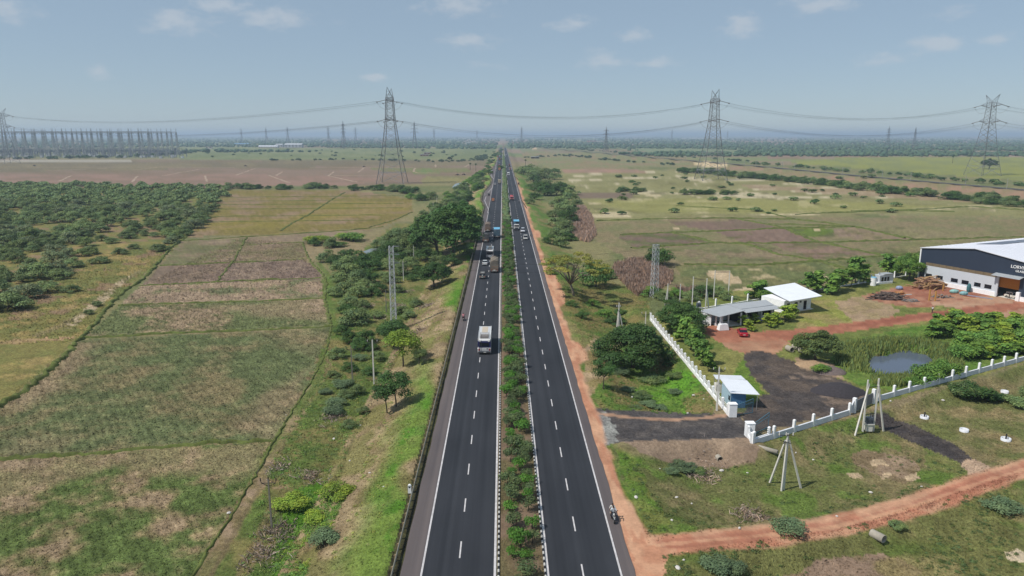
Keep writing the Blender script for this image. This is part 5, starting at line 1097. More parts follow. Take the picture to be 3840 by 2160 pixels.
for i, (x, top, base, lb) in enumerate([(865, 305, 366, 'nearer one left of the big highway pylon'), (827, 317, 360, 'just left of the taller distant one'), (895, 320, 352, 'right of the taller distant one'), (1043, 306, 352, 'first one right of the highway pylon'), (1312, 318, 362, 'just right of where the highway vanishes'),
        (1524, 320, 384, 'above the pink and white building'), (608, 322, 348, 'over the woods between switchyard and sheds'), (724, 318, 348, 'above the grey sheds'), (2232, 318, 372, 'middle of the right-hand plain'), (2299, 320, 370, 'right neighbour of the plain pylon'), (670, 320, 346, 'small faint one left of the sheds'), (1092, 322, 346, 'tiny one by the town trees'), (1690, 325, 348, 'left of the long white shed'), (1830, 328, 346, 'beyond the long white shed'), (1200, 326, 346, 'above the roadside hamlet')]):
    xx, yy = Gv(x, base, -2.5); hgt = HC + 2.5 + (YH - top * K) / F * yy
    D_ = min(yy, 48.0 * F / max(6, YH - top * K)); xx, yy = xx * D_ / yy, D_; hgt = HC + 2.5 + (YH - top * K) / F * yy
    if sp0 is None: sp0 = small_pylon(); o = sp0
    else: o = copy_tree(sp0)
    o.location = (xx, yy, ground_z(xx, yy)); s = hgt / 56; o.scale = (s * .9, s * .9, s); o.rotation_euler.z = R(20 * (i % 5) - 40); o['label'] = f'distant lattice pylon, {lb}'; o['group'] = 'distant pylons on the horizon'

# the switchyard: long lattice gantries, then forests of bus posts
def gantry(x0, x1, y, hh, n, label):
    z0 = -2.5; t = thing('switchyard_gantry', label, 'gantry', (x0, y, z0), math.atan2(0, x1 - x0)); L = x1 - x0; prof = lambda z: float(np.interp(z, (0, hh), (2.6, .9)))
    col = MB(); lattice(col, prof, list(np.linspace(0, hh, 8)), .42, .24); col.bar((0, 0, hh), (0, 0, hh + 9), .4); col.bar((-1, 0, hh), (0, 0, hh + 9), .2); col.bar((1, 0, hh), (0, 0, hh + 9), .2); cm = col.mesh('column', M_STEEL)
    for i in range(n): o = link('column', cm, t); o.location.x = L * i / (n - 1)
    bm_ = MB(); nb = n * 5
    for q in ((0, -1.2, hh - 1.2), (0, 1.2, hh - 1.2), (0, 0, hh + 1.2)): bm_.bar((0, q[1], q[2]), (L, q[1], q[2]), .45)
    for k in range(nb):
        a, b = L * k / nb, L * (k + 1) / nb; bm_.bar((a, -1.2, hh - 1.2), (b, 0, hh + 1.2), .22); bm_.bar((a, 0, hh + 1.2), (b, 1.2, hh - 1.2), .22); bm_.bar((a, -1.2, hh - 1.2), (b, 1.2, hh - 1.2), .2)
    bm_.build('beam', M_STEEL, t); sg = MB()
    for i in range((n - 1) * 3):
        a = L * (i + .15) / ((n - 1) * 3); b = L * (i + .85) / ((n - 1) * 3); sg.path([(a, 0, hh - 1), (a * .7 + b * .3, 0, hh - 4.5), (a * .3 + b * .7, 0, hh - 4.5), (b, 0, hh - 1)], .22, 3)
    sg.build('insulator_string', M_INS, t)
gantry(-1185, -725, 1640, 50, 23, 'longest lattice gantry row across the switchyard'); gantry(-1190, -790, 1760, 51, 18, 'second lattice gantry row behind the longest one'); gantry(-1240, -900, 1880, 52, 14, 'rearmost lattice gantry row of the switchyard'); gantry(-1090, -700, 1530, 16, 22, 'low bus gantry row in front of the tall switchyard gantries')
M_EQ = mat('switchgear_grey', C(112, 116, 130), .6, .1, .15, .3); M_EQW = mat('switchgear_white', C(196, 198, 200), .6, 0, .1, .3); eq = MB(); er = random.Random(4)
for i in range(700):
    y = er.uniform(1430, 1800); x = er.uniform(-.73 * y, -.43 * y); hgt = er.choice((7, 9, 12, 14)); eq.tube((x, y, -3), (x, y, hgt * .55), .3, .25, 4, 0, False); eq.tube((x, y, hgt * .55), (x, y, hgt), .42, .3, 4, 0)
    if er.random() < .3: eq.box((x, y, hgt), (er.uniform(6, 18), .4, .4), 0)
    if er.random() < .12: eq.box((x, y - 2, -1), (5, 4, 4), 1)
tag(eq.build('switchgear', [M_EQ, M_EQW]), 'crowded switchgear posts and bus bars in the switchyard', 'switchgear', None, 'stuff')

# bare lattice masts near the highway, their arms and wires
M_MAST = mat('mast_zinc', S(182, 184, 186), .5, .1, .1, 1)
def steel_mast(pos, hh, w, label, arms):
    t = thing('lattice_mast', label, 'mast', pos); mb = MB(); lv = list(np.linspace(0, hh, int(hh / 1.15))); legs = [MB() for i in range(4)]
    lattice(mb, lambda z: w * (1 - .25 * z / hh), lv, .1, .06, legs=legs)
    for l in legs: l.build('leg', M_MAST, t)
    mb.build('bracing', M_MAST, t); a = MB()
    for z in (hh - .1, hh - 2.0, hh - 4.0):
        if arms: a.bar((w, -w * .7, z), (w + 1.3, 0, z), .07); a.bar((w, w * .7, z), (w + 1.3, 0, z), .07); a.bar((w * .7, 0, z + .5 if z < hh - .5 else z), (w + 1.3, 0, z), .06)
        else: a.bar((-w, -w * .8, z), (w, -w * .8, z), .1); a.bar((-w, w * .8, z), (w, w * .8, z), .1)
    a.build('cross_arm', M_STEEL, t); return t
pm = V(991, 826); ML = 19.6; steel_mast(pm, ML, .62, 'slim grey steel lattice mast with short arms below the highway bank', True)
pr = V(1645, 748); steel_mast(pr, 14.6, .8, 'bare grey lattice mast without wires beside the dry reeds', False).rotation_euler.z = .4
for k, z in enumerate((ML - .2, ML - 2.1, ML - 4.1)):
    cable((pm.x + 1.9, pm.y, pm.z + z), (pr.x, pr.y, pr.z + 14 - k * 1.9), 2.6, .022, ('top', 'middle', 'bottom')[k] + ' thin wire crossing the highway between the two masts', 24, 0, 'wire', 'wires across the highway', 'overhead_wire')

# concrete poles
M_CONC = mat('concrete_pole', S(206, 202, 194), .85, 0, .12, 3, bump=.2); M_CONCD = mat('concrete_grey', C(138, 132, 122), .9, 0, .15, 3); M_IRON = mat('iron_arm', C(64, 62, 64), .7, .3, .1); M_POR = mat('porcelain', C(222, 218, 212), .35, 0, .05)
def pole(p, hh, label, arm=True, r=.15, m=None, cat='utility pole', rz=0.0):
    t = thing('utility_pole', label, cat, p, rz); MB().tube((0, 0, -.4), (0, 0, hh), r, r * .7, 4).build('shaft', m or M_CONC, t)
    if arm:
        a = MB().bar((-.8, 0, hh - .5), (.8, 0, hh - .5), .07).bar((-.8, 0, hh - .5), (-.9, 0, hh - .15), .05).bar((.8, 0, hh - .5), (.9, 0, hh - .15), .05).bar((0, 0, hh - .9), (-.8, 0, hh - .5), .05).bar((0, 0, hh - .9), (.8, 0, hh - .5), .05); ao = a.build('cross_arm', M_IRON, t)
        for x in (-.88, .88, 0): MB().tube((x, 0, hh - .2 if x else hh), (x, 0, hh + .12 if x else hh + .25), .07, .05, 6).build('insulator', M_IRON if m else M_POR, ao)
    return t
for x, y, top, lb, kw in [(941, 966, 856, 'thick pale concrete pole between the thorn bushes', dict(r=.19)), (887, 962, 872, 'thin grey pole with iron arms left of the thick pale pole', dict(m=M_CONCD)), (684, 1330, 1205, 'weathered pole with bent iron arms on the near rough strip', dict(m=M_CONCD)), (972, 786, 728, 'grey pole just left of the steel mast', dict(m=M_CONCD)),
        (1015, 706, 657, 'slim pole right of the steel mast', {}), (1041, 655, 618, 'slim pole before the dark roadside trees', dict(arm=False)), (1082, 552, 526, 'small pole beside the olive plot', dict(arm=False)), (1090, 532, 508, 'second small pole beside the olive plot', dict(arm=False)), (1099, 514, 494, 'third small pole beside the olive plot', dict(arm=False)),
        (1623, 832, 786, 'short pole at the start of the white wall', {}), (1803, 1033, 926, 'tall pale pole beside the gate pillar', dict(r=.17)), (1697, 812, 772, 'lamp post over the dark tree by the wall', dict(arm=False, r=.06, m=M_STEEL))]:
    p = V(x, y); d = (p - Vector((0, 0, HC))).length; hgt = HC - p.z + (YH - top * K) / F * math.hypot(p.x, p.y) if False else None
    lo, hi = 0.5, 40.0
    for it in range(30):
        mid = (lo + hi) / 2; v_ = np.array((p.x, p.y, p.z + mid)) - np.array((0, 0, HC)); yy = 1080 - F * (v_ @ UP) / (v_ @ FW)
        lo, hi = (mid, hi) if yy > top * K else (lo, mid)
    pole(p, lo, lb, **kw)
def frame_poles(label, feet, apex_z, p, cat='pole frame', name='pole_frame', extra=None):
    t = thing(name, label, cat, p)
    for a, b in feet: MB().tube((a[0], a[1], -.4), b, .15, .12, 4).build('pole_leg', M_CONC, t)
    if extra: extra(t)
    return t
def arms_at(z, w=1.0):
    def f(t):
        MB().bar((-w, 0, z), (w, 0, z), .07).bar((-w * .5, -.5, z - .9), (w * .5, .5, z - .9), .06).bar((-w * .5, .5, z - .9), (w * .5, -.5, z - .9), .06).build('cross_arm', M_IRON, t)
        for x in (-w * .9, w * .9, 0): MB().tube((x, 0, z), (x, 0, z + .35), .09, .06, 6).build('insulator', M_POR, t)
    return f
pt = V(1966, 1235); hT = 7.6; pL, pR = V(1935, 1213), V(2017, 1228)
frame_poles('three-legged concrete pole standing in the grass before the white wall', [((0, 0), (.25, .1, hT)), ((.35, .25), (.35, .2, hT - .4)), ((pL.x - pt.x, pL.y - pt.y), (.05, .2, hT - .9)), ((pR.x - pt.x, pR.y - pt.y), (.5, .2, hT - .9))], hT, pt, extra=arms_at(hT - .15, .95))
pa = V(1553, 866); frame_poles('cluster of leaning concrete poles on the verge by the wall corner', [((0, 0), (.1, 0, 9.0)), ((-.5, .1), (0, .1, 7.2)), ((.55, .1), (.2, .1, 7.0)), ((-.25, .5), (.05, .2, 6.6)), ((1.9, .4), (.35, .1, 6.6))], 9, pa, extra=arms_at(8.2, .4))
def h_frame(label, a, b, hh, bars, p, stays=(), extra=None):
    def ex(t):
        m = MB()
        for z in bars: m.bar((a[0], a[1], z), (b[0], b[1], z), .08)
        m.build('cross_beam', M_IRON, t)
        if extra: extra(t)
    return frame_poles(label, [(a, (a[0], a[1], hh)), (b, (b[0], b[1], hh))] + list(stays), hh, p, extra=ex)
ph = Vector((44.9, 165.5, -.6))
def transformer(x, y, z, s=1.0):
    def ex(t):
        b = MB().box((x, y, z + .45 * s), (1.0 * s, .7 * s, .9 * s)); to = b.build('transformer_tank', mat('transformer_paint', C(96, 104, 116), .5, .2), t); f = MB()
        for k in range(5): f.box((x - .4 * s + .2 * s * k, y - .42 * s, z + .4 * s), (.05, .14, .7 * s))
        f.build('cooling_fins', mat('transformer_paint', C(96, 104, 116)), to)
        for k in range(3): MB().tube((x - .3 * s + .3 * s * k, y, z + .9 * s), (x - .3 * s + .3 * s * k, y, z + 1.25 * s), .06, .04, 6).build('bushing', M_POR, to)
        MB().box((x, y, z - .1), (1.3 * s, 1.0 * s, .15)).box((x, y, z * .5), (.9 * s, .8 * s, max(.2, z))).build('plinth', M_CONC, t)
    return ex
h_frame('two-pole frame with a pole-mounted transformer behind the dark wall tree', (0, 0), (2.6, -2.2), 9.2, (8.8, 6.3, 4.2), ph, [((3.9, -1.6), (2.6, -2.1, 7.0))], transformer(1.3, -1.1, 2.2))
h_frame('dark iron H-frame pole pair behind the long shed', (0, 0), (3.6, -.6), 7.6, (7.4, 7.1), V(1795, 752))
h_frame('short two-pole frame behind the dark tree near the bare mast', (0, 0), (3.0, -.6), 5.6, (5.3,), V(1678, 768), [((-.6, 0), (0, 0, 4.6))])
pz_ = V(2170, 1085); pq = V(2150, 1096); pw = V(2222, 1085)
h_frame('tall splayed poles with a pole transformer before the side gate', (0, 0), (1.9, .6), 8.0, (2.6, 6.8), pz_, [((pq.x - pz_.x, pq.y - pz_.y), (.3, .1, 7.4)), ((pw.x - pz_.x, pw.y - pz_.y), (1.9, .5, 7.0))], transformer(.95, .3, 1.2))

# ================================================================ THE COMPOUND
M_WALLW = mat('whitewash', S(232, 232, 233), .85, 0, .1, 1.2, bump=.15); M_WALLG = mat('stained_plaster', S(206, 208, 213), .88, 0, .14, .9); M_SHEET = mat('roof_sheet', C(186, 190, 194), .5, .1, .06, .6, stretch=(1, 1, 1)); M_SHEETW = mat('roof_sheet_white', S(222, 225, 230), .45, .1, .05, .4); M_DARK = mat('dark_opening', C(30, 30, 34), .6, 0, .1); M_GLASS = mat('dark_glass', C(34, 38, 46), .15, 0, .1, spec=.5)
M_GREEN = mat('green_rail', C(70, 104, 96), .5, .2, .1)
# wall along the highway side: low base, posts, three rails to each bay
def fence_wall(label, p0, p1, step, base_h, post_h, rails, name='compound_wall', base_m=None, gap=()):
    p0, p1 = Vector((*p0, 0)), Vector((*p1, 0)); L = (p1 - p0).length; d = (p1 - p0) / L; a = math.atan2(d.y, d.x); z = -.6
    t = thing(name, label, 'wall', (p0.x, p0.y, z), a); MB().box((L / 2, 0, base_h / 2 - .5), (L, .24, base_h + 1)).build('wall_base', base_m or M_WALLW, t); n = max(1, round(L / step))
    pmh = MB().box((0, 0, post_h / 2), (.34, .34, post_h), 0).box((0, 0, post_h + .04), (.34, .34, .1), 0, top=(.5, .5)).mesh('wall_post', M_WALLW)
    for i in range(n + 1): o = link('wall_post', pmh, t); o.location.x = L * i / n
    if rails:
        rm = MB().box((0, 0, 0), (L / n - .34, .05, .05)).mesh('rail', M_WALLW if rails != 'green' else M_GREEN)
        for i in range(n):
            for k in range(3): o = link('rail', rm, t); o.location = (L * (i + .5) / n, 0, base_h + .22 + .3 * k)
    return t
fence_wall('white wall with posts and rails running beside the highway up to the gate', (34.3, 103.0), (34.0, 160.0), 2.6, .55, 1.75, True)
fence_wall('short railed white wall piece at the near gate corner', (34.5, 94.2), (34.15, 91.9), 2.3, .6, 1.8, True)
fence_wall('low white wall from the gate corner to the side gate', (34.3, 91.8), (52.8, 102.6), 3.9, .85, 1.9, False, base_m=M_WALLG)
fence_wall('low white wall from the side gate past the pond', (60.2, 108.4), (150, 156.5), 4.1, .85, 1.9, False, base_m=M_WALLG)
fence_wall('first railed bay of wall beside the near gate pillar', (34.55, 92.15), (37.2, 93.7), 2.6, .9, 1.85, 'green')
fence_wall('back fence of white posts behind shed and white house', (48, 170.5), (122, 212), 5.6, .3, 2.0, False, 'back_fence')
for (x, y), lb in (((34.75, 102.3), 'white gate pillar beside the blue cabin'), ((34.9, 94.9), 'white gate pillar at the near side of the entrance')):
    t = thing('gate_pillar', lb, 'pillar', (x, y, -.6)); MB().box((0, 0, 1.0), (1.15, .95, 2.0)).build('shaft', M_WALLW, t); MB().box((0, 0, 2.05), (1.25, 1.05, .1)).build('cap', M_WALLW, t)
M_GATE = mat('gate_frame', C(96, 138, 158), .5, .2, .1); 
def mesh_panel():
    m, n, l, p = new_mat('gate_mesh'); p.inputs['Base Color'].default_value = (*C(120, 140, 150), 1); p.inputs['Roughness'].default_value = .5; p.inputs['Alpha'].default_value = .42; return m
M_MESH = mesh_panel()
for (x, y), (x1, y1), lb in (((35.35, 102.4), (38.3, 103.5), 'open blue steel gate leaf beside the cabin'), ((35.5, 95.2), (38.7, 97.9), 'open blue steel gate leaf on the near side')):
    L = math.hypot(x1 - x, y1 - y); t = thing('gate_leaf', lb, 'gate', (x, y, -.6), math.atan2(y1 - y, x1 - x)); fr = MB()
    for a, b in (((0, 0, .1), (0, 0, 1.7)), ((0, 0, 1.7), (L, 0, 2.35)), ((L, 0, 2.35), (L, 0, .1)), ((L, 0, .1), (0, 0, .1)), ((0, 0, 1.35), (L, 0, 1.75))): fr.bar(a, b, .07)
    fr.build('gate_frame', M_GATE, t); MB().add([(0.05, 0, .12), (L - .05, 0, .12), (L - .05, 0, 2.28), (.05, 0, 1.66)], [(0, 1, 2, 3)]).build('mesh_panel', M_MESH, t)
t = thing('side_gate', 'plain grey side gate with slanted wing wall by the pole transformer', 'gate', (56.4, 105.4, -.6), math.atan2(5.8, 7.4))
MB().box((0, 0, .95), (5.6, .08, 1.8)).build('gate_panel', mat('grey_gate', C(138, 140, 146), .6, .2, .1), t)
for s in (-1, 1): MB().box((s * 3.15, 0, 1.2), (.5, .5, 2.4)).build('gate_post', M_WALLW, t)
MB().add([(-4.6, .1, .2), (-3.3, .1, .2), (-3.3, .1, 2.2), (-4.6, .1, 1.0), (-4.6, -.1, .2), (-3.3, -.1, .2), (-3.3, -.1, 2.2), (-4.6, -.1, 1.0)], [(0, 1, 2, 3), (7, 6, 5, 4), (3, 2, 6, 7), (1, 5, 6, 2)]).build('wing_wall', M_WALLG, t)

def quad_roof(mb, c, th=.08, ribs=0, mi=0):
    c = [Vector(p) for p in c]; n = (c[1] - c[0]).cross(c[3] - c[0]).normalized(); n = n if n.z > 0 else -n
    mb.add([p - n * th for p in c] + [p for p in c], [(3, 2, 1, 0), (4, 5, 6, 7), (0, 1, 5, 4), (1, 2, 6, 5), (2, 3, 7, 6), (3, 0, 4, 7)], mi)
    for k in range(ribs):
        q = (k + .5) / ribs; a, b = c[0].lerp(c[1], q), c[3].lerp(c[2], q); w = (c[1] - c[0]).normalized() * .05
        mb.add([a - w, a + w, b + w, b - w, a - w + n * .045, a + w + n * .045, b + w + n * .045, b - w + n * .045], [(4, 5, 6, 7), (0, 1, 5, 4), (1, 2, 6, 5), (2, 3, 7, 6), (3, 0, 4, 7)], mi)
# blue guard cabin
t = thing('guard_cabin', 'blue corrugated guard cabin with overhanging sheet roof by the gate', 'cabin', (36.7, 108.0, -.6)); M_BLUE = mat('cabin_blue', C(96, 144, 188), .55, .1, .08); M_BLUEL = mat('cabin_pale_blue', C(178, 204, 216), .6, 0, .08)
cb = MB().box((0, 0, 1.25), (2.3, 4.8, 2.5)); co = cb.build('cabin_wall', M_BLUEL, t); rb = MB()
for k in range(9): rb.box((-1.05 + k * .262, -2.42, 1.25), (.13, .07, 2.4))
rb.box((0, -2.41, 1.25), (2.28, .02, 2.44)).build('corrugated_front', M_BLUE, t); MB().box((1.17, 0, 1.05), (.06, 1.0, 2.0)).build('door', mat('cabin_door', C(70, 100, 130)), t); MB().box((-1.17, -1.6, 1.4), (.06, .8, .7)).build('window', M_GLASS, t)
rf = MB(); quad_roof(rf, [(-1.4, -2.75, 2.62), (-1.4, 2.8, 3.05), (2.75, 2.2, 2.95), (3.0, -3.2, 2.5)], .06, 14); rf.build('roof', M_SHEETW, t)
for x, y in ((2.7, -3.1), (2.5, 1.9)): MB().tube((x, y, 0), (x, y, 2.5), .05, .05, 6).build('roof_post', M_STEEL, t)
t = thing('lean_to_shelter', 'small open sheet-roofed shelter just behind the guard cabin', 'shelter', (37.3, 112.6, -.6)); rf = MB(); quad_roof(rf, [(-2.2, -.5, 2.5), (-2.2, 1.4, 2.6), (2.3, .9, 2.6), (2.5, -.9, 2.5)], .06, 10); rf.build('roof', M_SHEETW, t)
for x, y in ((-2, -.3), (-2, 1.2), (2.2, .7), (2.3, -.7)): MB().tube((x, y, 0), (x, y, 2.5), .05, .05, 6).build('roof_post', M_STEEL, t)
MB().box((-1.6, .4, .7), (.9, 1.4, 1.4)).build('counter', M_CONC, t)

# long grey shed
t = thing('long_shed', 'long low grey-roofed shed with open porch beside the red yard', 'shed', (45.3, 156.0, -.6)); o_ = Vector((45.3, 156.0, -.6))
W = lambda x, y, z: Vector((x, y, z)) - o_
rf = MB(); quad_roof(rf, [W(44.3, 157.6, 2.3), W(51.6, 160.8, 2.9), W(54.0, 154.9, 2.95), W(47.4, 151.6, 2.35)], .1, 16); rf.build('porch_roof', M_SHEET, t)
rf = MB(); quad_roof(rf, [W(51.6, 160.6, 2.98), W(62.4, 165.4, 2.98), W(62.9, 161.4, 2.7), W(53.9, 157.3, 2.7)], .1, 18); quad_roof(rf, [W(53.8, 157.4, 2.62), W(63.2, 161.4, 2.62), W(64.3, 159.6, 2.3), W(54.5, 155.4, 2.3)], .1, 18); rf.build('main_roof', M_SHEET, t)
def wall_q(name, pts, z0, z1, m, th=.2):
    mb = MB()
    for a, b in zip(pts[:-1], pts[1:]):
        a, b = Vector((*a, 0)), Vector((*b, 0)); L = (b - a).length; c = (a + b) / 2 - Vector((o_.x, o_.y, 0)); mb.box((c.x, c.y, (z0 + z1) / 2 - o_.z), (L, th, z1 - z0), 0, math.atan2(b.y - a.y, b.x - a.x))
    return mb.build(name, m, t)
wall_q('rear_wall', [(45.0, 157.4), (51.4, 160.3), (62.0, 165.0)], -.7, 2.5, M_WALLG); wall_q('side_wall', [(62.0, 165.0), (62.6, 160.9)], -.7, 2.3, M_WALLW); wall_q('front_parapet', [(55.4, 158.2), (62.6, 160.9)], -.7, .6, M_WALLW); wall_q('porch_end_wall', [(45.0, 157.2), (45.5, 155.7), (46.6, 155.2)], -.7, 2.25, M_WALLW, .3)
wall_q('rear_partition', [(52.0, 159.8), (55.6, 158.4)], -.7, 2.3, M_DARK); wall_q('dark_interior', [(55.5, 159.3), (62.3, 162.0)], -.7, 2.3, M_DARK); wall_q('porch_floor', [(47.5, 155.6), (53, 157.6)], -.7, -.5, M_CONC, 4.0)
for x, y in ((48.0, 153.0), (53.4, 155.6), (55.4, 157.9), (59.4, 159.5), (62.6, 160.8), (47.6, 155.0), (49.2, 155.6), (50.8, 156.3)):
    c = Vector((x, y, 0)) - o_; MB().box((c.x, c.y, 1.45), (.32, .32, 2.9)).build('porch_post', M_WALLW if y < 157 else M_WALLG, t)
MB().box(tuple(Vector((58.9, 159.4, .8)) - o_), (1.0, .1, 2.4), 0, .38).build('door', mat('pale_door', C(176, 180, 184)), t)
t = thing('water_tank', 'white overturned box tank lying before the shed porch', 'tank', (48.2, 151.6, -.6), .2); MB().box((0, 0, .7), (2.3, 1.3, 1.3), 0, 0, (.8, .75)).build('tank_body', M_WALLW, t); MB().box((0, -.1, 1.4), (1.0, .5, .12)).build('lid', M_WALLG, t)
t = thing('kiosk', 'little flat-roofed meter kiosk under the pole transformer', 'kiosk', (43.6, 163.2, -.6), -.3); MB().box((0, 0, .9), (2.4, 1.8, 1.8)).build('wall', M_WALLG, t); rf = MB(); quad_roof(rf, [(-1.9, -1.5, 2.0), (-1.9, 1.5, 2.2), (1.9, 1.5, 2.2), (1.9, -1.5, 2.0)], .08, 8); rf.build('roof', M_SHEETW, t); MB().box((0, -.93, .9), (1.4, .06, 1.2)).build('opening', M_DARK, t)

# white house with the tilted roof
o_ = Vector((67.25, 166.4, -.6)); t = thing('white_house', 'small white flat house with three dark doors and a tilted white roof', 'house', o_); A_ = math.atan2(171.1 - 166.42, 75.75 - 67.25)
W = lambda x, y, z: Vector((x, y, z)) - o_; ux_ = Vector((math.cos(A_), math.sin(A_), 0)); uy_ = Vector((-math.sin(A_), math.cos(A_), 0)); P0 = Vector((0, 0, 0)); LX, LY = 9.7, 6.9
MB().prism([tuple(q[:2]) for q in (P0, ux_ * LX, ux_ * LX + uy_ * LY, uy_ * LY)], 0, 3.0).build('wall', M_WALLW, t)
rf = MB(); quad_roof(rf, [W(66.2, 177.6, 3.3), W(75.2, 180.4, 4.0), W(76.6, 167.2, 3.5), W(67.9, 164.7, 2.75)], .12, 20); rf.build('roof', M_SHEETW, t)
for k, q in enumerate((1.0, 3.7, 7.0)):
    c = ux_ * (q + .5) - uy_ * .04; do = MB().box((c.x, c.y, 1.15), (.95, .1, 2.2), 0, A_).build('door', M_DARK, t); c2 = c + ux_ * .3 - uy_ * .08; MB().box((c2.x, c2.y, 1.1), (.06, .06, .2), 0, A_).build('handle', M_STEEL, do)
c = ux_ * 5.8 - uy_ * .05; MB().box((c.x, c.y, 2.2), (.5, .1, .4), 0, A_).build('vent', M_DARK, t); MB().prism([tuple(q[:2]) for q in (P0 - uy_ * .7 - ux_ * .2, ux_ * (LX + .2) - uy_ * .7, ux_ * (LX + .2) - uy_ * .01, P0 - ux_ * .2 - uy_ * .01)], -.3, .12).build('plinth', M_CONC, t)

# warehouse
M_CLAD = mat('dark_cladding', C(58, 68, 86), .5, .1, .06, .4, stretch=(1, 1, .2)); M_CLADG = mat('grey_cladding', S(196, 201, 208), .5, .1, .04, .4); M_ROOFW = mat('warehouse_roof', S(214, 215, 222), .5, .1, .05, .15); M_SHUT = mat('orange_shutter', C(206, 132, 44), .55, .1, .08, 1.0, stretch=(.2, .2, 4)); M_TAN = mat('skylight_strip', C(132, 116, 92), .6, 0, .2, .6)
W0 = Vector((121.55, 204.5, -.6)); wd = Vector((.4004, -.9164, 0)); wn_ = Vector((.9164, .4004, 0)); WA = math.atan2(wd.y, wd.x)
t = thing('warehouse', 'large steel warehouse with dark blue gable, white roof and orange shutter', 'warehouse', W0, WA)      # local x runs along the gable, local y into the building
WL, WD, EV, RG = 31.0, 72.0, 9.9, 11.9
wb = lambda n, c, d, m, par=None: MB().box(c, d).build(n, m, par or t)
DX0, DX1, DH = 22.6, 27.9, 5.6
g_ = MB(); th_ = .25
def gpoly(poly): g_.add([(x, 0, z) for x, z in poly] + [(x, th_, z) for x, z in poly], [tuple(range(len(poly))), tuple(range(2 * len(poly) - 1, len(poly) - 1, -1))] + [(i, i + len(poly), (i + 1) % len(poly) + len(poly), (i + 1) % len(poly)) for i in range(len(poly))])
gpoly([(0, DH + .35), (0, EV), (WL / 2, RG), (WL, EV), (WL, DH + .35)]); gpoly([(0, 1.2), (0, DH + .35), (1.7, DH + .35), (1.7, 1.2)]); gpoly([(DX1, 1.2), (DX1, DH + .35), (WL, DH + .35), (WL, 1.2)]); g_.build('gable_cladding', M_CLAD, t)
lw = MB()
xs_ = [1.7, 2.4, 4.7, 5.4, 7.6, 10.4, 12.5, 13.4, 15.5, 16.9, 18.8, 19.9, 21.7, DX0]
wins = [(2.0, 4.0), (5.3, 7.3), (9.7, 11.7), (12.8, 14.8), (16.3, 18.1), (19.1, 21.0)]
lw.box(((1.7 + DX0) / 2, .1, (2.75 + DH - .55) / 2), (DX0 - 1.7, .2, DH - .55 - 2.75)); lw.box(((1.7 + DX0) / 2, .1, 1.45), (DX0 - 1.7, .2, .5)); px_ = 1.7
for a, b in wins + [(DX0, DX0)]:
    if a > px_: lw.box(((px_ + a) / 2, .1, 2.225), (a - px_, .2, 1.05))
    px_ = b
lw.build('grey_cladding', M_CLADG, t)
for a, b in wins:
    w_ = wb('window', ((a + b) / 2, .16, 2.225), (b - a, .06, 1.05), M_GLASS); wb('frame', ((a + b) / 2, .05, 1.72), (b - a + .1, .16, .07), M_DARK, w_)
for k in range(10): wb('skylight_panel', (1.7 + (DX0 - 1.7) * (k + .5) / 10, .06, DH - .1), ((DX0 - 1.7) / 10 - .06, .16, .85), M_TAN)
wb('plinth_wall', (DX0 / 2, -.06, .45), (DX0, .4, 1.5), M_WALLW); wb('plinth_wall', ((DX1 + WL) / 2, -.06, .45), (WL - DX1, .4, 1.5), M_WALLW)
wb('corner_trim', (-.12, -.06, EV / 2 + .6), (.34, .34, EV - 1.2), M_WALLW); wb('door_pillar', (DX0 - .1, -.12, 2.9), (.5, .4, 5.4), M_CLADG); wb('door_pillar', (DX1 + .25, -.3, 1.0), (.9, .8, 2.6), M_WALLW)
sh = MB()
for k in range(8): sh.box(((DX0 + DX1) / 2, .42, 2.85 + k * .35), (DX1 - DX0, .08, .33))
sh.build('shutter', M_SHUT, t); rf = MB(); quad_roof(rf, [(DX0 - 1.0, -2.0, DH + .25), (DX1 + .9, -2.0, DH + .25), (DX1 + .9, .0, DH + .75), (DX0 - 1.0, 0, DH + .75)], .08, 10); rf.build('canopy', M_SHEET, t)
wb('inner_floor', (WL / 2, 10, .02), (WL - 1, 19, .04), M_CONC); wb('side_wall', (.1, WD / 2 + .3, EV / 2), (.2, WD - .6, EV), M_CLADG); wb('side_wall', (WL - .1, WD / 2 + .3, EV / 2), (.2, WD - .6, EV), M_CLADG); wb('rear_wall', (WL / 2, WD, EV / 2), (WL, .2, EV), M_CLADG)
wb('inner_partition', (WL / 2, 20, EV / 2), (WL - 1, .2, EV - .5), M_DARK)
for a, b, nm in ((-.4, WL / 2, 'roof_slope'), (WL + .4, WL / 2, 'roof_slope')):
    rf = MB(); quad_roof(rf, [(a, -.4, EV), (a, WD, EV), (b, WD, RG + .02), (b, -.4, RG + .02)], .15, 40); ro = rf.build(nm, M_ROOFW, t)
    sg = 1 if a < 0 else -1
    for k in range(4 if sg > 0 else 0):
        pv = MB(); x0, x1 = 5.0, 12.6; y0 = 16 + k * 9.0; zf = lambda x: EV + (RG - EV) * x / (WL / 2) + .14
        pv.add([(x0, y0, zf(x0)), (x1, y0, zf(x1)), (x1, y0 + 8.4, zf(x1)), (x0, y0 + 8.4, zf(x0))], [(0, 1, 2, 3)]); pv.build('solar_panel', mat('solar_panel', C(120, 124, 140), .3, .2, .08, .5), ro)
def sign(txt, size, x, z, par):
    cu = bpy.data.curves.new('sign_letters', 'FONT'); cu.body = txt; cu.size = size; cu.extrude = .05; cu.align_x = 'CENTER'; tmp = bpy.data.objects.new('sign_letters', cu); COL.objects.link(tmp)
    me = bpy.data.meshes.new_from_object(tmp.evaluated_get(bpy.context.evaluated_depsgraph_get())); bpy.data.objects.remove(tmp); bpy.data.curves.remove(cu); me.materials.clear(); me.materials.append(M_WALLW)
    o = link('sign_letters', me, par); o.rotation_euler = (math.pi / 2, 0, 0); o.location = (x, -.08, z); return o
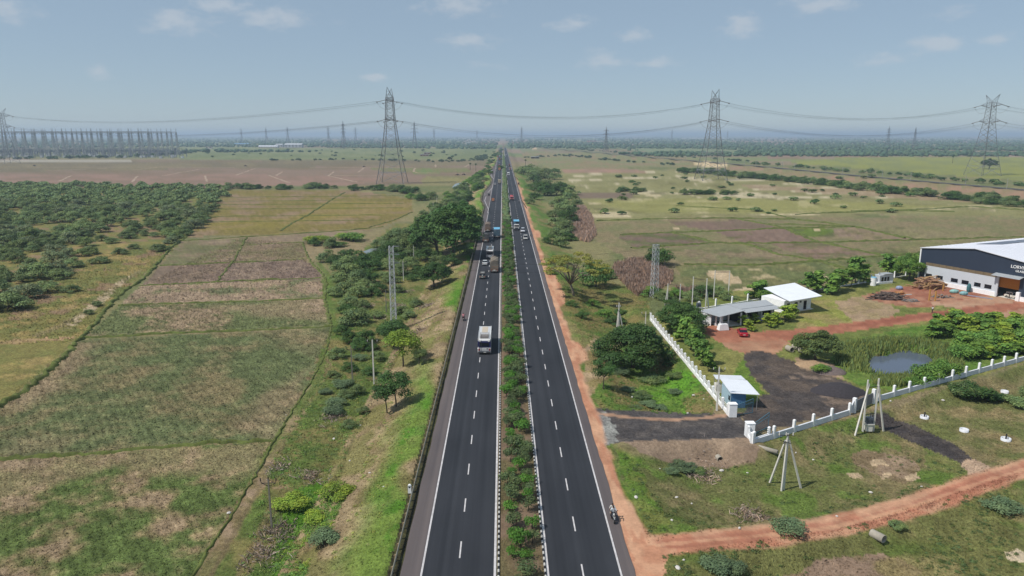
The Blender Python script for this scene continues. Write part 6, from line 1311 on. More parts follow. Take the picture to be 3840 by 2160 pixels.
sign('LORVIN', 1.15, 27.2, 8.25, t); sign('GLASS', .8, 27.6, 7.35, t)

# things standing about the yard
t = thing('generator_set', 'pale grey generator container on a white plinth behind the wood pile', 'generator', V(2222, 712), .35); MB().box((0, 0, 1.5), (5.2, 2.0, 2.2)).build('casing', M_CLADG, t); MB().box((.6, 0, 2.75), (3.4, 2.2, .25), 0, 0, (1, 1)).build('canopy', M_SHEET, t); MB().box((-.6, 0, .2), (5.8, 2.3, .8)).build('plinth', M_WALLW, t)
for k in range(3): MB().box((-1.6 + k * 1.1, -1.02, 1.4), (.7, .06, 1.2)).build('louvre', M_GLASS, t)
MB().tube((-1.8, 0, 2.6), (-1.8, 0, 3.4), .15, .15, 8).build('exhaust', M_STEEL, t)
p = V(2196, 718); t = thing('water_butt', 'white cylinder tank with pale blue lid beside the generator', 'tank', p); MB().tube((0, 0, 0), (0, 0, 2.3), .8, .8, 14).build('tank_body', M_WALLW, t, False); MB().tube((0, 0, 2.3), (0, 0, 2.5), .84, .6, 14).build('lid', mat('lid_blue', C(130, 186, 214)), t)
wr = random.Random(8)
def wood_pile(label, p, lx, ly, hz_, n, cols, rz, stick=2.4, name='wood_pile'):
    t = thing(name, label, 'wood pile', p, rz); ms_ = [mat('wood_%d_%d_%d' % c, C(*c), .9, 0, .2, 2) for c in cols]
    for k in range(n):
        x, y = wr.gauss(0, lx * .3), wr.gauss(0, ly * .3); z = max(.08, hz_ * (1 - (abs(x) / lx) ** 1.4 - (abs(y) / ly) ** 1.4) * wr.uniform(.5, 1)); L = stick * wr.uniform(.5, 1.2); a = wr.uniform(-.7, .7); b_ = wr.uniform(-.35, .35); dv = Vector((math.cos(a) * math.cos(b_), math.sin(a) * math.cos(b_), math.sin(b_))) * L / 2; c = Vector((x, y, z))
        MB().tube(c - dv, c + dv, wr.uniform(.08, .2), None, 5).build('log', ms_[wr.randrange(len(ms_))], t)
    MB().ball((0, 0, -.1), (lx * .6, ly * .6, hz_ * .8), 0, 10, 5).build('pile_core', ms_[0], t)
wood_pile('tall heap of tan and reddish timber offcuts against the warehouse front', V(2335, 724), 5.6, 3.8, 3.2, 130, [(168, 132, 96), (196, 162, 116), (148, 112, 96), (178, 140, 112)], .2, 4.2)
wood_pile('low heap of dark grey branches in the red yard', V(2235, 752), 6.0, 3.2, 1.9, 120, [(96, 84, 80), (112, 98, 90), (128, 110, 100), (84, 72, 68)], -.15, 2.4)
wood_pile('small stack of orange cut planks on the dark branch heap', V(2262, 744), 1.6, 1.0, 1.2, 22, [(214, 160, 108), (196, 140, 92)], .4, 2.4)
wood_pile('low spread of grey scrap between the two heaps', V(2290, 758), 3.0, 1.8, .5, 40, [(140, 136, 134), (118, 112, 110), (160, 140, 124)], .1, 1.6, 'scrap_heap')
wood_pile('scattered scrap and boards right of the timber heap', V(2370, 748), 3.4, 1.8, .6, 40, [(150, 140, 132), (176, 120, 92), (110, 104, 104)], .2, 1.8, 'scrap_heap')
for x, y, hh, lb in [(2352, 757, 2.6, 'taller yellow timber post in the yard'), (2337, 756, 2.9, 'slim tan post left of the yellow one'), (2372, 732, 1.8, 'short reddish post by the timber heap')]:
    p = V(x, y); t = thing('timber_post', lb, 'post', p); MB().box((0, 0, hh / 2), (.28, .28, hh)).build('shaft', mat('timber_yellow', C(206, 156, 84), .8), t); MB().box((.5, 0, hh * .5), (1.2, .12, .12)).build('brace', mat('timber_yellow', C(206, 156, 84)), t)
for x, y, c, lb, sz_ in [(2400, 737, (150, 196, 190), 'pale green heap under a sheet against the warehouse', (1.3, .8, 1.0)), (2424, 742, (140, 186, 190), 'pale teal sack heap next to the green drum', (1.2, .8, 1.0)), (2436, 735, (70, 120, 126), 'tall dark teal bundle leaning on the warehouse', (.6, .5, 2.4)), (2262, 728, (150, 166, 196), 'blue-white tarp bundle behind the branch heap', (1.0, .8, 1.0))]:
    p = V(x, y); t = thing('covered_heap', lb, 'heap', p); MB().ball((0, 0, sz_[2] * .45), (sz_[0], sz_[1], sz_[2] * .6), 0, 9, 5).build('cover', mat('sheet_%d_%d_%d' % c, C(*c), .6), t)
for x, y, L, lb, rz in [(2450, 752, 5.0, 'long pale plank lying on the red earth before the warehouse', -.75), (2465, 748, 6.0, 'blue-grey pipe bundle along the warehouse foot', -.9), (2284, 742, 2.2, 'white board lying behind the branch heap', .2)]:
    p = V(x, y); t = thing('plank', lb, 'plank', p, rz); MB().box((0, 0, .1), (L, .3, .16)).build('board', mat('plank_' + lb[:4], C(206, 172, 132) if 'plank' in lb else C(150, 160, 184) if 'pipe' in lb else C(226, 226, 222)), t)
# concrete pipes
M_PIPE = mat('pipe_concrete', C(178, 170, 156), .9, 0, .15, 3, bump=.3)
def pipe(p, L, r, rz, label, pitch=0.0):
    t = thing('concrete_pipe', label, 'pipe', p, rz); secs = []; mb = MB(); n = 14; rings = [(-L / 2, r), (L / 2, r), (L / 2, r * .8), (-L / 2, r * .8), (-L / 2, r)]
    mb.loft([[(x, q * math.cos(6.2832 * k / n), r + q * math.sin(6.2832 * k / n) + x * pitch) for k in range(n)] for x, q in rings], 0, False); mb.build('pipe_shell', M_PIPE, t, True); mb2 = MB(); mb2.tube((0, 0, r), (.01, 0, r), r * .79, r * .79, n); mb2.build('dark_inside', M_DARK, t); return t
pipe(V(2207, 1358), 1.5, .46, R(-62), 'concrete pipe end poking out beside the red track'); pipe(V(1932, 1136), 2.6, .3, R(-40), 'thin concrete pipe below the wall corner'); pipe(V(1808, 1160), .8, .42, R(-80), 'dark culvert mouth in the beige soil bank')
for i, (x, y) in enumerate([(1986, 884), (2003, 880), (2020, 889)]): pipe(V(x, y), 1.6, .55, R(-75 + 10 * i), ('first', 'second', 'third')[i] + ' concrete pipe from the left under the yard tree')
def ring(p, label, r=.6, cap=False):
    t = thing('well_ring', label, 'well ring', p); mb = MB(); n = 16; mb.loft([[(q * math.cos(6.2832 * k / n), q * math.sin(6.2832 * k / n), z) for k in range(n)] for q, z in ((r, -.2), (r, .4), (r * .78, .4), (r * .78, -.2))], 0, False); mb.build('ring', M_WALLG, t, True)
    if cap: MB().tube((0, 0, 0), (0, 0, 1.0), .12, .1, 6).build('pipe_stub', M_IRON, t)
ring(V(2325, 1052), 'white ring with a black stub near the side gate lane', .62, True); ring(V(2425, 1085), 'plain white ring on the dry grass', .62); ring(V(2530, 1108), 'white ring with two black stubs near the right edge', .66, True); ring(V(2527, 988), 'white ring between the two thorn bushes at the right', .6)
# spoil heaps on the tarmac yard
for x, y, sx, h_, c, lb in [(2108, 985, 4.2, 1.5, (66, 62, 66), 'dark gravel heap at the end of the tarmac yard'), (2085, 935, 3.0, 1.1, (122, 108, 104), 'grey-brown gravel heap behind the dark heap'), (2050, 918, 3.4, .8, (176, 148, 118), 'pale sand heap beside the pond path')]:
    p = V(x, y); t = thing('gravel_heap', lb, 'heap', p); rg_ = random.Random(int(x)); secs = []
    for q, z in ((1.15, -.3), (1.0, .1), (.72, .45), (.42, .8), (.12, 1.0)): secs.append([(q * sx * math.cos(6.2832 * k / 16) * rg_.uniform(.9, 1.1), q * sx * .75 * math.sin(6.2832 * k / 16) * rg_.uniform(.9, 1.1), z * h_) for k in range(16)])
    MB().loft(secs).build('heap_body', mat('heap_%d' % x, C(*c), .95, 0, .3, 3, bump=.6), t, True)
# white stones and litter
st = random.Random(6); stone_me = [MB().ball((0, 0, .1), (.22 + .1 * k, .18 + .05 * k, .16), 0, 6, 4).mesh('white_stone', mat('limestone', C(218, 212, 206), .8)) for k in range(3)]
spots = [(1892, 1122), (1906, 1130), (1914, 1124), (1922, 1126), (1915, 1137), (2046, 1158), (2002, 1140), (1600, 1252), (1702, 1252), (1740, 1268), (1950, 1305), (1860, 1330), (2105, 1300), (2240, 1010), (2372, 1008), (1815, 1185), (907, 1070), (880, 1160), (965, 1225), (930, 1190), (840, 1105), (720, 1045), (1590, 1000), (1745, 995), (1770, 1005), (1730, 1040), (2318, 1225), (1880, 1190), (576, 1292), (1660, 1180), (1690, 1310), (2190, 1240), (1720, 1410), (1705, 1430)]
for q, (x, y) in zip(Varr(spots), spots):
    o = link('white_stone', stone_me[st.randrange(3)]); o.location = q; o.rotation_euler.z = st.uniform(0, 6); s = st.uniform(.4, .95); o.scale = (s, s, s); tag(o, 'small white stone or scrap lying on the grass', 'stone', 'white stones in the grass')
t = thing('milestone', 'white marker stone with round top on the left bank by the barrier', 'marker stone', V(1031, 1240)); MB().box((0, 0, .45), (.4, .25, .9)).tube((0, -.125, .9), (0, .125, .9), .2, .2, 10).build('stone', M_WALLW, t); MB().box((0, -.13, .8), (.14, .02, .2)).build('painted_number', M_DARK, t)

# railway on its bank, catenary masts
rl = Varr([(1300, 366), (1463, 381), (1663, 398.5), (1932, 421.5), (2182, 446), (2576, 480), (2760, 497)]); P = [Vector((x, y, .72)) for x, y in RAIL]; mb = MB()
for a, b in zip(P[:-1], P[1:]):
    nr = Vector((b.y - a.y, a.x - b.x, 0)).normalized(); mb.add([a - nr * 4.5, a + nr * 4.5, b + nr * 4.5, b - nr * 4.5], [(0, 1, 2, 3)])
tk_ = mb.build('railway_track', mat('ballast', C(104, 100, 100), .9, 0, .2, .4)); tag(tk_, kind='structure')
rm_ = MB()
for a, b in zip(P[:-1], P[1:]):
    nr = Vector((b.y - a.y, a.x - b.x, 0)).normalized()
    for o2 in (-3.0, -1.4, 1.4, 3.0): rm_.bar(a + nr * o2 + Vector((0, 0, .12)), b + nr * o2 + Vector((0, 0, .12)), .12)
rm_.build('rail', M_STEEL_D, tk_)
tot = [0]
for a, b in zip(P[:-1], P[1:]): tot.append(tot[-1] + (b - a).length)
mm = MB().tube((0, 0, -1), (0, 0, 8.0), .22, .16, 5).bar((0, 0, 7), (3.2, 0, 6.6), .14).bar((0, 0, 5.6), (3.2, 0, 6.6), .12).mesh('catenary_mast', mat('mast_pale', C(168, 168, 164), .7)); d = tot[1]; k = 0
while d < tot[-1]:
    i = max(j for j in range(len(tot)) if tot[j] <= d); i = min(i, len(P) - 2); q = P[i].lerp(P[i + 1], (d - tot[i]) / (tot[i + 1] - tot[i])); nr = Vector((P[i + 1].y - P[i].y, P[i].x - P[i + 1].x, 0)).normalized()
    o = link('catenary_mast', mm); o.location = q - nr * (5.2 if k % 2 else -5.2); o.rotation_euler.z = math.atan2(nr.y, nr.x) + (0 if k % 2 else math.pi); tag(o, 'slim pale mast beside the railway track', 'mast', 'railway catenary masts'); d += 52; k += 1

# far buildings
M_BR = mat('brick_far', C(168, 132, 116), .9, 0, .15, .2); M_CR = mat('cream_far', C(214, 206, 194), .8, 0, .06, .2); M_RF = mat('far_roof', C(196, 198, 202), .6, 0, .08, .2); M_RED = mat('pink_wall', C(206, 160, 150), .8, 0, .06, .2); M_BLR = mat('blue_roof', C(120, 160, 196), .6)
def far_house(x, y, wpx, hm, dm, label, wall, roof, pitched=False, nwin=3, cat='building', lift=0.0):
    p = V(x, y); w = width_m(p, wpx); t = thing('far_building', label, cat, p); MB().box((0, 0, hm / 2), (w, dm, hm)).build('wall', wall, t)
    if pitched: MB().add([(-w / 2 - .5, -dm / 2 - .5, hm), (w / 2 + .5, -dm / 2 - .5, hm), (w / 2 + .5, 0, hm + dm * .18), (-w / 2 - .5, 0, hm + dm * .18), (-w / 2 - .5, dm / 2 + .5, hm), (w / 2 + .5, dm / 2 + .5, hm)], [(0, 1, 2, 3), (3, 2, 5, 4), (0, 3, 4), (1, 5, 2)]).build('roof', roof, t)
    else: MB().box((0, 0, hm + .25), (w + .8, dm + .8, .5)).build('roof', roof, t)
    rows = 2 if hm > 7 else 1
    for r_ in range(rows):
        for k in range(nwin): MB().box((-w / 2 + w * (k + .5) / nwin, -dm / 2 - .03, hm * (r_ + .55) / rows), (w / nwin * .5, .1, hm / rows * .4)).build('window', M_GLASS, t)
    return t
far_house(1488, 359, 22, 13, 16, 'pink-walled block left half of the white and pink building on the plain', M_RED, M_RF, nwin=4); far_house(1508, 359, 18, 12, 16, 'white block joined to the pink one on the plain', M_CR, M_RF, nwin=4); far_house(1722, 350, 14, 8, 20, 'small white shed left of the very long white shed', M_CR, M_ROOFW, True); far_house(1784, 350, 94, 9, 24, 'very long low white shed on the right horizon', M_CR, M_ROOFW, True, 14)
far_house(740, 371, 40, 10, 30, 'grey shed with white gable beyond the green flats', M_RF, M_RF, True, 5); far_house(704, 370, 16, 9, 20, 'smaller grey shed left of the gabled shed', M_RF, M_RF, True, 3); far_house(676, 372, 44, 5, 20, 'low pale greenhouse-like row left of the grey sheds', M_CR, M_ROOFW, True, 8); far_house(610, 366, 36, 6, 20, 'low shed with pale blue roof near the switchyard', M_CR, M_BLR, True, 5); far_house(526, 374, 14, 6, 10, 'little white house right of the switchyard', M_CR, M_CR, nwin=2); far_house(362, 388, 18, 5, 12, 'cream hut with a red hatch at the switchyard edge', M_CR, M_CR, nwin=2); far_house(195, 390, 10, 7, 8, 'small white kiosk tower in the switchyard', M_CR, M_RF, nwin=1)
far_house(1068, 393, 20, 4, 10, 'brick ruin with tin roof on the green flats', M_BR, M_RF, nwin=3); far_house(1075, 388, 16, 4, 9, 'second brick hut behind the ruin', M_BR, M_RF, nwin=2); far_house(1346, 399, 20, 3.5, 8, 'dark low farm hut with white end on the right plain', mat('hut_dark', C(110, 108, 100)), M_RF, nwin=2)
for i, (x, y, w_, h_, c_) in enumerate([(1188, 364, 14, 5, 0), (1200, 365, 10, 6, 1), (1212, 365, 12, 5, 0), (1222, 363, 10, 6, 0), (1232, 362, 9, 5, 1), (1178, 361, 12, 5, 2), (1244, 360, 8, 5, 0), (1195, 360, 12, 6, 2), (1215, 359, 12, 5, 0), (1284, 360, 8, 5, 1), (1291, 363, 9, 5, 0), (1158, 356, 9, 5, 1), (1120, 352, 10, 5, 1), (1080, 349, 8, 5, 1), (1296, 356, 10, 5, 2), (2552, 347, 22, 8, 1), (1580, 350, 8, 5, 1), (1600, 349, 10, 5, 1), (1690, 351, 10, 5, 1), (930, 348, 10, 5, 1), (1005, 346, 8, 5, 1), (1115, 345, 10, 6, 1)]):
    far_house(x, y, w_, h_, 10, ['brick house with flat roof in the hamlet where the highway vanishes', 'tiny white house on the far plain', 'tin-roofed house behind the brick hamlet'][c_], (M_BR, M_CR, M_CR)[c_], (M_BR, M_CR, M_RF)[c_], c_ == 2, 2)['group'] = ('brick hamlet houses', 'tiny white far houses', 'tin-roofed hamlet houses')[c_]
t = thing('water_tower', 'white round water tank beside the roadside hamlet', 'tank', V(1172, 364)); MB().tube((0, 0, 0), (0, 0, 6), 4, 4, 12).build('tank_body', M_CR, t); MB().tube((0, 0, 6), (0, 0, 8), 4.2, 1, 12).build('lid', M_CR, t)
# palms far off
def palm(p, s, label):
    t = thing('palm_tree', label, 'palm', p, trg.uniform(0, 6), None, s); MB().path([(0, 0, -.5), (.1, 0, 4), (0, .1, 8.5)], [.32, .25, .2], 6).build('trunk', M_BARK_D, t); rg = np.random.default_rng(int(p.x) & 255); v, f, c = leaf_cloud(rg, [(0, 0, 9.2, 1.5, 1.3)], 240, .6, .3, .1, .3); link('crown', np_mesh('crown', v, f, LEAF['dark'], c), t)
for x, y, s, lb in [(1322, 420, 1.0, 'palm beside the bush on the right plain'), (1197, 430, .9, 'palm at the lay-by left of the highway'), (1183, 428, .9, 'shorter palm next to the lay-by palm'), (2396, 410, 1.1, 'lone round-headed palm on the green field across the railway')]: palm(V(x, y), s, lb)
p = V(2488, 425); plant('dome', p, width_m(p, 34) / 11.6, 'tree', 'lone spreading tree on the green field by the far pylon', 'tree', None, 'far', sz=.8); p = V(1131, 403); plant('umbrella', p, width_m(p, 14) / 13, 'tree', 'lone flat-topped tree on the green flats left of the highway', 'tree', None, 'far', sz=1.2)

# ================================================================ VEHICLES (front faces local +y)
M_TYRE = mat('tyre', C(34, 34, 36), .9, 0, .1); M_RIM = mat('rim', C(150, 150, 150), .4, .6, .05); M_CHROME = mat('bumper_grey', C(90, 90, 92), .5, .3, .1); M_TAIL = mat('tail_lamp', C(170, 34, 30), .3, 0, .05); M_HEAD = mat('head_lamp', C(228, 228, 222), .15, 0, .05); M_PLATE = mat('number_plate', C(230, 228, 220), .5, 0, .05); M_UNDER = mat('underbody', C(28, 28, 30), .9, 0, .1)
def paint(c): return mat('paint_%d_%d_%d' % c, C(*c), .32, .1, .05, .8, spec=.5, coat=.35)
WHEEL = {}
def wheel(t, x, y, r, w):
    if (r, w) not in WHEEL: WHEEL[(r, w)] = (MB().tube((-w / 2, 0, 0), (w / 2, 0, 0), r, r, 14).mesh('tyre', M_TYRE), MB().tube((-w / 2 - .015, 0, 0), (w / 2 + .015, 0, 0), r * .58, r * .58, 10).mesh('rim', M_RIM))
    a, b = WHEEL[(r, w)]; o = link('wheel', a, t); o.location = (x, y, r); link('rim', b, o)
def bx(n, c, d, m, par, **k): return MB().box(c, d, 0, **k).build(n, m, par)
def body_loft(secs, m, n, t, smooth=False):
    """secs: (y, half width, z low, z high, top half width)"""
    rings = [[(-w, y, zl), (-w * 1.0, y, (zl + zh) * .55), (-tw, y, zh - .06), (-tw * .9, y, zh), (tw * .9, y, zh), (tw, y, zh - .06), (w, y, (zl + zh) * .55), (w, y, zl)] for y, w, zl, zh, tw in secs]
    return MB().loft(rings).build(n, m, t, smooth)

def bus(label, loc, body, band, rz=0.0, L=10.6, rack=True):
    t = thing('bus', label, 'bus', loc, rz); h = L / 2; mb_, mw = paint(body), paint(band)
    body_loft([(-h, 1.2, .45, 1.35, 1.25), (-h + .05, 1.27, .42, 1.4, 1.27), (h - .3, 1.27, .42, 1.4, 1.27), (h, 1.2, .5, 1.35, 1.22)], mb_, 'lower_body', t)
    body_loft([(-h + .02, 1.22, 1.36, 2.62, 1.16), (-h + .3, 1.26, 1.36, 2.75, 1.2), (h - .5, 1.26, 1.36, 2.75, 1.2), (h - .05, 1.2, 1.36, 2.5, 1.1)], mw, 'upper_body', t)
    ro = body_loft([(-h + .12, 1.1, 2.6, 2.78, .9), (-h + .5, 1.24, 2.62, 3.02, 1.02), (h - .9, 1.24, 2.62, 3.02, 1.02), (h - .25, 1.1, 2.5, 2.8, .85)], mb_, 'roof', t)
    bx('roof_panel', (0, h * .35, 3.03), (1.15, L * .4, .04), mat('roof_cream', C(206, 192, 172), .6), ro)
    if rack:
        rk = MB()
        for z in (3.2, 3.42):
            for a, b in (((-.85, -h + .7, z), (.85, -h + .7, z)), ((.85, -h + .7, z), (.85, -h + 3.6, z)), ((.85, -h + 3.6, z), (-.85, -h + 3.6, z)), ((-.85, -h + 3.6, z), (-.85, -h + .7, z))): rk.bar(a, b, .04)
        for k in range(6):
            for s in (-.85, .85): rk.bar((s, -h + .7 + k * .58, 3.0), (s, -h + .7 + k * .58, 3.42), .035)
            rk.bar((-.85 + k * .34, -h + .7, 3.0), (-.85 + k * .34, -h + .7, 3.42), .03)
        rk.build('luggage_rack', M_CHROME, t); bx('rack_floor', (0, -h + 2.15, 3.08), (1.5, 2.7, .04), mat('rack_grey', C(132, 126, 122), .7), t)
        ld = MB()
        for x in (-.9, -.55): ld.bar((x, -h - .06, .7), (x, -h - .02, 3.0), .035)
        for k in range(7): ld.bar((-.9, -h - .05, .85 + k * .32), (-.55, -h - .05, .85 + k * .32), .03)
        ld.build('ladder', M_CHROME, t)
    bx('rear_window', (0, -h + .0, 2.02), (1.75, .08, .72), M_GLASS, t); bx('windscreen', (0, h - .06, 1.95), (2.0, .1, 1.0), M_GLASS, t)
    for s in (-1, 1):
        for k in range(6): bx('side_window', (s * 1.255, -h + 1.2 + k * (L - 2.4) / 5.5, 2.0), (.05, (L - 2.4) / 5.5 - .16, .75), M_GLASS, t)
        bx('tail_lamp', (s * 1.02, -h - .02, 1.0), (.2, .06, .4), M_TAIL, t); bx('head_lamp', (s * .9, h - .02, .85), (.36, .08, .24), M_HEAD, t); bx('mirror', (s * 1.42, h - .35, 2.2), (.14, .12, .4), M_UNDER, t); bx('roof_lamp', (s * .85, -h + .02, 2.62), (.3, .1, .12), M_PLATE, t)
        for y in (-h + 2.2, h - 2.4): wheel(t, s * 1.06, y, .5, .28)
    bx('rear_bumper', (0, -h - .06, .5), (2.4, .14, .3), M_CHROME, t); bx('engine_hatch', (0, -h - .03, 1.05), (1.6, .04, .5), mb_, t); bx('vent_grille', (.55, -h - .055, 1.18), (.28, .03, .16), M_UNDER, t); bx('number_plate', (.1, -h - .14, .52), (.5, .02, .14), M_PLATE, t); bx('underbody', (0, 0, .42), (2.2, L - .6, .3), M_UNDER, t)
    return t

def car(label, loc, col, kind='hatch', rz=0.0, cat='car', name=None):
    t = thing(name or {'suv': 'suv', 'van': 'van', 'pickup': 'pickup_truck'}.get(kind, 'car'), label, cat, loc, rz); p = paint(col)
    L, w, hb, hr = {'hatch': (3.8, .84, .9, 1.48), 'sedan': (4.3, .86, .92, 1.46), 'suv': (4.5, .9, 1.05, 1.8), 'van': (3.9, .82, 1.0, 1.86), 'pickup': (4.6, .86, 1.0, 1.82)}[kind]; h = L / 2
    nose = .72 if kind != 'van' else .9
    body_loft([(-h, w * .9, .34, hb * .86, w * .86), (-h + .2, w, .28, hb, w * .95), (-h + L * .35, w, .26, hb * 1.02, w * .94), (h - L * .3, w, .26, hb, w * .93), (h - .25, w * .97, .28, hb * nose + .18, w * .88), (h, w * .86, .34, hb * nose, w * .8)], p, 'body', t, False)
    c0, c1 = {'hatch': (-h + .12, h - 1.15), 'sedan': (-h + .75, h - 1.2), 'suv': (-h + .1, h - 1.25), 'van': (-h + .06, h - .35), 'pickup': (-.1, h - .7)}[kind]; sl = {'hatch': .35, 'sedan': .55, 'suv': .22, 'van': .14, 'pickup': .2}[kind]
    body_loft([(c0, w * .9, hb * .94, hb * 1.02, w * .9), (c0 + sl, w * .88, hb * .94, hr - .05, w * .76), (c1 - .55, w * .88, hb * .94, hr - .05, w * .76), (c1, w * .88, hb * .9, hb * 1.0, w * .86)], M_GLASS, 'window_glass', t)
    body_loft([(c0 + sl * .75, w * .74, hr - .12, hr - .03, w * .7), (c0 + sl + .1, w * .79, hr - .1, hr, w * .72), (c1 - .7, w * .79, hr - .1, hr, w * .72), (c1 - .5, w * .74, hr - .12, hr - .03, w * .7)], p, 'roof', t)
    for s in (-1, 1):
        pl_ = MB()
        for y in (c0 + sl + .05, (c0 + c1) / 2 - .05, c1 - .62): pl_.bar((s * w * .9, y, hb * .98), (s * w * .77, y, hr - .06), .06)
        pl_.build('pillar', p, t)
        bx('tail_lamp', (s * w * .76, -h + .02, hb * .78), (.24, .1, .18), M_TAIL, t); bx('head_lamp', (s * w * .68, h - .06, hb * .62), (.3, .16, .14), M_HEAD, t); bx('mirror', (s * (w + .08), c1 - .45, hb * 1.06), (.16, .1, .12), p, t)
        for y in (-h + .75, h - .78): wheel(t, s * (w - .1), y, .31 if kind != 'suv' else .36, .2)
    bx('rear_bumper', (0, -h - .02, .42), (w * 1.7, .12, .18), M_CHROME if kind in ('suv',) else p, t); bx('number_plate', (0, -h - .05, .6), (.5, .02, .12), M_PLATE, t); bx('front_bumper', (0, h - .02, .42), (w * 1.6, .12, .18), M_CHROME if kind != 'sedan' else p, t); bx('underbody', (0, 0, .26), (w * 1.7, L - .3, .16), M_UNDER, t)
    if kind == 'pickup':
        bd = MB()
        for a, b in (((-w * .95, -h + 1.05, 1.15), (.06, 2.1, .6)), ((w * .95, -h + 1.05, 1.15), (.06, 2.1, .6)), ((0, -h + .02, 1.15), (w * 1.9, .06, .6)), ((0, -h + 2.08, 1.4), (w * 1.9, .06, 1.1))): bd.box(a, b)
        bd.build('cargo_bed', p, t)
    if kind == 'suv':
        rk = MB()
        for s in (-1, 1): rk.bar((s * .6, c0 + .5, hr + .06), (s * .6, c1 - .8, hr + .06), .05)
        rk.build('roof_rail', M_CHROME, t); bx('spare_wheel_cover', (0, -h - .05, 1.18), (.3, .06, .3), M_PLATE, t)
    return t

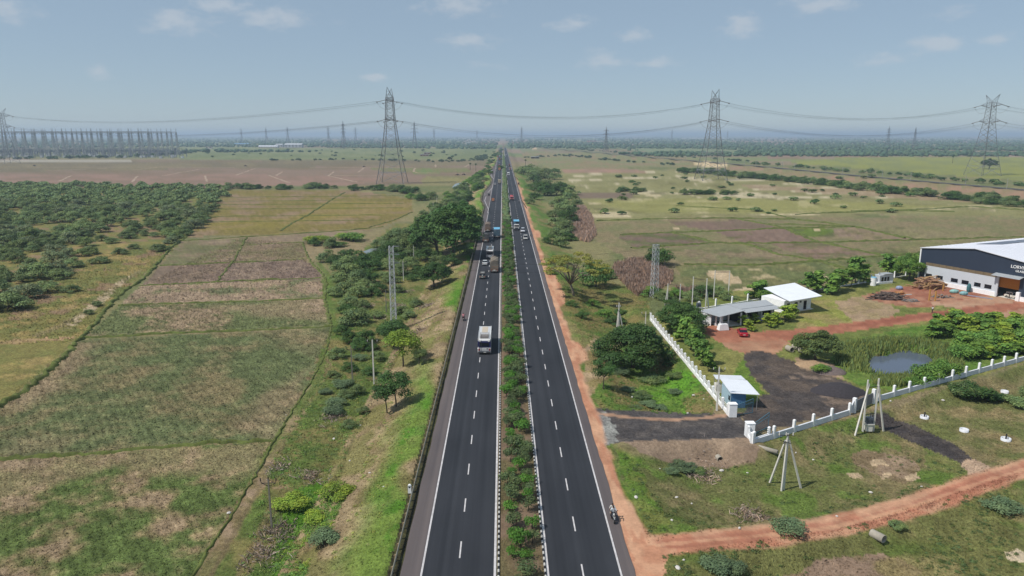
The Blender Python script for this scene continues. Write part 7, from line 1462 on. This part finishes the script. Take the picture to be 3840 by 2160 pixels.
def tarp(mb, w, y0, y1, z0, z1, seed, mi=0, slump=.25):
    rg_ = random.Random(seed); secs = []; n = 7
    for k in range(n + 1):
        y = y0 + (y1 - y0) * k / n; e = .82 if k in (0, n) else 1; ztop = z1 * (1 if 0 < k < n else .94) + rg_.uniform(-slump, slump) * .4; j = lambda a: rg_.uniform(-a, a)
        secs.append([(-w + j(.05), y, z0), (-w * 1.03 + j(.06), y + j(.1), z0 + (ztop - z0) * .5), (-w * .95 * e + j(.06), y, ztop - .22 + j(.08)), (-w * .5, y, ztop + j(.1)), (0, y, ztop + .12 + j(.1)), (w * .5, y, ztop + j(.1)), (w * .95 * e + j(.06), y, ztop - .22 + j(.08)), (w * 1.03 + j(.06), y + j(.1), z0 + (ztop - z0) * .5), (w + j(.05), y, z0)])
    mb.loft(secs, mi)
def truck(label, loc, cab, load, lcol, rz=0.0, L=8.6, hl=3.4, seed=1, cat='truck', bedc=(150, 120, 100)):
    t = thing('truck', label, cat, loc, rz); h = L / 2; w = 1.2; p = paint(cab); lm_ = mat('load_%d_%d_%d' % lcol, C(*lcol), .85, 0, .22, 1.2, bump=.5)
    body_loft([(h - 1.9, 1.15, .6, 2.5, 1.08), (h - 1.6, 1.18, .55, 2.68, 1.1), (h - .6, 1.18, .55, 2.6, 1.05), (h - .15, 1.16, .5, 1.6, 1.1), (h, 1.12, .5, 1.5, 1.05)], p, 'cab', t)
    bx('windscreen', (0, h - .33, 2.0), (2.0, .4, .72), M_GLASS, t); bx('bumper', (0, h + .04, .62), (2.3, .18, .34), M_CHROME, t); bx('grille', (0, h + .01, 1.1), (1.3, .08, .4), M_UNDER, t)
    for s in (-1, 1): bx('head_lamp', (s * .85, h + .02, .98), (.3, .1, .22), M_HEAD, t); bx('cab_window', (s * 1.16, h - 1.1, 2.0), (.06, .8, .6), M_GLASS, t); bx('mirror', (s * 1.38, h - .5, 2.0), (.12, .1, .4), M_UNDER, t)
    bx('chassis', (0, 0, .75), (1.0, L - .4, .3), M_UNDER, t); y1 = h - 2.05; y0 = -h
    if load == 'tarp':
        bb = MB().box((0, (y0 + y1) / 2, 1.15), (2.4, y1 - y0, .25))
        for s in (-1, 1):
            for k in range(6): bb.box((s * 1.18, y0 + .25 + k * (y1 - y0 - .5) / 5, 1.7), (.08, .1, 1.0))
            for k in range(3): bb.box((s * 1.18, (y0 + y1) / 2, 1.4 + k * .3), (.05, y1 - y0, .18))
        for k in range(3): bb.box((0, y0 + .02, 1.4 + k * .3), (2.36, .05, .18))
        bb.build('cargo_bed', mat('bed_%d' % bedc[0], C(*bedc), .7, 0, .15, 1), t); m = MB(); tarp(m, 1.2, y0 - .02, y1, 1.5, hl, seed); to = m.build('tarpaulin', lm_, t, False)
        rp_ = MB()
        for k in range(4): y = y0 + .4 + k * (y1 - y0 - .8) / 3; rp_.path([(-1.28, y, 1.6), (-1.22, y, hl - .2), (-.55, y, hl + .1), (.55, y, hl + .1), (1.22, y, hl - .2), (1.28, y, 1.6)], .03, 4)
        rp_.build('rope', M_CONCD, to)
    elif load == 'cage':
        bb = MB().box((0, (y0 + y1) / 2, 1.15), (2.44, y1 - y0, .25))
        for s in (-1, 1):
            for k in range(7): bb.box((s * 1.2, y0 + .1 + k * (y1 - y0 - .2) / 6, 2.2), (.08, .1, 2.2))
            for k in range(6): bb.box((s * 1.2, (y0 + y1) / 2, 1.4 + k * .34), (.05, y1 - y0, .2))
        for k in range(6): bb.box((0, y0, 1.4 + k * .34), (2.4, .06, .22))
        for k in range(5): bb.box((-1.1 + k * .55, y0 - .01, 2.2), (.08, .08, 2.1))
        bb.build('cargo_cage', mat('cage_%d_%d' % lcol[:2], C(*lcol), .6, 0, .15, 1), t); bx('canvas_top', (0, (y0 + y1) / 2, hl), (2.5, y1 - y0 + .1, .16), mat('canvas_blue', C(116, 186, 222), .7), t); bx('rear_goods', (-.5, y0 + .2, 2.6), (.8, .2, .5), mat('sack_yellow', C(206, 196, 120), .8), t); bx('inner_load', (0, (y0 + y1) / 2, 1.9), (2.2, y1 - y0 - .3, 1.3), mat('load_blue_grey', C(112, 140, 160), .8), t)
    elif load == 'tank':
        m = MB(); n = 14; m.loft([[(q * 1.18 * math.cos(6.2832 * k / n), y, 2.1 + q * 1.0 * math.sin(6.2832 * k / n)) for k in range(n)] for y, q in ((y0, .75), (y0 + .25, 1), (y1 - .25, 1), (y1, .75))]); m.build('tank', lm_, t, True); bx('catwalk', (0, (y0 + y1) / 2, 3.12), (.6, y1 - y0 - 1, .06), M_CHROME, t)
        for k in range(3): MB().tube((0, y0 + 1.2 + k * 1.7, 3.0), (0, y0 + 1.2 + k * 1.7, 3.3), .3, .3, 10).build('hatch', M_CHROME, t)
    else:
        bx('cargo_box', (0, (y0 + y1) / 2, (1.1 + hl) / 2), (2.44, y1 - y0, hl - 1.1), lm_, t); bx('box_roof', (0, (y0 + y1) / 2, hl + .04), (2.5, y1 - y0 + .06, .08), paint((226, 226, 226)) if load == 'box' else lm_, t)
        for s in (-1, 1): bx('rear_door', (s * .6, y0 - .03, (1.2 + hl) / 2), (1.14, .05, hl - 1.4), lm_, t)
    bx('rear_bumper', (0, y0 - .05, .72), (2.3, .12, .22), paint((204, 196, 188)), t); bx('number_plate', (0, y0 - .12, .95), (.6, .02, .3), M_PLATE, t)
    for s in (-1, 1):
        bx('tail_lamp', (s * .95, y0 - .12, .75), (.25, .04, .16), M_TAIL, t); wheel(t, s * 1.0, h - 1.1, .5, .28)
        for y in (-h + 1.2, -h + 2.35): wheel(t, s * .95, y, .5, .5)
    return t

def rickshaw(label, loc, col, rz=0.0, top=(40, 40, 42)):
    t = thing('auto_rickshaw', label, 'rickshaw', loc, rz); p = paint(col); body_loft([(-1.3, .64, .35, 1.0, .62), (-.2, .66, .3, 1.0, .62), (.7, .5, .3, .95, .42), (1.3, .2, .4, .85, .16)], p, 'body', t)
    body_loft([(-1.28, .6, 1.45, 1.75, .5), (-.9, .64, 1.45, 1.86, .54), (.5, .6, 1.5, 1.84, .48), (.8, .5, 1.42, 1.6, .42)], paint(top), 'canopy', t); bx('rear_panel', (0, -1.26, 1.25), (1.2, .06, .5), paint(top), t); bx('windscreen', (0, .72, 1.2), (.9, .06, .5), M_GLASS, t); po = MB()
    for s in (-1, 1): po.bar((s * .58, -1.2, .9), (s * .56, -1.2, 1.5), .05); po.bar((s * .48, .72, .9), (s * .48, .72, 1.5), .05)
    po.build('pillar', M_UNDER, t); bx('seat', (0, -.75, .75), (1.1, .5, .4), M_UNDER, t); wheel(t, 0, 1.1, .24, .12)
    for s in (-1, 1): wheel(t, s * .56, -.8, .24, .14); bx('tail_lamp', (s * .5, -1.32, .6), (.14, .04, .12), M_TAIL, t)
    return t

def bike(label, loc, col, rz=0.0):
    t = thing('motorcycle', label, 'motorcycle', loc, rz); p = paint(col)
    for y in (-.65, .65): wheel(t, 0, y, .3, .1)
    MB().bar((0, -.65, .3), (0, -.1, .45), .07).bar((0, -.1, .45), (0, .45, .85), .07).bar((0, .65, .3), (0, .42, 1.0), .07).bar((0, -.5, .72), (0, .3, .8), .06).build('frame', M_UNDER, t); body_loft([(-.1, .1, .62, .85, .08), (.1, .15, .6, .95, .12), (.42, .12, .66, .92, .09)], p, 'fuel_tank', t); bx('seat', (0, -.42, .82), (.26, .8, .12), M_UNDER, t); bx('engine', (0, .05, .42), (.3, .4, .36), M_CHROME, t)
    MB().bar((-.36, .36, 1.08), (.36, .36, 1.08), .04).build('handlebar', M_UNDER, t); MB().tube((0, .42, .95), (0, .55, .93), .1, .1, 10).build('head_lamp', M_HEAD, t); bx('number_plate', (0, .62, .72), (.24, .02, .1), M_PLATE, t); bx('rear_plate', (0, -.88, .6), (.2, .02, .14), M_PLATE, t); bx('tail_lamp', (0, -.86, .76), (.12, .06, .08), M_TAIL, t)
    for s in (-1, 1): MB().bar((s * .3, .36, 1.08), (s * .34, .3, 1.3), .02).box((s * .35, .3, 1.32), (.12, .03, .08)).build('mirror', M_UNDER, t)
    bx('mudguard', (0, .7, .62), (.1, .4, .04), p, t); MB().tube((.14, -.9, .35), (.14, .1, .32), .04, .04, 6).build('exhaust', M_CHROME, t); return t

# people: one skin over a jointed skeleton, coloured by the nearest limb
PEOPLE = {}
def person_mesh(pose, shirt, legs, skin=(120, 84, 64), hair=(28, 24, 22)):
    key = (pose, shirt, legs)
    if key in PEOPLE: return PEOPLE[key]
    sit = pose in ('ride', 'pillion'); V3 = Vector
    if sit:
        hip = V3((0, 0, .92)); ch = V3((0, .1, 1.36)); nk = V3((0, .12, 1.5)); hd = V3((0, .15, 1.66)); kn = [V3((s * .24, .42, .78)) for s in (-1, 1)]; ft = [V3((s * .2, .2, .36)) for s in (-1, 1)]; toe = [V3((s * .2, .36, .32)) for s in (-1, 1)]
        el = [V3((s * .33, .22, 1.16)) for s in (-1, 1)]; ha = [V3((s * .33, .52, 1.1) if pose == 'ride' else (s * .2, .42, .98)) for s in (-1, 1)]
    else:
        hip = V3((0, 0, .92)); ch = V3((0, .02, 1.32)); nk = V3((0, .03, 1.46)); hd = V3((0, .06, 1.62)); kn = [V3((-.1, .12, .5)), V3((.1, -.02, .5))]; ft = [V3((-.1, .2, .08)), V3((.1, -.2, .1))]; toe = [V3((-.1, .36, .04)), V3((.1, -.05, .04))]
        el = [V3((s * .25, -.04 * s, 1.14)) for s in (-1, 1)]; ha = [V3((s * .27, .12 * s, .9)) for s in (-1, 1)]
    vs = [hip, hip.lerp(ch, .5), ch, nk, hd - V3((0, 0, .05)), hd, hd + V3((0, 0, .1))]; rs = [.15, .15, .17, .06, .085, .1, .06]; ed = [(0, 1, 'shirt'), (1, 2, 'shirt'), (2, 3, 'skin'), (3, 4, 'skin'), (4, 5, 'skin'), (5, 6, 'hair')]
    for k, s in enumerate((-1, 1)):
        b = len(vs); vs += [V3((s * .1, hip.y, hip.z - .05)), kn[k], ft[k], toe[k]]; rs += [.11, .075, .055, .045]; ed += [(0, b, 'legs'), (b, b + 1, 'legs'), (b + 1, b + 2, 'legs'), (b + 2, b + 3, 'shoe')]
        b = len(vs); vs += [V3((s * .2, ch.y, ch.z + .05)), el[k], ha[k], ha[k] + (ha[k] - el[k]).normalized() * .09, ha[k] + V3((-s * .05, .03, .02))]; rs += [.075, .052, .036, .026, .016]; ed += [(2, b, 'shirt'), (b, b + 1, 'shirt'), (b + 1, b + 2, 'skin'), (b + 2, b + 3, 'skin'), (b + 2, b + 4, 'skin')]
    bm = bmesh.new(); sk = bm.verts.layers.skin.verify(); bv = []
    for i, v in enumerate(vs):
        q = bm.verts.new(v); q[sk].radius = (rs[i], rs[i] * (.8 if i < 3 else 1)); q[sk].use_root = (i == 0); bv.append(q)
    for a, b, c in ed: bm.edges.new((bv[a], bv[b]))
    me = bpy.data.meshes.new('tmp'); bm.to_mesh(me); bm.free(); ob = bpy.data.objects.new('tmp', me); COL.objects.link(ob); ob.modifiers.new('s', 'SKIN'); sb = ob.modifiers.new('d', 'SUBSURF'); sb.levels = sb.render_levels = 1
    out = bpy.data.meshes.new_from_object(ob.evaluated_get(bpy.context.evaluated_depsgraph_get())); bpy.data.objects.remove(ob)
    out.name = 'person'; order = ['shirt', 'legs', 'skin', 'hair', 'shoe']; out.materials.clear()
    for c in (shirt, legs, skin, hair, (40, 36, 34)): out.materials.append(mat('cloth_%d_%d_%d' % c, C(*c), .85, 0, .08, 6))
    for f in out.polygons:
        c = f.center; best = min(ed, key=lambda e: (lambda a, b: ((a.lerp(b, max(0, min(1, (c - a).dot(b - a) / max(1e-9, (b - a).length_squared))))) - c).length)(vs[e[0]], vs[e[1]]))
        k = best[2]
        if k == 'skin' and c.z > hd.z - .02 and (c.y < hd.y + .01 or c.z > hd.z + .06): k = 'hair'
        f.material_index = order.index(k); f.use_smooth = True
    PEOPLE[key] = out; return out
def person(label, loc, pose, shirt, legs, rz=0.0, group=None):
    o = link('person', person_mesh(pose, shirt, legs)); o.location = loc; o.rotation_euler.z = rz; return tag(o, label, 'person', group)
def at(fx, fy, L=0.0): x, y = G(fx, fy); return (x, y + L / 2, 0)

# away-bound carriageway
x, y = G(1819, 1330); bus('white bus with dark blue band and roof luggage rack, nearest to the viewer', (-3.62, y + 5.3, 0), (232, 230, 228), (48, 52, 104))
x, y, z = at(1737, 1205, 2); bike('motorcycle on the shoulder ahead of the white bus', (x, y, 0), (40, 36, 40)); person('rider in a pink shirt on the shoulder motorcycle', (x, y - .2, .02), 'ride', (226, 150, 160), (34, 32, 36))
car('grey-tan off-roader following the tarped lorry', at(1809, 1047, 4.4), (150, 142, 132), 'suv'); truck('lorry heaped high under pale and brown sheeting beside the off-roader', at(1854, 1024, 9), (180, 90, 60), 'tarp', (134, 124, 112), L=9.2, hl=4.2, seed=3)
car('white saloon car just left of the sheeted lorry', at(1818, 996, 4.3), (226, 228, 228), 'sedan'); bus('white bus with dark rear window ahead of the white saloon', at(1837, 971, 10.6), (230, 230, 230), (120, 110, 112))
truck('dark grey tarped lorry on the left lane', at(1821, 910, 8.6), (90, 80, 76), 'tarp', (92, 92, 94), hl=3.5, seed=5); truck('lorry with blue canvas top and open slatted rear', at(1863, 894, 8.6), (120, 80, 60), 'cage', (104, 132, 150), hl=3.7); truck('brown tarped lorry in front of the dark grey one', at(1829, 870, 8.6), (150, 110, 80), 'tarp', (132, 116, 106), hl=3.7, seed=9)
x, y, z = at(1835, 792, 2); bike('motorcycle at the mouth of the lay-by', (x, y, 0), (30, 32, 44)); person('rider in dark clothes at the mouth of the lay-by', (x, y - .2, .02), 'ride', (52, 56, 74), (30, 30, 34))
car('small orange and brown goods three-wheeler past the lay-by', at(1848.7, 755, 3.4), (206, 140, 100), 'pickup', cat='goods carrier'); x, y, z = at(1855.5, 740, 2); bike('motorcycle in the middle lane past the lay-by', (x, y, 0), (60, 40, 60)); person('rider in purple on the middle lane motorcycle', (x, y - .2, .02), 'ride', (110, 70, 110), (30, 30, 34))
rickshaw('dark auto rickshaw leaving the lay-by', at(1833.8, 735.5, 2.6), (60, 62, 60)); x, y, z = at(1818, 734); person('pedestrian in white standing in the lay-by', (x, y, 0), 'walk', (232, 232, 232), (226, 226, 226))
car('white hatchback with dark window near the cream lorry', at(1856.8, 693, 3.8), (234, 234, 234), 'hatch'); truck('cream box lorry next to the median', at(1873, 689.6, 8), (190, 176, 156), 'plain', (186, 172, 150), L=7.6, hl=3.4); bus('maroon and grey bus standing in the further lay-by', at(1844, 650.4, 9), (160, 140, 146), (92, 74, 84), L=9, rack=False)
car('silver-green car behind the orange lorry', at(1860.5, 643, 3.8), (196, 206, 190), 'hatch'); truck('orange box lorry by the median', at(1873, 641, 7.6), (196, 120, 70), 'plain', (206, 142, 96), L=7.6, hl=3.5); car('white minibus beside the orange lorry', at(1860.5, 634, 4), (228, 228, 226), 'van', cat='van')
truck('brick-red open lorry ahead of the orange one', at(1872, 626.7, 7.6), (150, 72, 60), 'tarp', (136, 78, 66), L=7.6, hl=3.0, seed=12); car('pale car far ahead in the right lane', at(1873, 611, 4), (206, 214, 216), 'hatch'); car('silver car far ahead in the left lane', at(1866.7, 608, 4), (190, 196, 200), 'sedan'); truck('red lorry far up the carriageway', at(1874, 601, 8), (166, 60, 48), 'plain', (156, 66, 52), hl=3.2); truck('grey box lorry beyond the red one', at(1874, 588.8, 8), (180, 180, 180), 'box', (180, 184, 186), hl=3.6)
truck('small red lorry near the far verge', at(1866.7, 590.7, 7), (170, 76, 60), 'plain', (176, 92, 76), L=6.5, hl=2.8); car('white van where the carriageway meets the hamlet', at(1871.7, 559, 4), (230, 230, 230), 'van', cat='van')
# oncoming carriageway
rp_ = math.pi
car('white pickup with open bed, nearest of the oncoming pair', at(1971, 900.5, 4.6), (226, 224, 220), 'pickup', rp_, 'pickup'); car('white van with dark windscreen behind the oncoming pickup', at(1961, 872.5, 4), (222, 224, 232), 'suv', rp_, 'van'); truck('oncoming lorry with white cab and bright blue canvas', at(1937, 864.5, 9), (226, 224, 222), 'cage', (86, 120, 160), rp_, hl=3.8)
x, y, z = at(1989.7, 886.8, 2); bike('motorcycle on the oncoming shoulder beside the pickup', (x, y, 0), (60, 60, 66), rp_); person('rider in grey on the oncoming shoulder', (x, y + .2, .02), 'ride', (176, 178, 184), (60, 60, 70), rp_)
truck('oncoming pink and red tanker lorry', at(1919.5, 751.7, 8.6), (214, 120, 124), 'tank', (196, 84, 92), rp_); x, y, z = at(1946.8, 761, 2); bike('motorcycle just behind the red tanker', (x, y, 0), (90, 60, 60), rp_); person('rider in a light shirt near the red tanker', (x, y + .2, .02), 'ride', (206, 196, 200), (60, 50, 56), rp_)
x, y, z = at(1934, 699.5, 2); bike('motorcycle further up the oncoming lane', (x, y, 0), (120, 80, 80), rp_); person('rider in pale pink further up the oncoming lane', (x, y + .2, .02), 'ride', (220, 180, 180), (70, 50, 50), rp_); rickshaw('dark red auto rickshaw on the orange verge', at(1945, 693, 2.6), (130, 50, 50), rp_)
bus('oncoming white bus with dark windscreen', at(1906.5, 658.5, 10), (234, 234, 232), (226, 226, 226), rp_, L=9.6, rack=False); truck('oncoming pink-fronted lorry by the far barrier', at(1914, 638.6, 8), (200, 150, 150), 'tarp', (150, 110, 110), rp_, hl=3.1, seed=15); car('oncoming white van pair leader near the pink lorry', at(1899, 629, 4.2), (234, 234, 234), 'van', rp_, 'van'); truck('oncoming maroon lorry behind the pink one', at(1910.8, 624, 8), (130, 66, 62), 'tarp', (120, 70, 62), rp_, hl=3.0, seed=16)
bus('far oncoming white bus near the hamlet', at(1894, 587, 10), (236, 236, 236), (230, 230, 230), rp_, L=9.6, rack=False); car('small white car beside the far oncoming bus', at(1899.6, 581, 4), (226, 226, 220), 'hatch', rp_); car('far oncoming yellowish-white car', at(1894, 568, 4), (222, 214, 190), 'van', rp_); car('farthest oncoming pale car before the hamlet', at(1891, 562.5, 4), (216, 216, 200), 'hatch', rp_); truck('oncoming white lorry at the hamlet edge', at(1889.5, 547, 8), (220, 214, 210), 'box', (214, 206, 202), rp_, hl=3.4)
# near motorcycle with two riders
x, y = G(2303, 1965); y += .75; bike('oncoming silver motorcycle carrying two riders, nearest to the viewer', (x, y, 0), (190, 196, 200), rp_ + .03); person('motorcyclist in a white shirt gripping the handlebar', (x, y + .12, .02), 'ride', (226, 232, 236), (44, 48, 60), rp_ + .03); person('passenger in white seated behind the motorcyclist', (x - .02, y + .62, .05), 'pillion', (216, 212, 206), (196, 180, 160), rp_ - .05)
# compound
x, y = Gv(1872, 846, -.6); car('bright red car parked on the red yard before the shed', (x, y + 1.2, -.62), (186, 30, 52), 'sedan', R(-8)); q = W0 + wd * 25.6 + wn_ * 2.0; car('white hatchback half inside the warehouse door', (q.x, q.y, -.58), (232, 226, 214), 'hatch', WA - math.pi / 2 + math.pi * 2)
p = V(2345, 787); person('man in a white shirt walking along the red road', p, 'walk', (232, 232, 236), (40, 40, 48), R(100)); p = V(2538, 752); person('person in dark clothes standing on the sandy yard', p, 'walk', (70, 66, 64), (60, 56, 54), R(40))
# tractors on the brown fields
def tractor(p, label, rz):
    t = thing('tractor', label, 'tractor', p, rz); c = paint((120, 60, 50)); body_loft([(-.4, .35, .9, 1.4, .3), (.6, .34, .9, 1.45, .28), (1.7, .3, .8, 1.3, .26)], c, 'bonnet', t); bx('seat', (0, -.7, 1.3), (.5, .5, .3), M_UNDER, t); bx('canopy', (0, -.5, 2.4), (1.5, 1.6, .1), c, t); po = MB()
    for s in (-1, 1): po.bar((s * .6, -1.1, 1.0), (s * .6, -1.1, 2.4), .06); po.bar((s * .6, .1, 1.0), (s * .6, .1, 2.4), .06); wheel(t, s * .8, -.7, .8, .4); wheel(t, s * .7, 1.3, .42, .25)
    po.build('canopy_post', M_UNDER, t); bx('plough', (0, -2.2, .6), (2.2, 1.0, .5), M_STEEL_D, t)
for x, y, lb, rz in [(86, 418, 'tractor on the brown field below the switchyard', 1.3), (916, 420.5, 'tractor beside the foot of the big pylon', -1.4), (1150, 441, 'tractor at the end of the brown fields near the lay-by', 1.5), (1166, 440.5, 'second tractor beside the lay-by trees', 1.5), (618, 418.5, 'tractor in the middle of the brown field', -1.5)]: tractor(V(x, y), lb, rz)

# ================================================================ AIR
hb = MB().box((0, 22000, 46), (110000, 52000, 116)); hz_o = hb.build('haze', None)
hm = bpy.data.materials.new('haze_air'); hm.use_nodes = True; hn = hm.node_tree.nodes; hn.clear(); ho = hn.new('ShaderNodeOutputMaterial'); pv = hn.new('ShaderNodeVolumePrincipled')
pv.inputs['Color'].default_value = (.66, .82, 1.0, 1); pv.inputs['Density'].default_value = 1.5e-4; pv.inputs['Anisotropy'].default_value = .1
hm.node_tree.links.new(pv.outputs[0], ho.inputs['Volume']); hz_o.data.materials.clear(); hz_o.data.materials.append(hm); tag(hz_o, 'pale blue haze lying over the far plain', 'haze', None, 'stuff')
